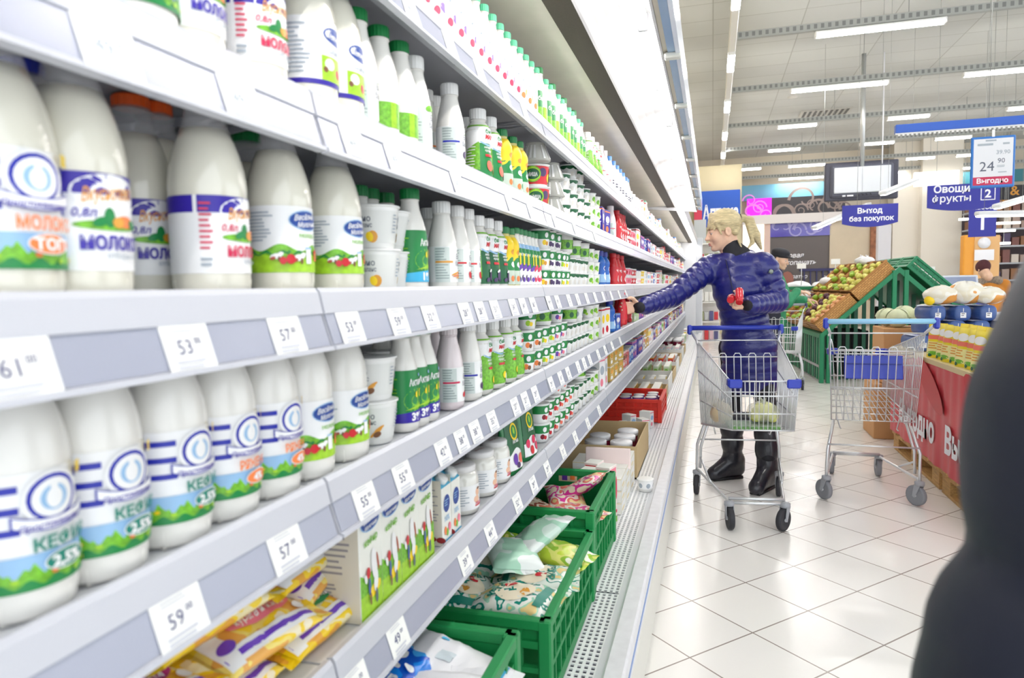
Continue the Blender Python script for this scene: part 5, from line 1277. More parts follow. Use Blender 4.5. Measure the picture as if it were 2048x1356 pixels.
# ---- labels that single out each item
_by = {}
for e in LOG: _by.setdefault((PROT[e[1]]['look'], e[2]), []).append(e)
for (look, sh), es in _by.items():
    cols = {}
    for e in es: cols.setdefault((e[5], round(e[3], 2)), []).append(e)
    for row in (0, 1):
        ks = sorted(k for k in cols if k[0] == row)
        for i, k in enumerate(ks):
            st = sorted(cols[k], key=lambda e: e[4]); N = len(st)
            for j, e in enumerate(st):
                pos = '' if len(ks) == 1 else '%s from left' % ordw(i + 1)
                if N > 1:
                    lv = ('bottom', 'top')[j] if N == 2 else ('bottom', 'middle', 'top')[j] if N == 3 else ordw(j + 1) + ' up'
                    pos = (lv + (' of its stack' if not pos else ' of %s stack' % ordw(i + 1)))
                if row: pos = ('back row ' + pos).strip()
                lb_ = ', '.join(t for t in (look, pos, SHN[sh]) if t); e[0]['label'] = lb_ if len(lb_.split()) <= 16 else lb_.replace('tall ', '').replace(' and green meadow', '')
                e[0]['group'] = PROT[e[1]]['plural'] + ' on the ' + SHN[sh]
# ---- price tags in the rails
TAGPX = dict(B=[(215, ''), (480, ''), (706, ''), (790, ''), (915, ''), (1020, ''), (1062, ''), (1110, ''), (1150, ''), (1190, '')],
             C=[(30, '61'), (375, '53'), (573, '57'), (700, '53'), (796, '59'), (860, '32'), (930, '28'), (960, '28'), (990, '31'), (1026, '34'), (1046, '34'), (1066, '36'), (1098, '19'), (1115, '19'), (1138, '22'), (1155, '24'), (1173, '24'), (1190, '26'), (1206, '33'), (1222, '41'), (1238, '45'), (1252, '45')],
             D=[(358, '59'), (573, '57'), (730, '55'), (805, '55'), (885, '42'), (922, '38'), (950, '38'), (984, '35'), (1030, '27'), (1050, '27'), (1070, '29'), (1102, '29'), (1121, '18'), (1136, '18'), (1156, '21'), (1168, '23'), (1179, '23'), (1196, '37'), (1210, '44'), (1224, '44'), (1240, '31')],
             E=[(510, '65'), (712, '49'), (795, '49'), (930, '39'), (980, '44'), (1034, '52'), (1066, '29'), (1094, '29'), (1125, '31'), (1150, '31'), (1175, '18'), (1198, '27')],
             A=[(820, ''), (900, ''), (960, ''), (1010, ''), (1050, '')])
NAVYI = mat('tag print', (84, 86, 128), .6)
for sh, lst in TAGPX.items():
    z = SHELF[sh]
    for i, (px, price) in enumerate(lst):
        y = y_for_px(px, -.489, z - .045)
        up_ = Vector((-.013, 0, .041)).normalized(); org = Vector((-.4886, y, z - .047))
        mb = MB(); fm = flat_map(org, (0, 1, 0), up_); d = Dec(mb, fm, 1.)
        w, h = .031, .026
        mb.add([fm(-w, -h, .0022), fm(w, -h, .0022), fm(w, h, .0022), fm(-w, h, .0022), fm(-w, -h, .0012), fm(w, -h, .0012), fm(w, h, .0012), fm(-w, h, .0012)], [(0, 1, 2, 3), (7, 6, 5, 4), (0, 4, 5, 1), (2, 6, 7, 3), (0, 3, 7, 4), (1, 5, 6, 2)], PAPER)
        d.o = .0024
        if price:
            d.text(price, -.006, -.006, .015, NAVYI, bold=.0); d.text('00', .012, .003, .007, NAVYI, bold=0.)
        else: d.text('49', -.006, -.006, .014, GREYINK, bold=0.); d.text('90', .012, .003, .007, GREYINK, bold=0.)
        d.lines(-.022, .022, -.022, -.012, 2, mat('tag grey', (206, 208, 216), .6), .6); d.lines(-.02, .018, .014, .021, 2, mat('tag grey', (0, 0, 0)), .35)
        o = mb.build('price_tag')
        tag(o, ('price tag reading %s, %s from left on the rail of the %s' % (price, ordw(i + 1), SHN[sh])) if price else ('pale price tag, %s from left on the rail of the %s' % (ordw(i + 1), SHN[sh])), 'price tag', 'price tags on the rail of the ' + SHN[sh])
# ================================================================ shopping carts
CARTB = mat('cart blue plastic', (44, 62, 176), .35); CARTLB = mat('cart pale blue grip', (150, 204, 236), .35)
def lerp(a, b, t): return tuple(x + (y - x) * t for x, y in zip(a, b))
def make_cart(loc, rz, label, handle_m, cap_m, flap, wheel_m, yaws, dz=0., fx=0.):
    r = root('shopping_cart', loc, label, 'shopping cart', None, rz)
    # basket corners: rear/front, top/bottom, left/right ; y forward
    RT, RB, FT, FB = (.235, -.05, .925 + dz), (.215, .02, .43 + dz * .8), (.165, .62, .77 + dz), (.15, .60, .515 + dz)
    def C(k, s): return (k[0] * s + (fx if k in (FT, FB) else 0), k[1], k[2])
    mb = MB(); w1, w2 = .0026, .0042
    for s in (-1, 1):
        n = 26
        for i in range(n + 1):
            t = i / n; mb.tube([lerp(C(RT, s), C(FT, s), t), lerp(C(RB, s), C(FB, s), t)], w1, STEEL, 4)
        for k in (0, .36, .72, 1): mb.tube([lerp(C(RT, s), C(RB, s), k), lerp(C(FT, s), C(FB, s), k)], w2, STEEL, 5)
    for i in range(1, 14):
        t = i / 14; mb.tube([lerp(C(FT, -1), C(FT, 1), t), lerp(C(FB, -1), C(FB, 1), t), lerp(C(RB, -1), C(RB, 1), t)], w1, STEEL, 4)
    for k in (0, .3, .66, 1): mb.tube([lerp(C(FT, -1), C(FB, -1), k), lerp(C(FT, 1), C(FB, 1), k)], w2, STEEL, 5)
    for k in (0, .2, .4, .6, .8): mb.tube([lerp(C(RB, -1), C(FB, -1), k), lerp(C(RB, 1), C(FB, 1), k)], w1, STEEL, 4)
    mb.build('basket', r)
    g = MB()                                               # rear gate of hoops
    for i in range(5):
        x = -.17 + i * .085
        top = (lambda u: lerp(RT, RB, u)); a, b = lerp(RT, RB, .18), lerp(RT, RB, 1.)
        g.tube([(x - .02, b[1], b[2]), (x - .02, a[1], a[2]), (x - .012, a[1], a[2] + .012), (x + .012, a[1], a[2] + .012), (x + .02, a[1], a[2]), (x + .02, b[1], b[2])], w1 * 1.2, STEEL, 5)
    for k in (.0, .2, .62): p = lerp(RT, RB, k); g.tube([(-p[0], p[1], p[2]), (p[0], p[1], p[2])], w2, STEEL, 5)
    g.build('rear_gate', r)
    # child seat flap
    if flap:
        f = MB(); f.box((0, -.0, .0), (.30, .012, .135), CARTB, .004, Matrix.Translation((.0, .035, .725 + dz)) @ Matrix.Rotation(-.2, 4, 'X')); f.box((0, -.005, .0), (.28, .012, .004), mat('flap ridge', (30, 44, 130), .4), 0, Matrix.Translation((.0, .03, .745 + dz)) @ Matrix.Rotation(-.2, 4, 'X')); f.build('child_seat_flap', r)
        s = MB(); z_ = .80 + dz; s.tube([(-.2, .04, z_), (.2, .04, z_)], w2, STEEL, 5); s.tube([(-.2, .045, z_ - .02), (.2, .045, z_ - .02)], w2, STEEL, 5); s.tube([(-.23, -.045, z_ + .09), (-.2, .04, z_)], w2, STEEL, 5); s.tube([(.23, -.045, z_ + .09), (.2, .04, z_)], w2, STEEL, 5); s.build('child_seat_frame', r)
    # handle
    HZ = .995 + dz; h = MB(); h.tube([(-.27, -.14, HZ), (.27, -.14, HZ)], .0145, handle_m, 12)
    d = Dec(h, lambda u, v, o: (u, -.14 - .0145 * math.cos(v / .0145) - o, HZ + .0145 * math.sin(v / .0145)), .02)
    d.lines(-.1, .1, -.003, .003, 1, SW if handle_m is CARTB else SKY, .8)
    ho = h.build('handle', r)
    for s in (-1, 1):
        c = MB(); c.box((.268 * s, -.135, HZ - .01), (.028, .04, .06), cap_m, .008); c.build('end_cap', ho)
        b = MB(); b.tube([(.262 * s, -.125, HZ - .02), (.235 * s, -.05, HZ - .07), (.235 * s, .0, HZ - .085)], .008, STEEL, 6); b.build('handle_bracket', r)
    for s in (-1, 1):
        c = MB(); p = C(FT, s); c.box((p[0] - .024 * s, p[1] + .004, p[2] - .012), (.066, .018, .045), CARTB, .006); c.box((p[0] + .004 * s, p[1] - .025, p[2] - .010), (.018, .06, .042), CARTB, .006); c.build('corner_bumper', r)
    # frame
    f = MB(); tr = .0085
    for s in (-1, 1):
        f.tube([(.2 * s, .06, .44), (.235 * s, -.01, .30), (.238 * s, .0, .20), (.238 * s, .0, .12)], tr, STEEL, 7)
        f.tube([(.19 * s, .13, .45), (.222 * s, .06, .30), (.225 * s, .055, .17)], tr, STEEL, 7)
        f.tube([(.238 * s, .0, .15), (.225 * s, .06, .15), (.14 * s, .56, .135), (.135 * s, .62, .135)], tr, STEEL, 7)
        f.tube([(.225 * s, .055, .24), (.2 * s, .25, .165), (.19 * s, .28, .15)], .006, STEEL, 6)
        f.tube([(.17 * s, .18, .47), (.15 * s, .16, .40), (.15 * s, .12, .40)], .004, STEEL, 5)
    f.tube([(-.14, .60, .135), (.14, .60, .135)], tr, STEEL, 7); f.tube([(-.138, .575, .15), (.138, .575, .15)], tr, STEEL, 7); f.tube([(-.236, -.005, .33), (.236, -.005, .33)], .005, STEEL, 6)
    f.build('frame', r)
    for (x, y, a) in ((-.238, 0, yaws[0]), (.238, 0, yaws[1]), (-.138, .60, yaws[2]), (.138, .60, yaws[3])):
        T = Matrix.Translation((x, y, 0)) @ Matrix.Rotation(a, 4, 'Z')
        k = MB(); k.lathe([(.022, .118), (.026, .122), (.026, .14), (.012, .146)], GREYP, 12, T=T)
        for s in (-1, 1): k.extrude([(-.018, .125), (.018, .125), (.03, .055), (.014, .048)], .019 * s - .002, .019 * s + .002, GREYP, T)
        co = k.build('caster', r)
        wm = MB(); Tw = T @ Matrix.Translation((.018, -.0, .0585)) @ Matrix.Rotation(PI / 2, 4, 'X')
        wm.lathe([(.045, -.013), (.054, -.0135), (.0585, -.009), (.0585, .009), (.054, .0135), (.045, .013)], wheel_m, 24, T=Tw); wm.build('tyre', co)
        hb = MB(); hb.lathe([(.0451, -.010), (.0451, .010)], mat('wheel hub grey', (176, 178, 182), .4), 20, T=Tw); hb.lathe([(.010, -.016), (.010, .016)], STEEL, 10, T=Tw); hb.build('hub', co)
    return r
CART1 = make_cart((.148, 4.255, 0), math.radians(187.1), 'silver wire cart with dark blue handle in front of the woman', CARTB, CARTB, False, DARK, (PI / 2 - .3, PI / 2 - .2, PI / 2 - .7, PI / 2 + .1), 0., -.028)
CART2 = make_cart((.875, 4.245, 0), math.radians(-2.0), 'silver wire cart with pale blue handle standing beside the red table', CARTLB, CARTB, True, mat('grey tyre', (136, 138, 144), .55), (2.2, 2.3, 1.5, 1.6), .05)
CART3 = make_cart((.78, 8.62, 0), math.radians(174), 'silver wire cart pushed by the man in green behind the woman', mat('cart grip grey', (150, 152, 160), .4), mat('cart navy cap', (50, 50, 90), .4), False, DARK, (1.5, 1.6, 1.5, 1.6))
# bags in the first cart (local cart frame -> world)
M1 = Matrix.Translation(CART1.location) @ Matrix.Rotation(CART1.rotation_euler.z, 4, 'Z')
def blob_bag(name, c, size, fm, seed, label, knot=True):
    r = root(name, c, label, 'bag')
    def sf(a, b):
        an, p = 2 * PI * a, PI * b; k = 1 + .16 * mnoise.noise((math.cos(an) * 2 + seed, math.sin(an) * 2, p * 1.4)) + .07 * mnoise.noise((math.cos(an) * 6, math.sin(an) * 6 + seed, p * 4))
        return (size[0] * k * math.sin(p) * math.cos(an), size[1] * k * math.sin(p) * math.sin(an), size[2] * (.92 - k * math.cos(p)) if b > .5 else size[2] * (.92 - .92 * math.cos(p)))
    mb = MB(); mb.grid(sf, 24, 16, fm); mb.build('film', r)
    if knot:
        k = MB(); z = size[2] * 1.9
        k.tube([(0, 0, z - .03), (.004, 0, z), (.012, .01, z + .02)], [.016, .007, .003], fm, 8); k.tube([(0, 0, z), (-.018, -.006, z + .022), (-.03, -.01, z + .018)], [.007, .006, .002], fm, 8); k.build('tied_top', r)
    return r
BAGF = mat('thin bag film', (232, 236, 214), .2, alpha=.35, coat=.4)
b1 = blob_bag('fruit_bag', M1 @ Vector((-.06, .44, .525)), (.085, .075, .058), BAGF, 2.3, 'clear bag of pale yellow fruit in the cart by the woman')
rr = random.Random(8); FRY = mat('pale yellow fruit', (226, 224, 120), .4, noise=.15, nscale=20)
for (x, y, z) in ((-.04, -.02, .035), (.0, .02, .035), (.042, -.015, .035), (.03, .03, .04), (-.03, .03, .05), (.005, -.03, .07), (.02, .012, .078), (-.02, .0, .075)): MB().ball((x, y, z), .031, FRY, 14).build('fruit', b1)
b2 = blob_bag('fruit_bag', M1 @ Vector((.135, .28, .485)), (.06, .1, .062), mat('beige bag film', (226, 206, 170), .3, alpha=.8), 6.3, 'beige bag slumped at the left side of the first cart')
for (x, y, z) in ((0, -.03, .04), (.01, .03, .04), (-.01, 0, .07)): MB().ball((x, y, z), .035, mat('golden fruit', (226, 190, 110), .5), 12).build('fruit', b2)
r = root('herb_pack', M1 @ Vector((.0, .46, .497)), 'flat green herb pack lying in the front of the first cart', 'pack', None, math.radians(187))
mb = MB(); mb.box((0, 0, .014), (.26, .16, .022), mat('herb green', (110, 158, 90), .5, noise=.5, nscale=60, bump=.4), .008); mb.build('herbs', r)
mb = MB(); mb.box((0, 0, .0265), (.27, .17, .002), mat('tray film', (220, 232, 220), .2, alpha=.3), 0); mb.build('film', r)
tag(MB().box(M1 @ Vector((.02, .2, .50)), (.2, .12, .06), mat('black pack', (40, 38, 50), .4), .015).build('dark_pack'), 'dark pack lying behind the fruit bag in the first cart', 'pack')

# ================================================================ produce stand
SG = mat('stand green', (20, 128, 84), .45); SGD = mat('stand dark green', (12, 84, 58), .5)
WICK = bpy.data.materials.new('wicker'); WICK.use_nodes = True
nt = WICK.node_tree; bs = nt.nodes['Principled BSDF']; tc = nt.nodes.new('ShaderNodeTexCoord'); ck = nt.nodes.new('ShaderNodeTexBrick')
ck.inputs['Scale'].default_value = 1; ck.inputs['Brick Width'].default_value = .05; ck.inputs['Row Height'].default_value = .022; ck.inputs['Mortar Size'].default_value = .003; ck.inputs['Mortar Smooth'].default_value = .6
ck.inputs['Color1'].default_value = lin((212, 160, 94)) + (1,); ck.inputs['Color2'].default_value = lin((194, 140, 78)) + (1,); ck.inputs['Mortar'].default_value = lin((128, 84, 40)) + (1,)
mpn = nt.nodes.new('ShaderNodeMapping'); mpn.inputs['Rotation'].default_value = (PI / 2, 0, 0)
nt.links.new(tc.outputs['Object'], mpn.inputs['Vector']); nt.links.new(mpn.outputs['Vector'], ck.inputs['Vector']); nt.links.new(ck.outputs['Color'], bs.inputs['Base Color']); bs.inputs['Roughness'].default_value = .7
ST0 = Vector((1.30, 9.2, 0)); STA = math.radians(4.5)       # near-left foot, long side leans slightly left
st = root('produce_stand', ST0, 'green slatted gable-shaped produce stand carrying wicker fruit baskets', 'display stand', None, STA)
LEN = 2.25; XA, ZA, ZE, XW = .86, 1.40, .62, 1.72
def spart(mb, nm): return mb.build(nm, st)
for y in (0, LEN):
    for (x, z) in ((0, ZE), (.03 + .05, ZE + .03), (XA - .05, ZA - .02), (XA + .08, ZA - .02), (XW, ZE)):
        spart(MB().box((x, y, z / 2), (.05, .05, z), SG, .004), 'leg')
    m_ = MB(); m_.extrude([(-.03, ZE - .02), (XA, ZA + .02), (XW + .03, ZE - .02), (XW + .03, ZE - .09), (XA, ZA - .05), (-.03, ZE - .09)], y - .02, y + .02, SG); spart(m_, 'gable_rail')
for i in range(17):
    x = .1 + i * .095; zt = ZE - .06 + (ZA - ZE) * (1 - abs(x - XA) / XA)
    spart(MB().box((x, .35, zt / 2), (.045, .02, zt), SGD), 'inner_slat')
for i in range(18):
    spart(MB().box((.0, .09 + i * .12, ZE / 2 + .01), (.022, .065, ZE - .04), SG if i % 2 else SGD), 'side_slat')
m_ = MB(); m_.box((0, LEN / 2, ZE - .03), (.05, LEN, .06), SG); m_.box((0, LEN / 2, .2), (.03, LEN, .03), GREYP); spart(m_, 'side_rail')
m_ = MB()
for s, x0, x1 in ((1, 0, XA), (-1, XW, XA)): m_.extrude([(x0, ZE - .01), (x1, ZA), (x1, ZA - .02), (x0, ZE - .03)], .0, LEN, SG)
spart(m_, 'sloping_top')
SM = Matrix.Translation(ST0) @ Matrix.Rotation(STA, 4, 'Z')
ang = math.atan2(ZA - ZE, XA)
def basket(u, y, L, Wd, h, label, kinds, seed, n=(4, 4)):
    """basket lying on the left slope; u = distance up the slope"""
    T = SM @ Matrix.Translation((u * math.cos(ang), y, ZE + u * math.sin(ang) - .005)) @ Matrix.Rotation(-ang, 4, 'Y')
    r = root('wicker_basket', (0, 0, 0), label, 'basket', 'wicker baskets on the produce stand'); r.matrix_world = T
    MB().box((L / 2, Wd / 2, .006), (L, Wd, .012), WICK).build('bottom', r)
    for (c, d) in (((L / 2, .008, h / 2), (L, .016, h)), ((L / 2, Wd - .008, h / 2), (L, .016, h)), ((.008, Wd / 2, h / 2), (.016, Wd - .032, h)), ((L - .008, Wd / 2, h / 2), (.016, Wd - .032, h))): MB().box(c, d, WICK, .003).build('side', r)
    rm = MB(); rm.tube([(0, 0, h), (L, 0, h), (L, Wd, h), (0, Wd, h)], .012, mat('wicker rim', (178, 126, 66), .7), 6, True); rm.build('rim', r)
    rq = random.Random(seed); nx, ny = n; q = 0
    for i in range(nx):
        for j in range(ny):
            kd = kinds[(j * len(kinds)) // ny]; q += 1; rad = .042 * rq.uniform(.9, 1.1)
            px_ = .05 + (L - .1) * (i + .5 * (j % 2) * .6) / max(1, nx - 1 + .3); py_ = .05 + (Wd - .1) * j / max(1, ny - 1)
            p = T @ Vector((px_, py_, h - .03 + rq.uniform(0, .025)))
            o = fruit(kd, p, rad, rq)
            tag(o, '%s in the %s, %s up the slope, %s across' % (FRN[kd], label.split(',')[0].replace('brown wicker ', ''), ordw(i + 1), ordw(j + 1)), 'apple' if kd != 'plum' else 'plum', 'fruit in the wicker baskets')
FRN = dict(yel='yellow-green apple', red='red-blushed apple', grn='green apple', plum='dark plum')
FRM = dict(yel=mat('apple yellow', (226, 220, 110), .35, noise=.2, nscale=14), red=mat('apple blush', (232, 164, 104), .35, noise=.4, nscale=10), grn=mat('apple green', (156, 196, 60), .35, noise=.2, nscale=14), plum=mat('plum skin', (92, 46, 62), .35, noise=.2, nscale=14))
_fr = {}
def fruit(kd, p, rad, rq):
    if kd not in _fr:
        mb = MB(); prof = []
        for i in range(11):
            t = PI * i / 10; s_ = math.sin(t); prof.append((max(1e-5, s_ * (1 + .08 * math.cos(t))), -math.cos(t) * .88 - (.16 * math.exp(-(s_ / .25) ** 2) if i > 5 else -.06 * math.exp(-(s_ / .25) ** 2))))
        mb.lathe(prof, FRM[kd], 14); stm = MB(); stm.tube([(0, 0, .68), (.03, 0, .9), (.08, 0, 1.05)], .05, BROWN, 5)
        _fr[kd] = (mb.mesh('skin'), stm.mesh('stem'))
    o = new('plum' if kd == 'plum' else 'apple', _fr[kd][0], None, p); new('stem', _fr[kd][1], o); o.scale = (rad,) * 3; o.rotation_euler = (rq.uniform(-.6, .6), rq.uniform(-.6, .6), rq.uniform(0, 6)); return o
basket(.02, .02, .54, .50, .15, 'brown wicker lower near basket, full of blushed apples', ['red', 'yel'], 1, (6, 5))
basket(.59, .02, .54, .50, .17, 'brown wicker upper near basket, half full of yellow apples', ['yel', 'yel'], 2, (5, 4))
basket(.02, .56, .54, .50, .15, 'brown wicker lower second basket, with plums and apples', ['yel', 'plum'], 3, (5, 4))
basket(.59, .56, .54, .50, .17, 'brown wicker upper second basket, with yellow apples', ['yel', 'grn'], 4, (4, 4))
basket(.02, 1.10, .54, .50, .15, 'brown wicker lower third basket, with green apples', ['grn', 'grn'], 5, (4, 3))
basket(.59, 1.10, .54, .50, .17, 'brown wicker upper third basket, with pale fruit', ['yel', 'grn'], 6, (3, 3))
basket(.02, 1.64, .54, .50, .15, 'brown wicker lower far basket, with plums', ['plum', 'grn'], 7, (3, 3))
basket(.59, 1.64, .54, .50, .17, 'brown wicker upper far basket, with pale fruit', ['yel', 'grn'], 9, (3, 3))
# white bags on the stand, produce price cards
for i, (u, y) in enumerate(((.30, 1.95), (1.0, .85), (1.02, 1.15), (.62, 1.85))):
    p = SM @ Vector((u * math.cos(ang), y, ZE + u * math.sin(ang) + .17))
    blob_bag('tied_bag', p, (.09, .08, .06), mat('white bag film', (236, 236, 240), .3), 3 + i, 'white tied bag lying on the baskets, %s from the near end' % ordw(i + 1))
# green crates on the right slope
def tilted_crate(u, y, label):
    L, Wd, h = .56, .42, .17
    T = SM @ Matrix.Translation((XA + .10 + u * math.cos(ang), y, ZA - .0 - u * math.sin(ang))) @ Matrix.Rotation(ang, 4, 'Y')
    r = crate('crate', 0, L, 0, Wd, 0, h, label, 'green crates on the produce stand', SG); r.matrix_world = T @ Matrix.Translation((L / 2, Wd / 2, .012))
tilted_crate(-.02, .04, 'green lattice crate on the right slope of the stand, upper near'); tilted_crate(-.02, .50, 'green lattice crate on the right slope of the stand, upper second'); tilted_crate(.56, .04, 'green lattice crate on the right slope of the stand, lower near'); tilted_crate(-.02, .98, 'green lattice crate on the right slope of the stand, upper third')
BLK = mat('black crate', (26, 30, 30), .6)
for i, (x, z) in enumerate(((.28, .05), (.28, .34), (.90, .05), (.90, .34), (.90, .63), (1.32, .05))):
    p = SM @ Vector((x + .19, .75, z)); c_ = crate('crate', -.19, .19, -.3, .3, 0, .28, 'black lattice crate stored inside the green stand, %s' % ordw(i + 1), 'black crates inside the green stand', BLK, ornate='solid'); c_.matrix_world = Matrix.Translation(p) @ Matrix.Rotation(STA, 4, 'Z')
# second stand behind with kraft box and white bag heap
r = root('rear_produce_stand', at_y(1628, 640, 11.9) * 1, 'low green stand with kraft box behind the man', 'display stand'); r.location.z = 0
for sx in (-1, 1): MB().box((sx * .42, 0, .58), (.05, .05, 1.16), SG).build('post', r)
MB().box((0, 0, 1.16), (.9, .05, .05), SG).build('rail', r); MB().box((0, .25, .62), (.86, .5, .06), SG).build('shelf_board', r)
c = r.location
tag(MB().box((c.x, c.y + .25, .65 + .19), (.78, .42, .38), mat('kraft dark', (172, 132, 84), .7)).build('cardboard_box'), 'kraft cardboard box on the low green stand behind the man', 'box')
tag(MB().box((c.x, c.y + .24, 1.07), (.8, .44, .07), mat('pale board', (222, 206, 166), .7)).build('box_lid'), 'pale lid board on the kraft box behind the man', 'lid')
for i in range(2): blob_bag('tied_bag', (c.x - .22 + .4 * i, c.y + .2, 1.106), (.2, .15, .085), mat('white bag film', (0, 0, 0)), 8 + i, 'white bag heap on the pale lid behind the man, %s' % ('left', 'right')[i], False)
for i, (px, py) in enumerate(((1603, 532), (1671, 523))):
    p = at_y(px, py, 11.6); rr_ = root('price_card', p, 'small white price card above the rear stand, %s' % ('left one', 'right one')[i], 'card')
    MB().box((0, 0, 0), (.13, .01, .08), PAPER).build('sheet', rr_); MB().tube([(0, 0, -.04), (0, 0, -.3)], .006, STEEL, 5).build('stem', rr_)

# ================================================================ red promotion table on pallets
TX0, TX1, TY0, TY1, TZ = 1.29, 2.5, 3.5, 5.7, .775
REDC = mat('red cloth', (206, 62, 72), .4, noise=.12, nscale=3, bump=.25, bscale=5); REDD = mat('deep red print', (196, 34, 44), .45)
tb = root('promotion_table', ((TX0 + TX1) / 2, (TY0 + TY1) / 2, .15), 'red-draped promotion table with white lettering on wooden pallets', 'table')
ox, oy = -(TX0 + TX1) / 2, -(TY0 + TY1) / 2
MB().box((0, 0, TZ - .15 - .015), (TX1 - TX0, TY1 - TY0, .03), mat('table cream edge', (214, 196, 150), .5)).build('tabletop', tb)
mb = MB(); w, l = TX1 - TX0, TY1 - TY0; h = TZ - .15 - .03
def drape(p0, p1, n):
    p0, p1 = Vector(p0), Vector(p1); d = (p1 - p0); L = d.length; d.normalize(); nn = Vector((d.y, -d.x, 0))
    mb.grid(lambda a, b: tuple(p0 + d * (L * a) + nn * (.006 * math.sin(a * L * 19) * (1 - b) + .003 * math.sin(a * L * 47)) + Vector((0, 0, h * b))), n, 6, REDC)
drape((-w / 2, l / 2, 0), (-w / 2, -l / 2, 0), 90); drape((w / 2, l / 2, 0), (-w / 2, l / 2, 0), 50)
mb.build('cloth_drape', tb)
mb = MB(); d = Dec(mb, flat_map((-w / 2 - .012, 0, 0), (0, -1, 0), (0, 0, 1)), .03)
for uc in (-.40, .60): d.text('Выгодно', uc, .13, .15, SW, w=.80, bold=.04)
d.ell(-.12, .47, .30, .085, REDD, -.45); d.ell(.75, .47, .30, .085, REDD, -.45)
mb.build('printed_lettering', tb)
WOOD = mat('pallet wood', (190, 150, 92), .7, noise=.25, nscale=12, stretch=(8, 1, 8))
for i, (a, b) in enumerate(((TY0, 4.56), (4.60, TY1))):
    r = root('pallet', ((TX0 + TX1) / 2, (a + b) / 2, 0), 'wooden pallet under the %s end of the red table' % ('near', 'far')[i], 'pallet', 'pallets under the red table')
    for k in range(6): MB().box((0, -(b - a) / 2 + .07 + k * ((b - a) - .14) / 5, .132), (TX1 - TX0 - .02, .1, .02), WOOD).build('deck_board', r)
    for sx in (-1, 0, 1):
        MB().box((sx * .53, 0, .112), (.1, b - a - .01, .02), WOOD).build('stringer', r)
        MB().box((sx * .53, 0, .011), (.1, b - a - .01, .02), WOOD).build('bottom_board', r)
        for sy in (-1, 0, 1): MB().box((sx * .53, sy * ((b - a) / 2 - .08), .0615), (.1, .14, .08), WOOD).build('block', r)
# goods on the table
YB = mat('yellow bag film', (244, 222, 42), .3, noise=.1, nscale=10); 
def D_ybag(d):
    d.ell(.0, .165, .05, .022, LABELW); d.rect(-.055, .055, .115, .14, mat('print coral', (0, 0, 0))); d.rect(-.055, .055, .02, .1, mat('bag pale', (240, 232, 160), .4)); d.lines(-.04, .04, .05, .095, 3, GOLD); d.ell(.0, .03, .04, .012, GRASS); d.ell(-.02, .016, .015, .01, DGREEN)
doy('snackbag', 'yellow snack bag', .135, .09, .215, YB, D_ybag)
for i in range(7):
    y = 4.86 - i * .125
    spawn('snackbag', TX0 + .07 + .01 * (i % 2), y, TZ + .001, None, PI + .25 if i else PI + .6, label='yellow snack bag on the red table edge, %s from the far end' % ordw(i + 1), group='yellow snack bags on the red table')
for i in range(5):
    spawn('snackbag', TX0 + .20, 4.78 - i * .14, TZ + .001, None, PI + .2, label='yellow snack bag in the back row on the red table, %s from the far end' % ordw(i + 1), group='yellow snack bags on the red table')
BR = mat('blue pack film', (62, 92, 158), .3, noise=.15, nscale=6); BRW = mat('blue pack pale top', (196, 204, 226), .35)
b = MB(); b.lathe([(.026, -.13), (.046, -.128), (.053, -.12), (.053, .12), (.046, .128), (.026, .13)], BR, 20, T=Matrix.Rotation(PI / 2, 4, 'X'), sq=3)
d = MB(); dd = Dec(d, lambda u, v, o: (u * 1.1, v, .0535 + o - u * u * 2), .02); dd.rect(-.046, .046, -.118, .118, BRW); dd.lines(-.03, .03, -.09, .09, 5, DBLUE, .3)
e = MB(); de = Dec(e, flat_map((0, -.1301, 0), (1, 0, 0), (0, 0, 1)), .05); de.rect(-.018, .018, -.03, .005, SW); de.lines(-.012, .012, -.024, .0, 2, INK, .4); de.rect(-.002, .002, .01, .035, SW)
proto('bluepack', 'flour_pack', 'pack', 'blue cylindrical pack', [('wrap', b), ('pale_top', d), ('price_label', e)], .062, .12)
n_ = 0
for row, (zr, y0, xs) in enumerate(((TZ + .057, 5.35, (1.36, 1.50, 1.64, 1.78, 1.92, 2.06)), (TZ + .157, 5.38, (1.43, 1.57, 1.71, 1.85, 1.99)), (TZ + .257, 5.42, (1.46, 1.61, 1.76)))):
    for i, x in enumerate(xs):
        spawn('bluepack', x, y0, zr, None, .12, label='blue pack with white price square, %s row from below, %s from left' % (ordw(row + 1), ordw(i + 1)), group='blue packs stacked on the red table')
for i, (x, y, z, s) in enumerate(((1.52, 5.4, TZ + .313, .11), (1.68, 5.42, TZ + .313, .13), (1.80, 5.38, TZ + .313, .10))):
    b_ = blob_bag('goods_bag', (x, y, z), (s, s * .8, s * .62), blotch('white goods print', [(240, 236, 226), (236, 230, 214), (246, 244, 238), (230, 160, 80)], 9, .3), 11 + i, 'white and orange bag heaped on the blue packs, %s from left' % ordw(i + 1), False)
tag(MB().ball((1.44, 5.36, TZ + .345), .035, YELLOW, 12).build('lemon'), 'yellow lemon at the left of the bag heap on the blue packs', 'lemon')
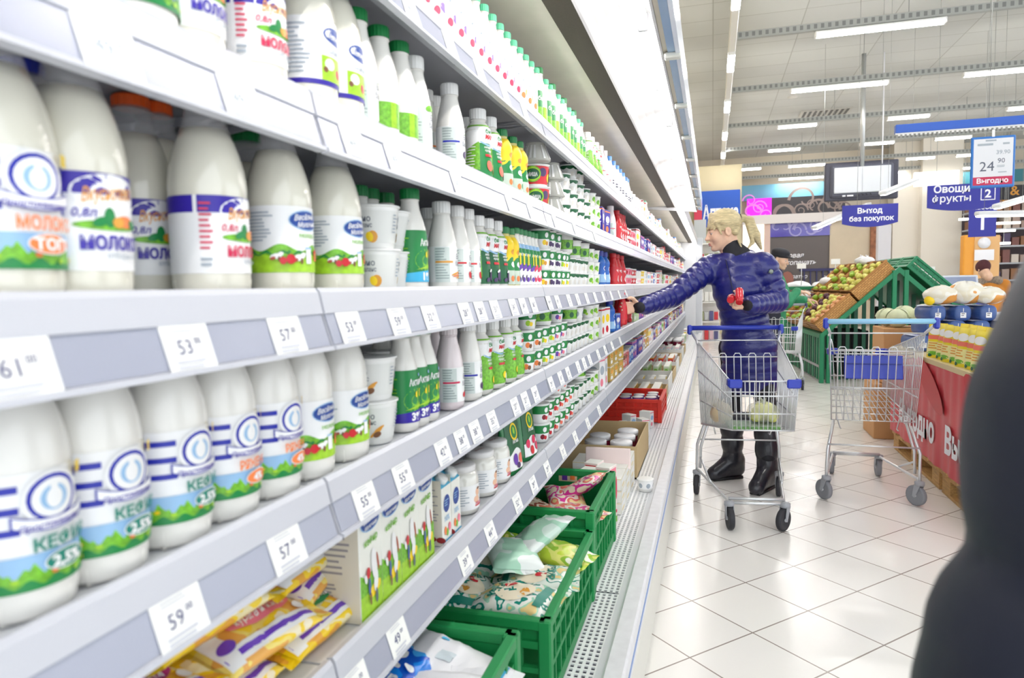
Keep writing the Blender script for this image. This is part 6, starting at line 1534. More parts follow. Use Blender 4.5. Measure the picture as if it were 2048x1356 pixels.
# kraft boxes with cabbages behind the second cart
for i, (x0, x1, y, z0, h_) in enumerate(((1.24, 1.80, 6.2, 0, .44), (1.30, 1.80, 6.2, .445, .44))):
    r = root('cabbage_box', ((x0 + x1) / 2, y, z0), 'brown cardboard box behind the second cart, %s of the stack' % ('bottom', 'top')[i], 'box', 'cardboard boxes behind the second cart')
    MB().box((0, 0, h_ / 2), (x1 - x0, .4, h_), mat('box brown', (206, 156, 104), .7), .004).build('box', r); MB().box((0, -.201, h_ / 2), (.06, .002, h_ * .9), mat('box tape', (190, 136, 84), .4)).build('tape', r)
CAB = mat('cabbage', (222, 228, 190), .5, noise=.12, nscale=12, bump=.3, bscale=14)
for i, (x, y, z) in enumerate(((1.42, 6.1, .96), (1.57, 6.08, .965), (1.71, 6.12, .96), (1.50, 6.25, .98), (1.65, 6.27, .99), (1.38, 6.28, .96))):
    c = root('cabbage', (x, y, z), 'pale green cabbage on the brown boxes, %s of the heap' % ordw(i + 1), 'cabbage', 'cabbages on the brown boxes')
    mb = MB(); mb.ball((0, 0, 0), .083, CAB, 18, sc=(1, 1, .88)); mb.build('head', c)
    for k in range(3):
        a0 = k * 2.1 + i; lf = MB()
        lf.grid(lambda a, b: (.087 * math.sin(.2 + 1.3 * b) * math.cos(a0 + 1.6 * (a - .5)), .087 * math.sin(.2 + 1.3 * b) * math.sin(a0 + 1.6 * (a - .5)), .078 * math.cos(.2 + 1.3 * b)), 8, 8, CAB); lf.build('outer_leaf', c)
tag(MB().box((1.28 + .3, 6.6, .3), (.5, .3, .6), mat('box pale brown', (206, 180, 140), .7), .004).build('cardboard_box'), 'pale brown cardboard box behind the cabbage boxes', 'box')
# grey-blue crate stack and striped boxes seen through cart two
r = root('striped_carton', (1.60, 5.86, 0), 'pale carton with rows of dark print behind the second cart handle', 'carton')
mb = MB(); mb.box((.2, 0, .5), (.56, .18, 1.0), mat('pale carton', (206, 208, 216), .5)); d = Dec(mb, flat_map((.2, -.09, .5), (1, 0, 0), (0, 0, 1)), .3)
for i in range(4):
    for j in range(7): d.rect(-.25 + j * .075, -.25 + j * .075 + .04, .1 + i * .1, .1 + i * .1 + .06, INK)
mb.build('carton_body', r)
# scale terminal by the bending shopper, price cards
p = at_y(1922, 575, 10.5); r = root('weighing_terminal', (p.x, p.y, p.z - .12), 'white weighing terminal with dark screen beside the orange coat', 'scale')
MB().box((0, 0, .16), (.42, .06, .26), mat('terminal white', (206, 212, 224), .4), .01, Matrix.Rotation(-.3, 4, 'X')).build('screen_housing', r); MB().box((0, -.035, .17), (.36, .01, .18), mat('terminal screen', (150, 160, 190), .2), 0, Matrix.Rotation(-.3, 4, 'X')).build('screen', r)
MB().box((.12, -.1, .0), (.2, .25, .05), SW, .01).build('plate', r); MB().box((.05, .06, -.52), (.5, .3, .98), mat('terminal blue', (60, 70, 160), .4), .01).build('cabinet', r)
p = at_y(1855, 545, 10.8); r = root('price_card', p, 'white card with pink lettering beside the cream pillar', 'card'); MB().box((0, 0, 0), (.18, .01, .16), PAPER).build('sheet', r); MB().box((.02, -.008, .02), (.09, .004, .04), PINK).build('lettering', r); MB().tube([(0, 0, -.08), (0, 0, -.5)], .006, STEEL, 5).build('stem', r)
p = at_y(1975, 610, 8.3); r = root('goods_bin', (p.x, p.y, .0), 'white bin with blue stripes in front of the bending shopper', 'bin'); MB().box((0, 0, .45), (.5, .4, .9), mat('bin white', (214, 216, 226), .4), .01).build('bin', r); mb = MB(); d = Dec(mb, flat_map((0, -.2, .75), (1, 0, 0), (0, 0, 1)), .2); d.rect(-.2, -.05, .02, .06, BLUE); d.ell(.08, -.02, .1, .04, PINK); mb.build('print', r)
MB().box((.0, -.02, 1.06), (.12, .01, .06), PAPER).build('price_card', r); MB().tube([(0, -.02, .9), (0, -.02, 1.04)], .006, STEEL, 5).build('card_stem', r)
# ================================================================ people: smooth bodies from blended volumes
def cap_(a, b, ra, rb=None, k=.02, q=None): return ('c', np.array(a, float), np.array(b, float), ra, ra if rb is None else rb, k, q)
def ell_(c, r, k=.02, rot=None): return ('e', np.array(c, float), np.array(r, float), None if rot is None else np.array(rot), k)
def cut_(p): return ('-', p)
def _pd(p, P):
    if p[0] == 'c':
        a, b = p[1], p[2]; ab = b - a; L2 = max(1e-9, ab @ ab); v = P - a
        t = np.clip((v @ ab) / L2, 0, 1); r = p[3] + (p[4] - p[3]) * t
        if p[6]: sp, amp = p[6][:2]; r = r + amp * (np.abs(np.sin(np.pi * (t * math.sqrt(L2) + (p[6][2] if len(p[6]) > 2 else 0)) / sp)) ** .55 - .75)
        return np.linalg.norm(v - t[..., None] * ab, axis=-1) - r
    v = P - p[1]
    if p[3] is not None: v = v @ p[3]
    k0 = np.linalg.norm(v / p[2], axis=-1); k1 = np.linalg.norm(v / p[2] ** 2, axis=-1)
    return k0 * (k0 - 1) / np.maximum(k1, 1e-9)
def _bb(p):
    if p[0] == 'c': m = max(p[3], p[4]) + .02; return np.minimum(p[1], p[2]) - m, np.maximum(p[1], p[2]) + m
    m = p[2].max(); return p[1] - m, p[1] + m
def sdf_mesh(name, prims, h, m, wrinkle=None, parent=None):
    bs = [_bb(p[1] if p[0] == '-' else p) for p in prims]
    lo = np.min([b[0] for b in bs], 0) - 3 * h; hi = np.max([b[1] for b in bs], 0) + 3 * h
    n = np.ceil((hi - lo) / h).astype(int) + 1
    D = np.full(n, .5, np.float32)
    ax = [lo[i] + h * np.arange(n[i]) for i in range(3)]
    for p, (b0, b1) in zip(prims, bs):
        neg = p[0] == '-'; q = p[1] if neg else p; k = q[5] if q[0] == 'c' else q[4]
        mg = k + 3 * h
        s = [slice(max(0, int((b0[i] - mg - lo[i]) / h)), min(n[i], int((b1[i] + mg - lo[i]) / h) + 2)) for i in range(3)]
        G = np.stack(np.meshgrid(ax[0][s[0]], ax[1][s[1]], ax[2][s[2]], indexing='ij'), -1)
        d = _pd(q, G); A = D[s[0], s[1], s[2]]
        if neg: d = -d; t = np.clip(.5 - .5 * (d - A) / k, 0, 1); t = 1 - t; D[s[0], s[1], s[2]] = A * (1 - t) + d * t + k * t * (1 - t)
        else: t = np.clip(.5 + .5 * (d - A) / k, 0, 1); D[s[0], s[1], s[2]] = d * (1 - t) + A * t - k * t * (1 - t)
    c8 = [(i, j, l) for i in (0, 1) for j in (0, 1) for l in (0, 1)]
    sg = D < 0; cnt = sum(sg[i:n[0] - 1 + i, j:n[1] - 1 + j, l:n[2] - 1 + l].astype(np.int8) for i, j, l in c8)
    act = np.argwhere((cnt > 0) & (cnt < 8)); idx = np.full(cnt.shape, -1, np.int32); idx[tuple(act.T)] = np.arange(len(act))
    V = {c: D[act[:, 0] + c[0], act[:, 1] + c[1], act[:, 2] + c[2]] for c in c8}
    sm = np.zeros((len(act), 3)); ct = np.zeros(len(act))
    for a in c8:
        for x in range(3):
            if a[x] == 0:
                b = list(a); b[x] = 1; b = tuple(b); va, vb = V[a], V[b]; k = (va < 0) != (vb < 0)
                t = np.where(k, va / np.where(k, va - vb, 1), 0); pos = np.tile(np.array(a, float), (len(act), 1)); pos[:, x] += t
                sm[k] += pos[k]; ct[k] += 1
    vs = lo + h * (act + sm / ct[:, None])
    F = []
    for x in range(3):
        y, z = (x + 1) % 3, (x + 2) % 3
        s0 = [slice(None)] * 3; s1 = [slice(None)] * 3; s0[x] = slice(0, -1); s1[x] = slice(1, None)
        e = np.argwhere(sg[tuple(s0)] != sg[tuple(s1)]); ok = (e[:, y] > 0) & (e[:, z] > 0) & (e[:, y] < n[y] - 1) & (e[:, z] < n[z] - 1); e = e[ok]
        inside = sg[tuple(e.T)]; quad = []
        for dy, dz in ((-1, -1), (0, -1), (0, 0), (-1, 0)):
            c = e.copy(); c[:, y] += dy; c[:, z] += dz; quad.append(idx[tuple(c.T)])
        Q = np.stack(quad, 1); Q[~inside] = Q[~inside][:, ::-1]; F.append(Q)
    F = np.concatenate(F); F = F[(F >= 0).all(1)]
    me = bpy.data.meshes.new(name); me.from_pydata(vs.tolist(), [], F.tolist()); me.materials.append(m)
    me.polygons.foreach_set('use_smooth', [True] * len(me.polygons)); me.update()
    # light relaxation
    co = vs.copy(); acc = np.zeros_like(co); num = np.zeros(len(co))
    for a in range(4):
        i, j = F[:, a], F[:, (a + 1) % 4]; np.add.at(acc, i, co[j]); np.add.at(acc, j, co[i]); np.add.at(num, i, 1); np.add.at(num, j, 1)
    co = co * .5 + .5 * acc / np.maximum(num, 1)[:, None]
    me.vertices.foreach_set('co', co.astype(np.float32).ravel()); me.update()
    return new(name, me, parent)
def head_prims(M):
    """M: local head frame (x = gaze, z = up) to world"""
    R = np.array(M.to_3x3()); f = lambda x, y, z: np.array(M @ Vector((x, y, z)))
    E = lambda c, r, k=.015: ell_(f(*c), r, k, R); C = lambda a, b, ra, rb=None, k=.012: cap_(f(*a), f(*b), ra, rb, k)
    P = [E((-.010, 0, .038), (.096, .076, .088)), E((.028, 0, -.028), (.064, .057, .088), .02)]
    for s in (-1, 1):
        P += [C((.0, .047 * s, -.055), (.062, .014 * s, -.098), .017, .014, .02), E((.058, .034 * s, -.030), (.026, .024, .028), .02), C((.078, .012 * s, .017), (.07, .042 * s, .014), .0095, .008)]
    P += [E((.074, 0, -.098), (.018, .02, .016)), C((.088, 0, .008), (.110, 0, -.030), .0075, .0105, .010), E((.105, 0, -.034), (.013, .017, .008), .008), E((.088, 0, -.062), (.014, .024, .007), .005), E((.086, 0, -.074), (.013, .02, .007), .005)]
    for s in (-1, 1): P += [cut_(E((.093, .031 * s, .0), (.014, .017, .010), .008))]
    P += [cut_(E((.102, 0, -.068), (.010, .024, .0018), .003))]
    for s in (-1, 1): P += [E((.0815, .031 * s, .0065), (.0095, .0165, .0065), .004), E((.080, .031 * s, -.0105), (.008, .014, .004), .004)]
    for s in (-1, 1): P += [E((-.010, .079 * s, -.008), (.021, .009, .031), .006), cut_(E((-.006, .088 * s, -.004), (.010, .007, .018), .006))]
    P += [C((-.025, 0, -.05), (-.045, 0, -.17), .052, .055, .03)]
    return P, f
def eyes(M, parent):
    for s in (-1, 1):
        mb = MB(); c = M @ Vector((.0765, .031 * s, -.0005)); mb.ball(c, .0118, mat('eye white', (206, 196, 190), .25), 12); c2 = M @ Vector((.0815, .031 * s, -.004)); mb.ball(c2, .0072, mat('eye iris', (64, 66, 76), .2), 10); mb.build('eye', parent)
def hand_prims(w, d, N, t, curl=(.5, .6, .5), spread=.0, sc=1.):
    """w wrist, d finger direction, N palm normal, t towards the thumb"""
    w, d, N, t = (np.array(v, float) for v in (w, d, N, t)); d /= np.linalg.norm(d); N = N - (N @ d) * d; N /= np.linalg.norm(N); t = np.cross(d, N) * np.sign(np.cross(d, N) @ t)
    P = [cap_(w, w + d * .02 * sc, .025 * sc, .025 * sc, .01)]
    for o in (.026, .009, -.008, -.025): P.append(cap_(w + d * .022 * sc + t * o * .6, w + d * .084 * sc + t * o * sc, .0145 * sc, .0115 * sc, .012))
    for o, L, dl in ((.028, .070, .088), (.009, .079, .092), (-.010, .073, .089), (-.028, .057, .082)):
        p = w + d * dl * sc + t * o * sc; a = 0; dd0 = d + t * o * spread * 12
        dd0 /= np.linalg.norm(dd0)
        for k, (fr, cu) in enumerate(zip((.44, .31, .25), curl)):
            a += cu; v = dd0 * math.cos(a) + N * math.sin(a); e = p + v * L * fr * sc
            P.append(cap_(p, e, (.0092 - .0008 * k) * sc, (.0086 - .0009 * k) * sc, .004)); p = e
    p = w + d * .028 * sc + t * .026 * sc + N * .006
    for v, L, r0, r1 in ((d * .62 + t * .6 + N * .45, .038, .0135, .0108), (d * .75 + t * .15 + N * .65, .032, .0105, .0095), (d * .8 - t * .1 + N * .6, .025, .0095, .008)):
        v = v / np.linalg.norm(v); e = p + v * L * sc; P.append(cap_(p, e, r0 * sc, r1 * sc, .006)); p = e
    return P
SKIN = mat('skin', (226, 184, 156), .45, noise=.05, nscale=40)
def hairmat(name, c): return mat(name, c, .4, noise=.32, nscale=26, stretch=(1.2, 1.2, 9), bump=.5, bscale=40)
NAVY = mat('quilted navy nylon', (25, 29, 112), .34, coat=.25, noise=.08, nscale=8, bump=.55, bscale=24)
BLACKF = mat('black knit', (30, 29, 36), .8); BOOT = mat('black leather', (32, 31, 40), .35, coat=.3, bump=.35, bscale=20)
# ---------------------------------------------------------------- woman
def v3(p): return np.array(p, float)
sR, sL = v3((-.005, 4.47, 1.375)), v3((.295, 4.41, 1.375))
eR = v3(at_y(1347, 592, 4.27)); wR = v3(at_y(1285, 613, 4.08)); eL = v3(at_y(1556, 603, 4.43)); wL = v3(at_y(1502, 610, 4.22))
nk = v3((.135, 4.46, 1.43)); hip = v3((.215, 4.46, .90)); chest = v3((.15, 4.44, 1.24)); waist = v3((.185, 4.45, 1.06))
hR, hL = v3((.13, 4.52, .86)), v3((.30, 4.42, .86)); kR, kL = v3((.115, 4.55, .50)), v3((.318, 4.47, .50))
aR, aL = v3((.130, 4.60, .10)), v3((.325, 4.40, .10)); tR, tL = v3((.015, 4.53, .028)), v3((.255, 4.27, .028))
KB = 1.033
def back(p): return np.array([0, 0, CAMH]) + (np.array(p, float) - np.array([0, 0, CAMH])) * KB
sR, sL, nk, hip, chest, waist, hR, hL, eL, eR = (back(p) for p in (sR, sL, nk, hip, chest, waist, hR, hL, eL, eR))
hR[1] -= .02; hL[1] -= .0
HM = Matrix.Translation(Vector(back((.062, 4.45, 1.585)))) @ Matrix.Rotation(math.radians(194), 4, 'Z') @ Matrix.Rotation(math.radians(9), 4, 'Y')
hp, hf = head_prims(HM)
cap0 = hf(-.04, 0, -.15)
body = hp + [cap_(cap0, nk, .055, .06, .03), cap_(nk, chest, .07, .11, .05), cap_(chest, waist, .115, .10, .05), cap_(waist, hip, .105, .125, .05), cap_(sR, sL, .055, .055, .05),
             cap_(sR, eR, .048, .038), cap_(eR, wR, .038, .026), cap_(sL, eL, .048, .038), cap_(eL, wL, .038, .026),
             cap_(hR, kR, .078, .05), cap_(kR, aR, .05, .036), cap_(hL + v3((-.03, .02, 0)), kL, .076, .05), cap_(kL, aL, .05, .036), cap_(aR, tR, .030, .018), cap_(aL, tL, .030, .018)]
hdR = v3((-.46, 4.045, 1.135)) - wR
body += hand_prims(wR + hdR * .12, hdR, (-.25, -1, .05), (0, -.1, 1), (.35, .55, .45), .05)
body += hand_prims(wL + v3((-.012, -.004, 0)), (-.9, -.35, .05), (.1, -.75, .65), (.1, .6, .8), (.45, .65, .5), .05)
woman = sdf_mesh('person', body, .0052, SKIN)
tag(woman, 'blonde woman in navy quilted jacket reaching into the dairy case', 'person')
eyes(HM, woman)
lp = MB()
for (z, rz_, x) in ((-.0625, .005, .0985), (-.0735, .005, .0965)):
    c = HM @ Vector((x, 0, z)); lp.ball((0, 0, 0), 1, mat('lip rose', (196, 118, 112), .4), 12, Matrix.Translation(c) @ HM.to_3x3().to_4x4() @ Matrix.Diagonal((.0055, .02, rz_, 1)))
lp.build('lips', woman)
br_ = MB()
for s in (-1, 1): br_.tube([HM @ Vector((.0905, .014 * s, .022)), HM @ Vector((.0865, .030 * s, .026)), HM @ Vector((.074, .045 * s, .020))], [.003, .0032, .002], mat('brow', (150, 120, 90), .7), 6)
br_.build('eyebrows', woman)
R_ = np.array(HM.to_3x3()); E = lambda c, r, k=.015: ell_(hf(*c), r, k, R_); Cc = lambda a, b, ra, rb=None, k=.012: cap_(hf(*a), hf(*b), ra, rb, k)
hair = [E((-.018, 0, .050), (.106, .088, .094)), cut_(E((.075, 0, -.045), (.085, .10, .085), .01)), cut_(E((-.0, .09, -.05), (.05, .05, .055), .01)), cut_(E((-.0, -.09, -.05), (.05, .05, .055), .01)), cut_(E((-.05, 0, -.12), (.09, .09, .09), .02))]
for i in range(9):
    y = -.06 + i * .015; hair.append(Cc((.058 - abs(y) * .35, y * .8, .118 - abs(y) * .3), (.094 - abs(y) * .42, y, .03 + .006 * (i % 2) - abs(y) * .2), .014, .0065, .006))
for s in (-1, 1): hair += [Cc((.05, .070 * s, .06), (.035, .078 * s, -.015), .014, .006), Cc((.03, .08 * s, .06), (-.07, .06 * s, .04), .016, .02), Cc((-.06, .05 * s, -.02), (-.10, .01 * s, .05), .022, .02)]
hair += [Cc((-.10, 0, .055), (-.135, 0, .062), .024, .02), Cc((-.135, 0, .062), (-.175, 0, .035), .02, .026), Cc((-.175, 0, .035), (-.20, -.01, -.06), .027, .028), Cc((-.20, -.01, -.06), (-.225, -.02, -.15), .028, .008), Cc((-.16, .01, .01), (-.165, .02, -.10), .018, .012), Cc((-.165, .02, -.10), (-.12, .03, -.14), .012, .004), Cc((-.07, .06, -.075), (-.085, .075, -.17), .008, .004)]
sdf_mesh('hair', hair, .0045, hairmat('blonde hair', (208, 190, 146)), parent=woman)
mb = MB(); mb.tube([hf(-.118 + .004 * math.cos(a), .027 * math.cos(a), .058 + .027 * math.sin(a)) for a in [2 * PI * i / 14 for i in range(14)]], .007, BLACKF, 6, True); mb.build('hair_band', woman)
Q = (.062, .014)
JK = [cap_(nk + v3((.0, .0, -.02)), chest, .10, .150, .05, Q), cap_(chest, waist, .150, .136, .05, Q), cap_(waist, hip, .136, .160, .05, Q), cap_(hip, hip + v3((.01, -.01, -.215)), .162, .178, .04, Q),
      cap_(sR + v3((.03, 0, -.01)), sL + v3((-.02, 0, -.01)), .082, .082, .05), cap_(sR, eR, .083, .068, .035, Q), cap_(eR, wR, .068, .050, .02, Q), cap_(sL, eL, .083, .072, .035, Q), cap_(eL, wL, .070, .054, .02, Q),
      cap_(nk + v3((.05, .07, -.015)), nk + v3((.11, .09, -.06)), .055, .05, .04), cap_(nk + v3((-.01, .06, .01)), nk + v3((.09, .03, .0)), .04, .04, .03)]
JK += [cut_(cap_(hf(-.03, 0, -.06), hf(-.045, 0, -.135), .062, .058, .01)), cut_(ell_(hip + v3((0, 0, -.36)), (.25, .25, .055), .01))]
jk = sdf_mesh('jacket', JK, .0072, NAVY, parent=woman)
# zip, sleeve badge, collar scarf
def front_pt(x, z):                     # nearest jacket point from the camera side
    hit = None
    return None
me = jk.data; co = np.empty(len(me.vertices) * 3, np.float32); me.vertices.foreach_get('co', co); co = co.reshape(-1, 3)
def surf(px, py, y0):
    """jacket surface point seen at a picture point"""
    r = ray(px, py); r = np.array(r) / r[1]; cam_ = np.array([0, 0, CAMH]); v = co - cam_; t = v[:, 1]; d = np.linalg.norm(v - t[:, None] * r, axis=1)
    k = np.argsort(d)[:40]; b = k[np.argmin(t[k])]; return Vector(cam_ + r * t[b])
zp = MB()
pts = [surf(1452 + 3 * i - .0 * i, 520 + 13 * i, 4.3) + Vector((-.001, -.003, 0)) for i in range(7)]
zp.tube(pts, .0035, mat('zip navy', (20, 22, 62), .3), 6); zp.build('zip', jk)
b = surf(1542, 543, 4.3); bd = MB(); bd.lathe([(.013, 0), (.013, .004)], mat('badge grey', (150, 160, 150), .5), 10, T=Matrix.Translation(b + Vector((0, -.003, 0))) @ Matrix.Rotation(PI / 2 + .1, 4, 'X'))
for a in range(4): bd.box(b + Vector((.012 * math.cos(a * PI / 2 + .4), -.004, .012 * math.sin(a * PI / 2 + .4))), (.009, .003, .009), mat('badge dark', (40, 60, 56), .5))
bd.build('sleeve_badge', jk)
sc_ = [cap_(hf(-.03, 0, -.108), nk + v3((0, 0, .0)), .066, .095, .02)]
sdf_mesh('collar', sc_, .007, BLACKF, parent=woman)
cf = MB()
for w_, e_ in ((wR, eR), (wL, eL)):
    d_ = (w_ - e_) / np.linalg.norm(w_ - e_); cf.tube([w_ - d_ * .02, w_ + d_ * .058], [.036, .031], BLACKF, 14)
cf.build('cuffs', jk)
tg = [cap_(hR, kR, .084, .062, .03), cap_(kR, aR + v3((0, 0, .1)), .062, .05), cap_(hL + v3((-.03, .02, 0)), kL, .084, .062, .03), cap_(kL, aL + v3((0, 0, .1)), .062, .05), cap_(hR, hL + v3((-.03, .02, 0)), .09, .09, .04)]
sdf_mesh('tights', tg, .009, BLACKF, parent=woman)
for a_, k_, t_ in ((aR, kR, tR), (aL, kL, tL)):
    up_ = (k_ - a_); top = a_ + up_ * .62; d_ = (t_ - a_); d_[2] = 0; d_ /= np.linalg.norm(d_)
    bt = [cap_(a_ + v3((0, 0, .03)), t_ + v3((0, 0, .022)), .054, .040, .03), cap_(a_ + v3((0, 0, -.02)), a_ + up_ * .30, .050, .062, .03, (.055, .007)), cap_(a_ + up_ * .30, top, .062, .074, .03, (.07, .008)), cap_(a_ - d_ * .03 + v3((0, 0, -.045)), t_ + v3((0, 0, .014)), .042, .036, .03), cap_(t_ + v3((0, 0, .012)), t_ + d_ * .03 + v3((0, 0, .008)), .036, .026, .02), cap_(a_ - d_ * .035 + v3((0, 0, -.03)), a_ - d_ * .035 + v3((0, 0, .02)), .04, .045, .03)]
    bt.append(cut_(ell_((a_[0], a_[1], -.2), (.5, .5, .2), .004)))
    bo = sdf_mesh('boot', bt, .0065, BOOT, parent=woman)
    so = MB(); so.tube([a_ - d_ * .055 + v3((0, 0, -.093)), t_ + d_ * .02 + v3((0, 0, -.021))], [.036, .034], mat('sole black', (22, 22, 26), .6), 12, T=None)
    so.v = [(x, y, max(.0005, min(.02, z))) for x, y, z in so.v]; so.build('sole', bo)
# red bottles in her hands
def small_red():
    b = MB(); b.lathe([(.018, 0), (.0225, .003), (.0235, .012), (.0235, .06), (.021, .07), (.0225, .078), (.016, .09)], mat('small red bottle', (206, 30, 48), .25, coat=.5), 18)
    lb = MB(); d = Dec(lb, cyl_map(.0236)); d.rect(-.05, .05, .016, .05, LABELW); d.ell(0, .033, .014, .012, RED); d.ell(.03, .03, .01, .012, mat('print raspberry', (0, 0, 0))); d.ell(-.03, .03, .01, .012, INK); d.ell(0, .033, .008, .006, LABELW)
    proto('smallred', 'yogurt_shot', 'yogurt bottle', 'small red yogurt bottle', [('body', b), ('label', lb), ('cap', cap_mb(.0195, .088, .106, CAPR))], .0235, .106)
small_red()
def aimed(kind, base, axis, roll, label, group):
    q = Vector(axis).normalized().to_track_quat('Z', 'Y').to_matrix().to_4x4()
    return spawn(kind, 0, 0, 0, None, T=Matrix.Translation(base) @ q @ Matrix.Rotation(roll, 4, 'Z'), label=label, group=group)
pL = at_y(1459, 600, 4.11); GR = 'small red bottles the woman holds'
aimed('smallred', pL + Vector((.02, .10, .012)), (-.15, -1, -.12), 0, 'small red bottle held by the woman, left of the two', GR)
aimed('smallred', at_y(1479, 583, 4.14) + Vector((.0, .035, .01)), (-.02, -.72, -.70), -1.5, 'small red bottle held upside down by the woman, right of the two', GR)
spawn('redbot', -.505, 4.0, SHELF['D'] + .03, None, 2.4, label='red yogurt bottle the woman is lifting off the fourth shelf', group='bottle in the woman hand')
# ---------------------------------------------------------------- man in green
def simple_person(name, label, P):
    """P: joints dict, radii baked for an adult; returns the body and its clothes"""
    hp, hf = head_prims(P['head'])
    J = {k: v3(v) for k, v in P.items() if k not in ('head', 'hands')}
    b = hp + [cap_(hf(-.04, 0, -.15), J['nk'], .055, .06, .03), cap_(J['nk'], J['ch'], .08, .13, .05), cap_(J['ch'], J['hip'], .13, .12, .05), cap_(J['sR'], J['sL'], .055, .055, .05)]
    for s in 'RL': b += [cap_(J['s' + s], J['e' + s], .05, .04), cap_(J['e' + s], J['w' + s], .04, .028), cap_(J['h' + s], J['k' + s], .08, .055), cap_(J['k' + s], J['a' + s], .055, .04), cap_(J['a' + s], J['t' + s], .04, .032)]
    for w, d, N, t in P['hands']: b += hand_prims(w, d, N, t, (.4, .5, .4))
    o = sdf_mesh('person', b, .009, SKIN); tag(o, label, 'person'); eyes(P['head'], o); return o, J, hf
def clothes(o, J, coat, trousers, shoe, hem=.12, q=None, coatname='jacket'):
    c = [cap_(J['nk'] + v3((0, 0, -.03)), J['ch'], .10, .165, .05, q), cap_(J['ch'], J['hip'], .165, .165, .05, q), cap_(J['hip'], J['hip'] + v3((0, 0, -hem)), .165, .165, .04), cap_(J['sR'], J['sL'], .08, .08, .05)]
    for s in 'RL': c += [cap_(J['s' + s], J['e' + s], .082, .068, .03, q), cap_(J['e' + s], J['w' + s], .066, .05, .02, q)]
    jk = sdf_mesh(coatname, c, .011, coat, parent=o)
    t = [cap_(J['hR'], J['hL'], .11, .11, .04)]
    for s in 'RL': t += [cap_(J['h' + s], J['k' + s], .098, .075, .03), cap_(J['k' + s], J['a' + s], .075, .062)]
    sdf_mesh('trousers', t, .012, trousers, parent=o)
    for s in 'RL':
        d = J['t' + s] - J['a' + s]; d[2] = 0; d /= np.linalg.norm(d)
        sdf_mesh('shoe', [cap_(J['a' + s] - d * .03 + v3((0, 0, -.045)), J['t' + s] + v3((0, 0, .012)), .045, .038, .03), cap_(J['a' + s], J['a' + s] + v3((0, 0, -.03)), .05, .05, .03), cut_(ell_((J['a' + s][0], J['a' + s][1], -.2), (.5, .5, .2), .004))], .009, shoe, parent=o)
    return jk
mx, my = .76, 9.0
mh = Matrix.Translation(at_y(1560, 519, my)) @ Matrix.Rotation(math.radians(-25), 4, 'Z') @ Matrix.Rotation(math.radians(14), 4, 'Y')
hz = mh.translation.z; HX = mh.translation.x
hand_t = v3(at_y(1612, 583, my - .15))
P = dict(head=mh, nk=(HX - .05, my, hz - .21), ch=(HX - .06, my, hz - .40), hip=(HX - .10, my, hz - .72), sR=(HX - .04, my - .19, hz - .27), sL=(HX - .06, my + .19, hz - .27),
         eR=(HX + .06, my - .26, hz - .52), wR=hand_t + v3((-.10, -.0, .0)), eL=(HX + .08, my + .24, hz - .5), wL=(HX + .3, my + .2, hz - .5),
         hR=(HX - .10, my - .1, .86), hL=(HX - .10, my + .1, .86), kR=(HX - .05, my - .1, .48), kL=(HX - .10, my + .1, .48), aR=(HX - .10, my - .1, .09), aL=(HX - .16, my + .1, .09), tR=(HX + .04, my - .12, .03), tL=(HX - .02, my + .1, .03),
         hands=[(hand_t + v3((-.085, 0, .0)), (1, .0, -.1), (0, .3, -1), (0, 1, .2)), ((HX + .32, my + .2, hz - .5), (1, 0, -.1), (0, 0, -1), (0, -1, 0))])
man, J, hf = simple_person('man', 'man in green work jacket and dark cap behind the woman', P)
GRJ = mat('work jacket green', (40, 136, 92), .6, bump=.3, bscale=14)
jk = clothes(man, J, GRJ, mat('dark trousers', (38, 38, 54), .7), BOOT)
R_ = np.array(mh.to_3x3()); E = lambda c, r, k=.015: ell_(hf(*c), r, k, R_); Cc = lambda a, b, ra, rb=None, k=.012: cap_(hf(*a), hf(*b), ra, rb, k)
sdf_mesh('cap', [E((-.012, 0, .085), (.112, .095, .055), .02), E((-.01, 0, .05), (.106, .09, .045), .02), E((.10, 0, .045), (.05, .06, .009), .01)], .008, mat('black cap', (34, 34, 42), .7), parent=man)
sdf_mesh('hair', [E((-.04, 0, .01), (.075, .082, .06), .02), cut_(E((.06, 0, -.06), (.09, .12, .09), .01)), cut_(E((-.0, .09, -.03), (.04, .04, .05), .01)), cut_(E((-.0, -.09, -.03), (.04, .04, .05), .01))], .008, hairmat('dark brown hair', (58, 44, 38)), parent=man)
sdf_mesh('collar', [cap_(J['nk'] + v3((.0, 0, .04)), J['nk'] + v3((0, 0, -.04)), .085, .11, .02)], .01, mat('navy collar', (44, 48, 92), .6), parent=man)
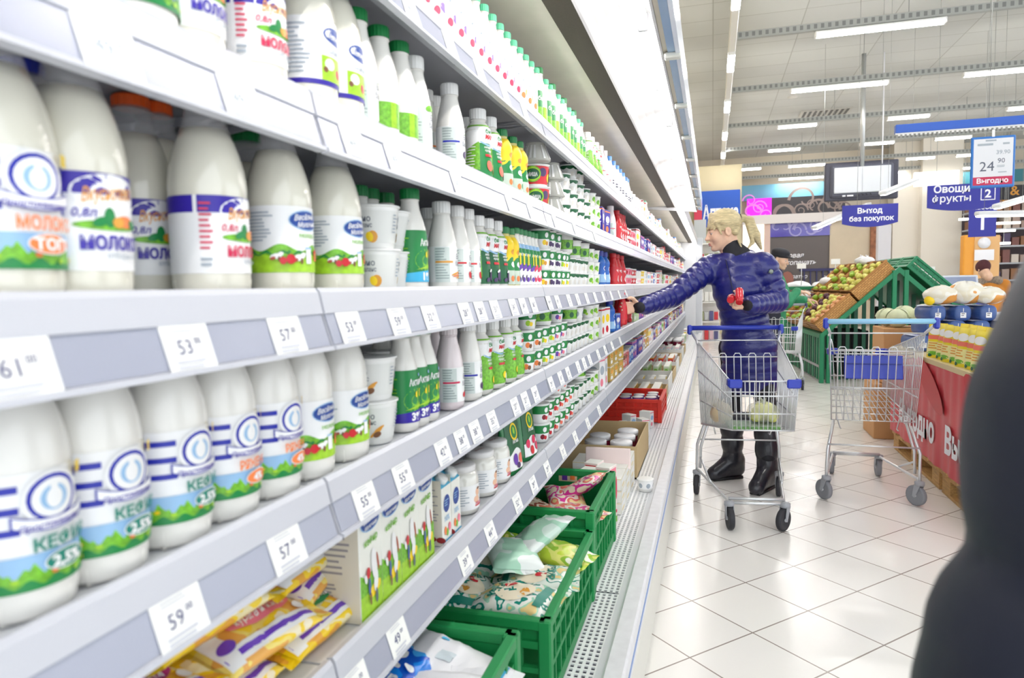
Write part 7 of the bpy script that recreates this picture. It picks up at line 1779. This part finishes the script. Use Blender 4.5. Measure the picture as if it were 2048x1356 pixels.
# ---------------------------------------------------------------- shopper in orange coat, seen from behind
ox_, oy_ = 3.98, 12.2
oc = at_y(1967, 539, oy_)
mh = Matrix.Translation(oc) @ Matrix.Rotation(math.radians(100), 4, 'Z') @ Matrix.Rotation(math.radians(35), 4, 'Y')
hz, HX = oc.z, oc.x + .06
P = dict(head=mh, nk=(HX, oy_ - .02, hz - .17), ch=(HX + .03, oy_ - .02, hz - .36), hip=(HX + .05, oy_ - .12, hz - .68), sR=(HX + .22, oy_, hz - .24), sL=(HX - .16, oy_, hz - .24),
         eR=(HX + .28, oy_ + .05, hz - .52), wR=(HX + .2, oy_ + .26, hz - .62), eL=(HX - .24, oy_ + .05, hz - .5), wL=(HX - .22, oy_ + .28, hz - .62),
         hR=(HX + .14, oy_ - .12, .80), hL=(HX - .06, oy_ - .12, .80), kR=(HX + .14, oy_ - .08, .45), kL=(HX - .06, oy_ - .08, .45), aR=(HX + .14, oy_ - .12, .09), aL=(HX - .06, oy_ - .12, .09), tR=(HX + .14, oy_ + .02, .03), tL=(HX - .06, oy_ + .02, .03),
         hands=[((HX + .2, oy_ + .27, hz - .63), (0, 1, -.2), (0, 0, -1), (-1, 0, 0)), ((HX - .22, oy_ + .29, hz - .63), (0, 1, -.2), (0, 0, -1), (1, 0, 0))])
shp, J, hf = simple_person('shopper', 'shopper in orange coat and brown hat bending with back turned', P)
clothes(shp, J, mat('orange coat', (196, 124, 36), .7, bump=.4, bscale=12), mat('dark trousers', (0, 0, 0)), BOOT, .25, coatname='coat')
R_ = np.array(mh.to_3x3()); E = lambda c, r, k=.015: ell_(hf(*c), r, k, R_)
sdf_mesh('hat', [E((-.014, 0, .045), (.118, .098, .105), .02), cut_(E((.09, 0, -.06), (.09, .13, .09), .01))], .009, mat('brown knit hat', (84, 44, 48), .9, bump=.4, bscale=60), parent=shp)
sdf_mesh('fur_collar', [cap_(J['nk'] + v3((-.12, -.02, -.02)), J['nk'] + v3((.10, -.08, .0)), .055, .06, .03), cap_(J['nk'] + v3((.10, -.08, 0)), J['nk'] + v3((.15, .05, -.02)), .06, .05, .03), cap_(J['nk'] + v3((-.12, -.04, -.02)), J['nk'] + v3((-.16, -.09, -.14)), .04, .03, .03)], .01, mat('grey fur', (150, 134, 118), .9, noise=.4, nscale=60, bump=1, bscale=90), parent=shp)
# ---------------------------------------------------------------- person at the right edge, very near the camera
fy = .45
mh = Matrix.Translation((.50, .62, 1.47)) @ Matrix.Rotation(math.radians(70), 4, 'Z') @ Matrix.Rotation(math.radians(10), 4, 'Y')
P = dict(head=mh, nk=(.46, .58, 1.27), ch=(.45, .58, 1.08), hip=(.45, .60, .80), sR=(.64, .62, 1.18), sL=(.245, .47, 1.165), eR=(.70, .66, .92), wR=(.62, .84, .86), eL=(.215, .45, .94), wL=(.31, .66, .86),
         hR=(.54, .62, .78), hL=(.36, .60, .78), kR=(.54, .66, .43), kL=(.36, .64, .43), aR=(.54, .62, .09), aL=(.36, .60, .09), tR=(.55, .77, .03), tL=(.37, .75, .03),
         hands=[((.62, .85, .86), (0, 1, -.1), (0, 0, -1), (-1, 0, 0)), ((.32, .67, .86), (.2, 1, -.1), (0, 0, -1), (1, 0, 0))])
fg, J, hf = simple_person('near', 'person in dark padded jacket close at the right edge', P)
DKJ = mat('dark padded jacket', (14, 19, 36), .5, bump=.7, bscale=6, stretch=(1, 1, 1.6))
c = [cap_(J['nk'] + v3((0, 0, -.0)), J['ch'], .12, .17, .05), cap_(J['ch'], J['hip'], .17, .185, .05), cap_(J['hip'], J['hip'] + v3((0, 0, -.1)), .185, .185, .04), cap_(J['sR'], J['sL'], .085, .085, .05),
     cap_((.242, .46, 1.19), (.238, .46, 1.135), .092, .090, .03), cap_((.216, .455, 1.042), (.220, .45, .95), .097, .099, .006, (.11, .008)), cap_((.222, .45, .92), (.31, .66, .86), .085, .055, .04), cap_(J['sR'], J['eR'], .088, .075, .03), cap_(J['eR'], J['wR'], .07, .052, .02),
     cap_((.270, .48, 1.25), (.284, .47, 1.33), .084, .075, .03), cap_((.285, .48, 1.25), (.42, .56, 1.30), .085, .1, .05), cap_((.30, .47, 1.35), (.37, .52, 1.38), .075, .08, .04)]
sdf_mesh('jacket', c, .009, DKJ, parent=fg)
sdf_mesh('trousers', [cap_(J['hR'], J['hL'], .12, .12, .04)] + [cap_(J[a + s], J[b + s], r0, r1, .03) for s in 'RL' for a, b, r0, r1 in (('h', 'k', .1, .075), ('k', 'a', .075, .06))], .014, mat('dark trousers', (0, 0, 0)), parent=fg)
for s in 'RL': sdf_mesh('shoe', [cap_(J['a' + s] + v3((0, -.03, -.045)), J['t' + s] + v3((0, 0, .012)), .045, .038, .03), cut_(ell_((J['a' + s][0], J['a' + s][1], -.2), (.5, .5, .2), .004))], .012, BOOT, parent=fg)
R_ = np.array(mh.to_3x3()); E = lambda c, r, k=.015: ell_(hf(*c), r, k, R_)
sdf_mesh('hair', [E((-.018, 0, .048), (.108, .09, .098)), cut_(E((.09, 0, -.05), (.085, .12, .09), .01))], .009, hairmat('black hair', (36, 32, 32)), parent=fg)
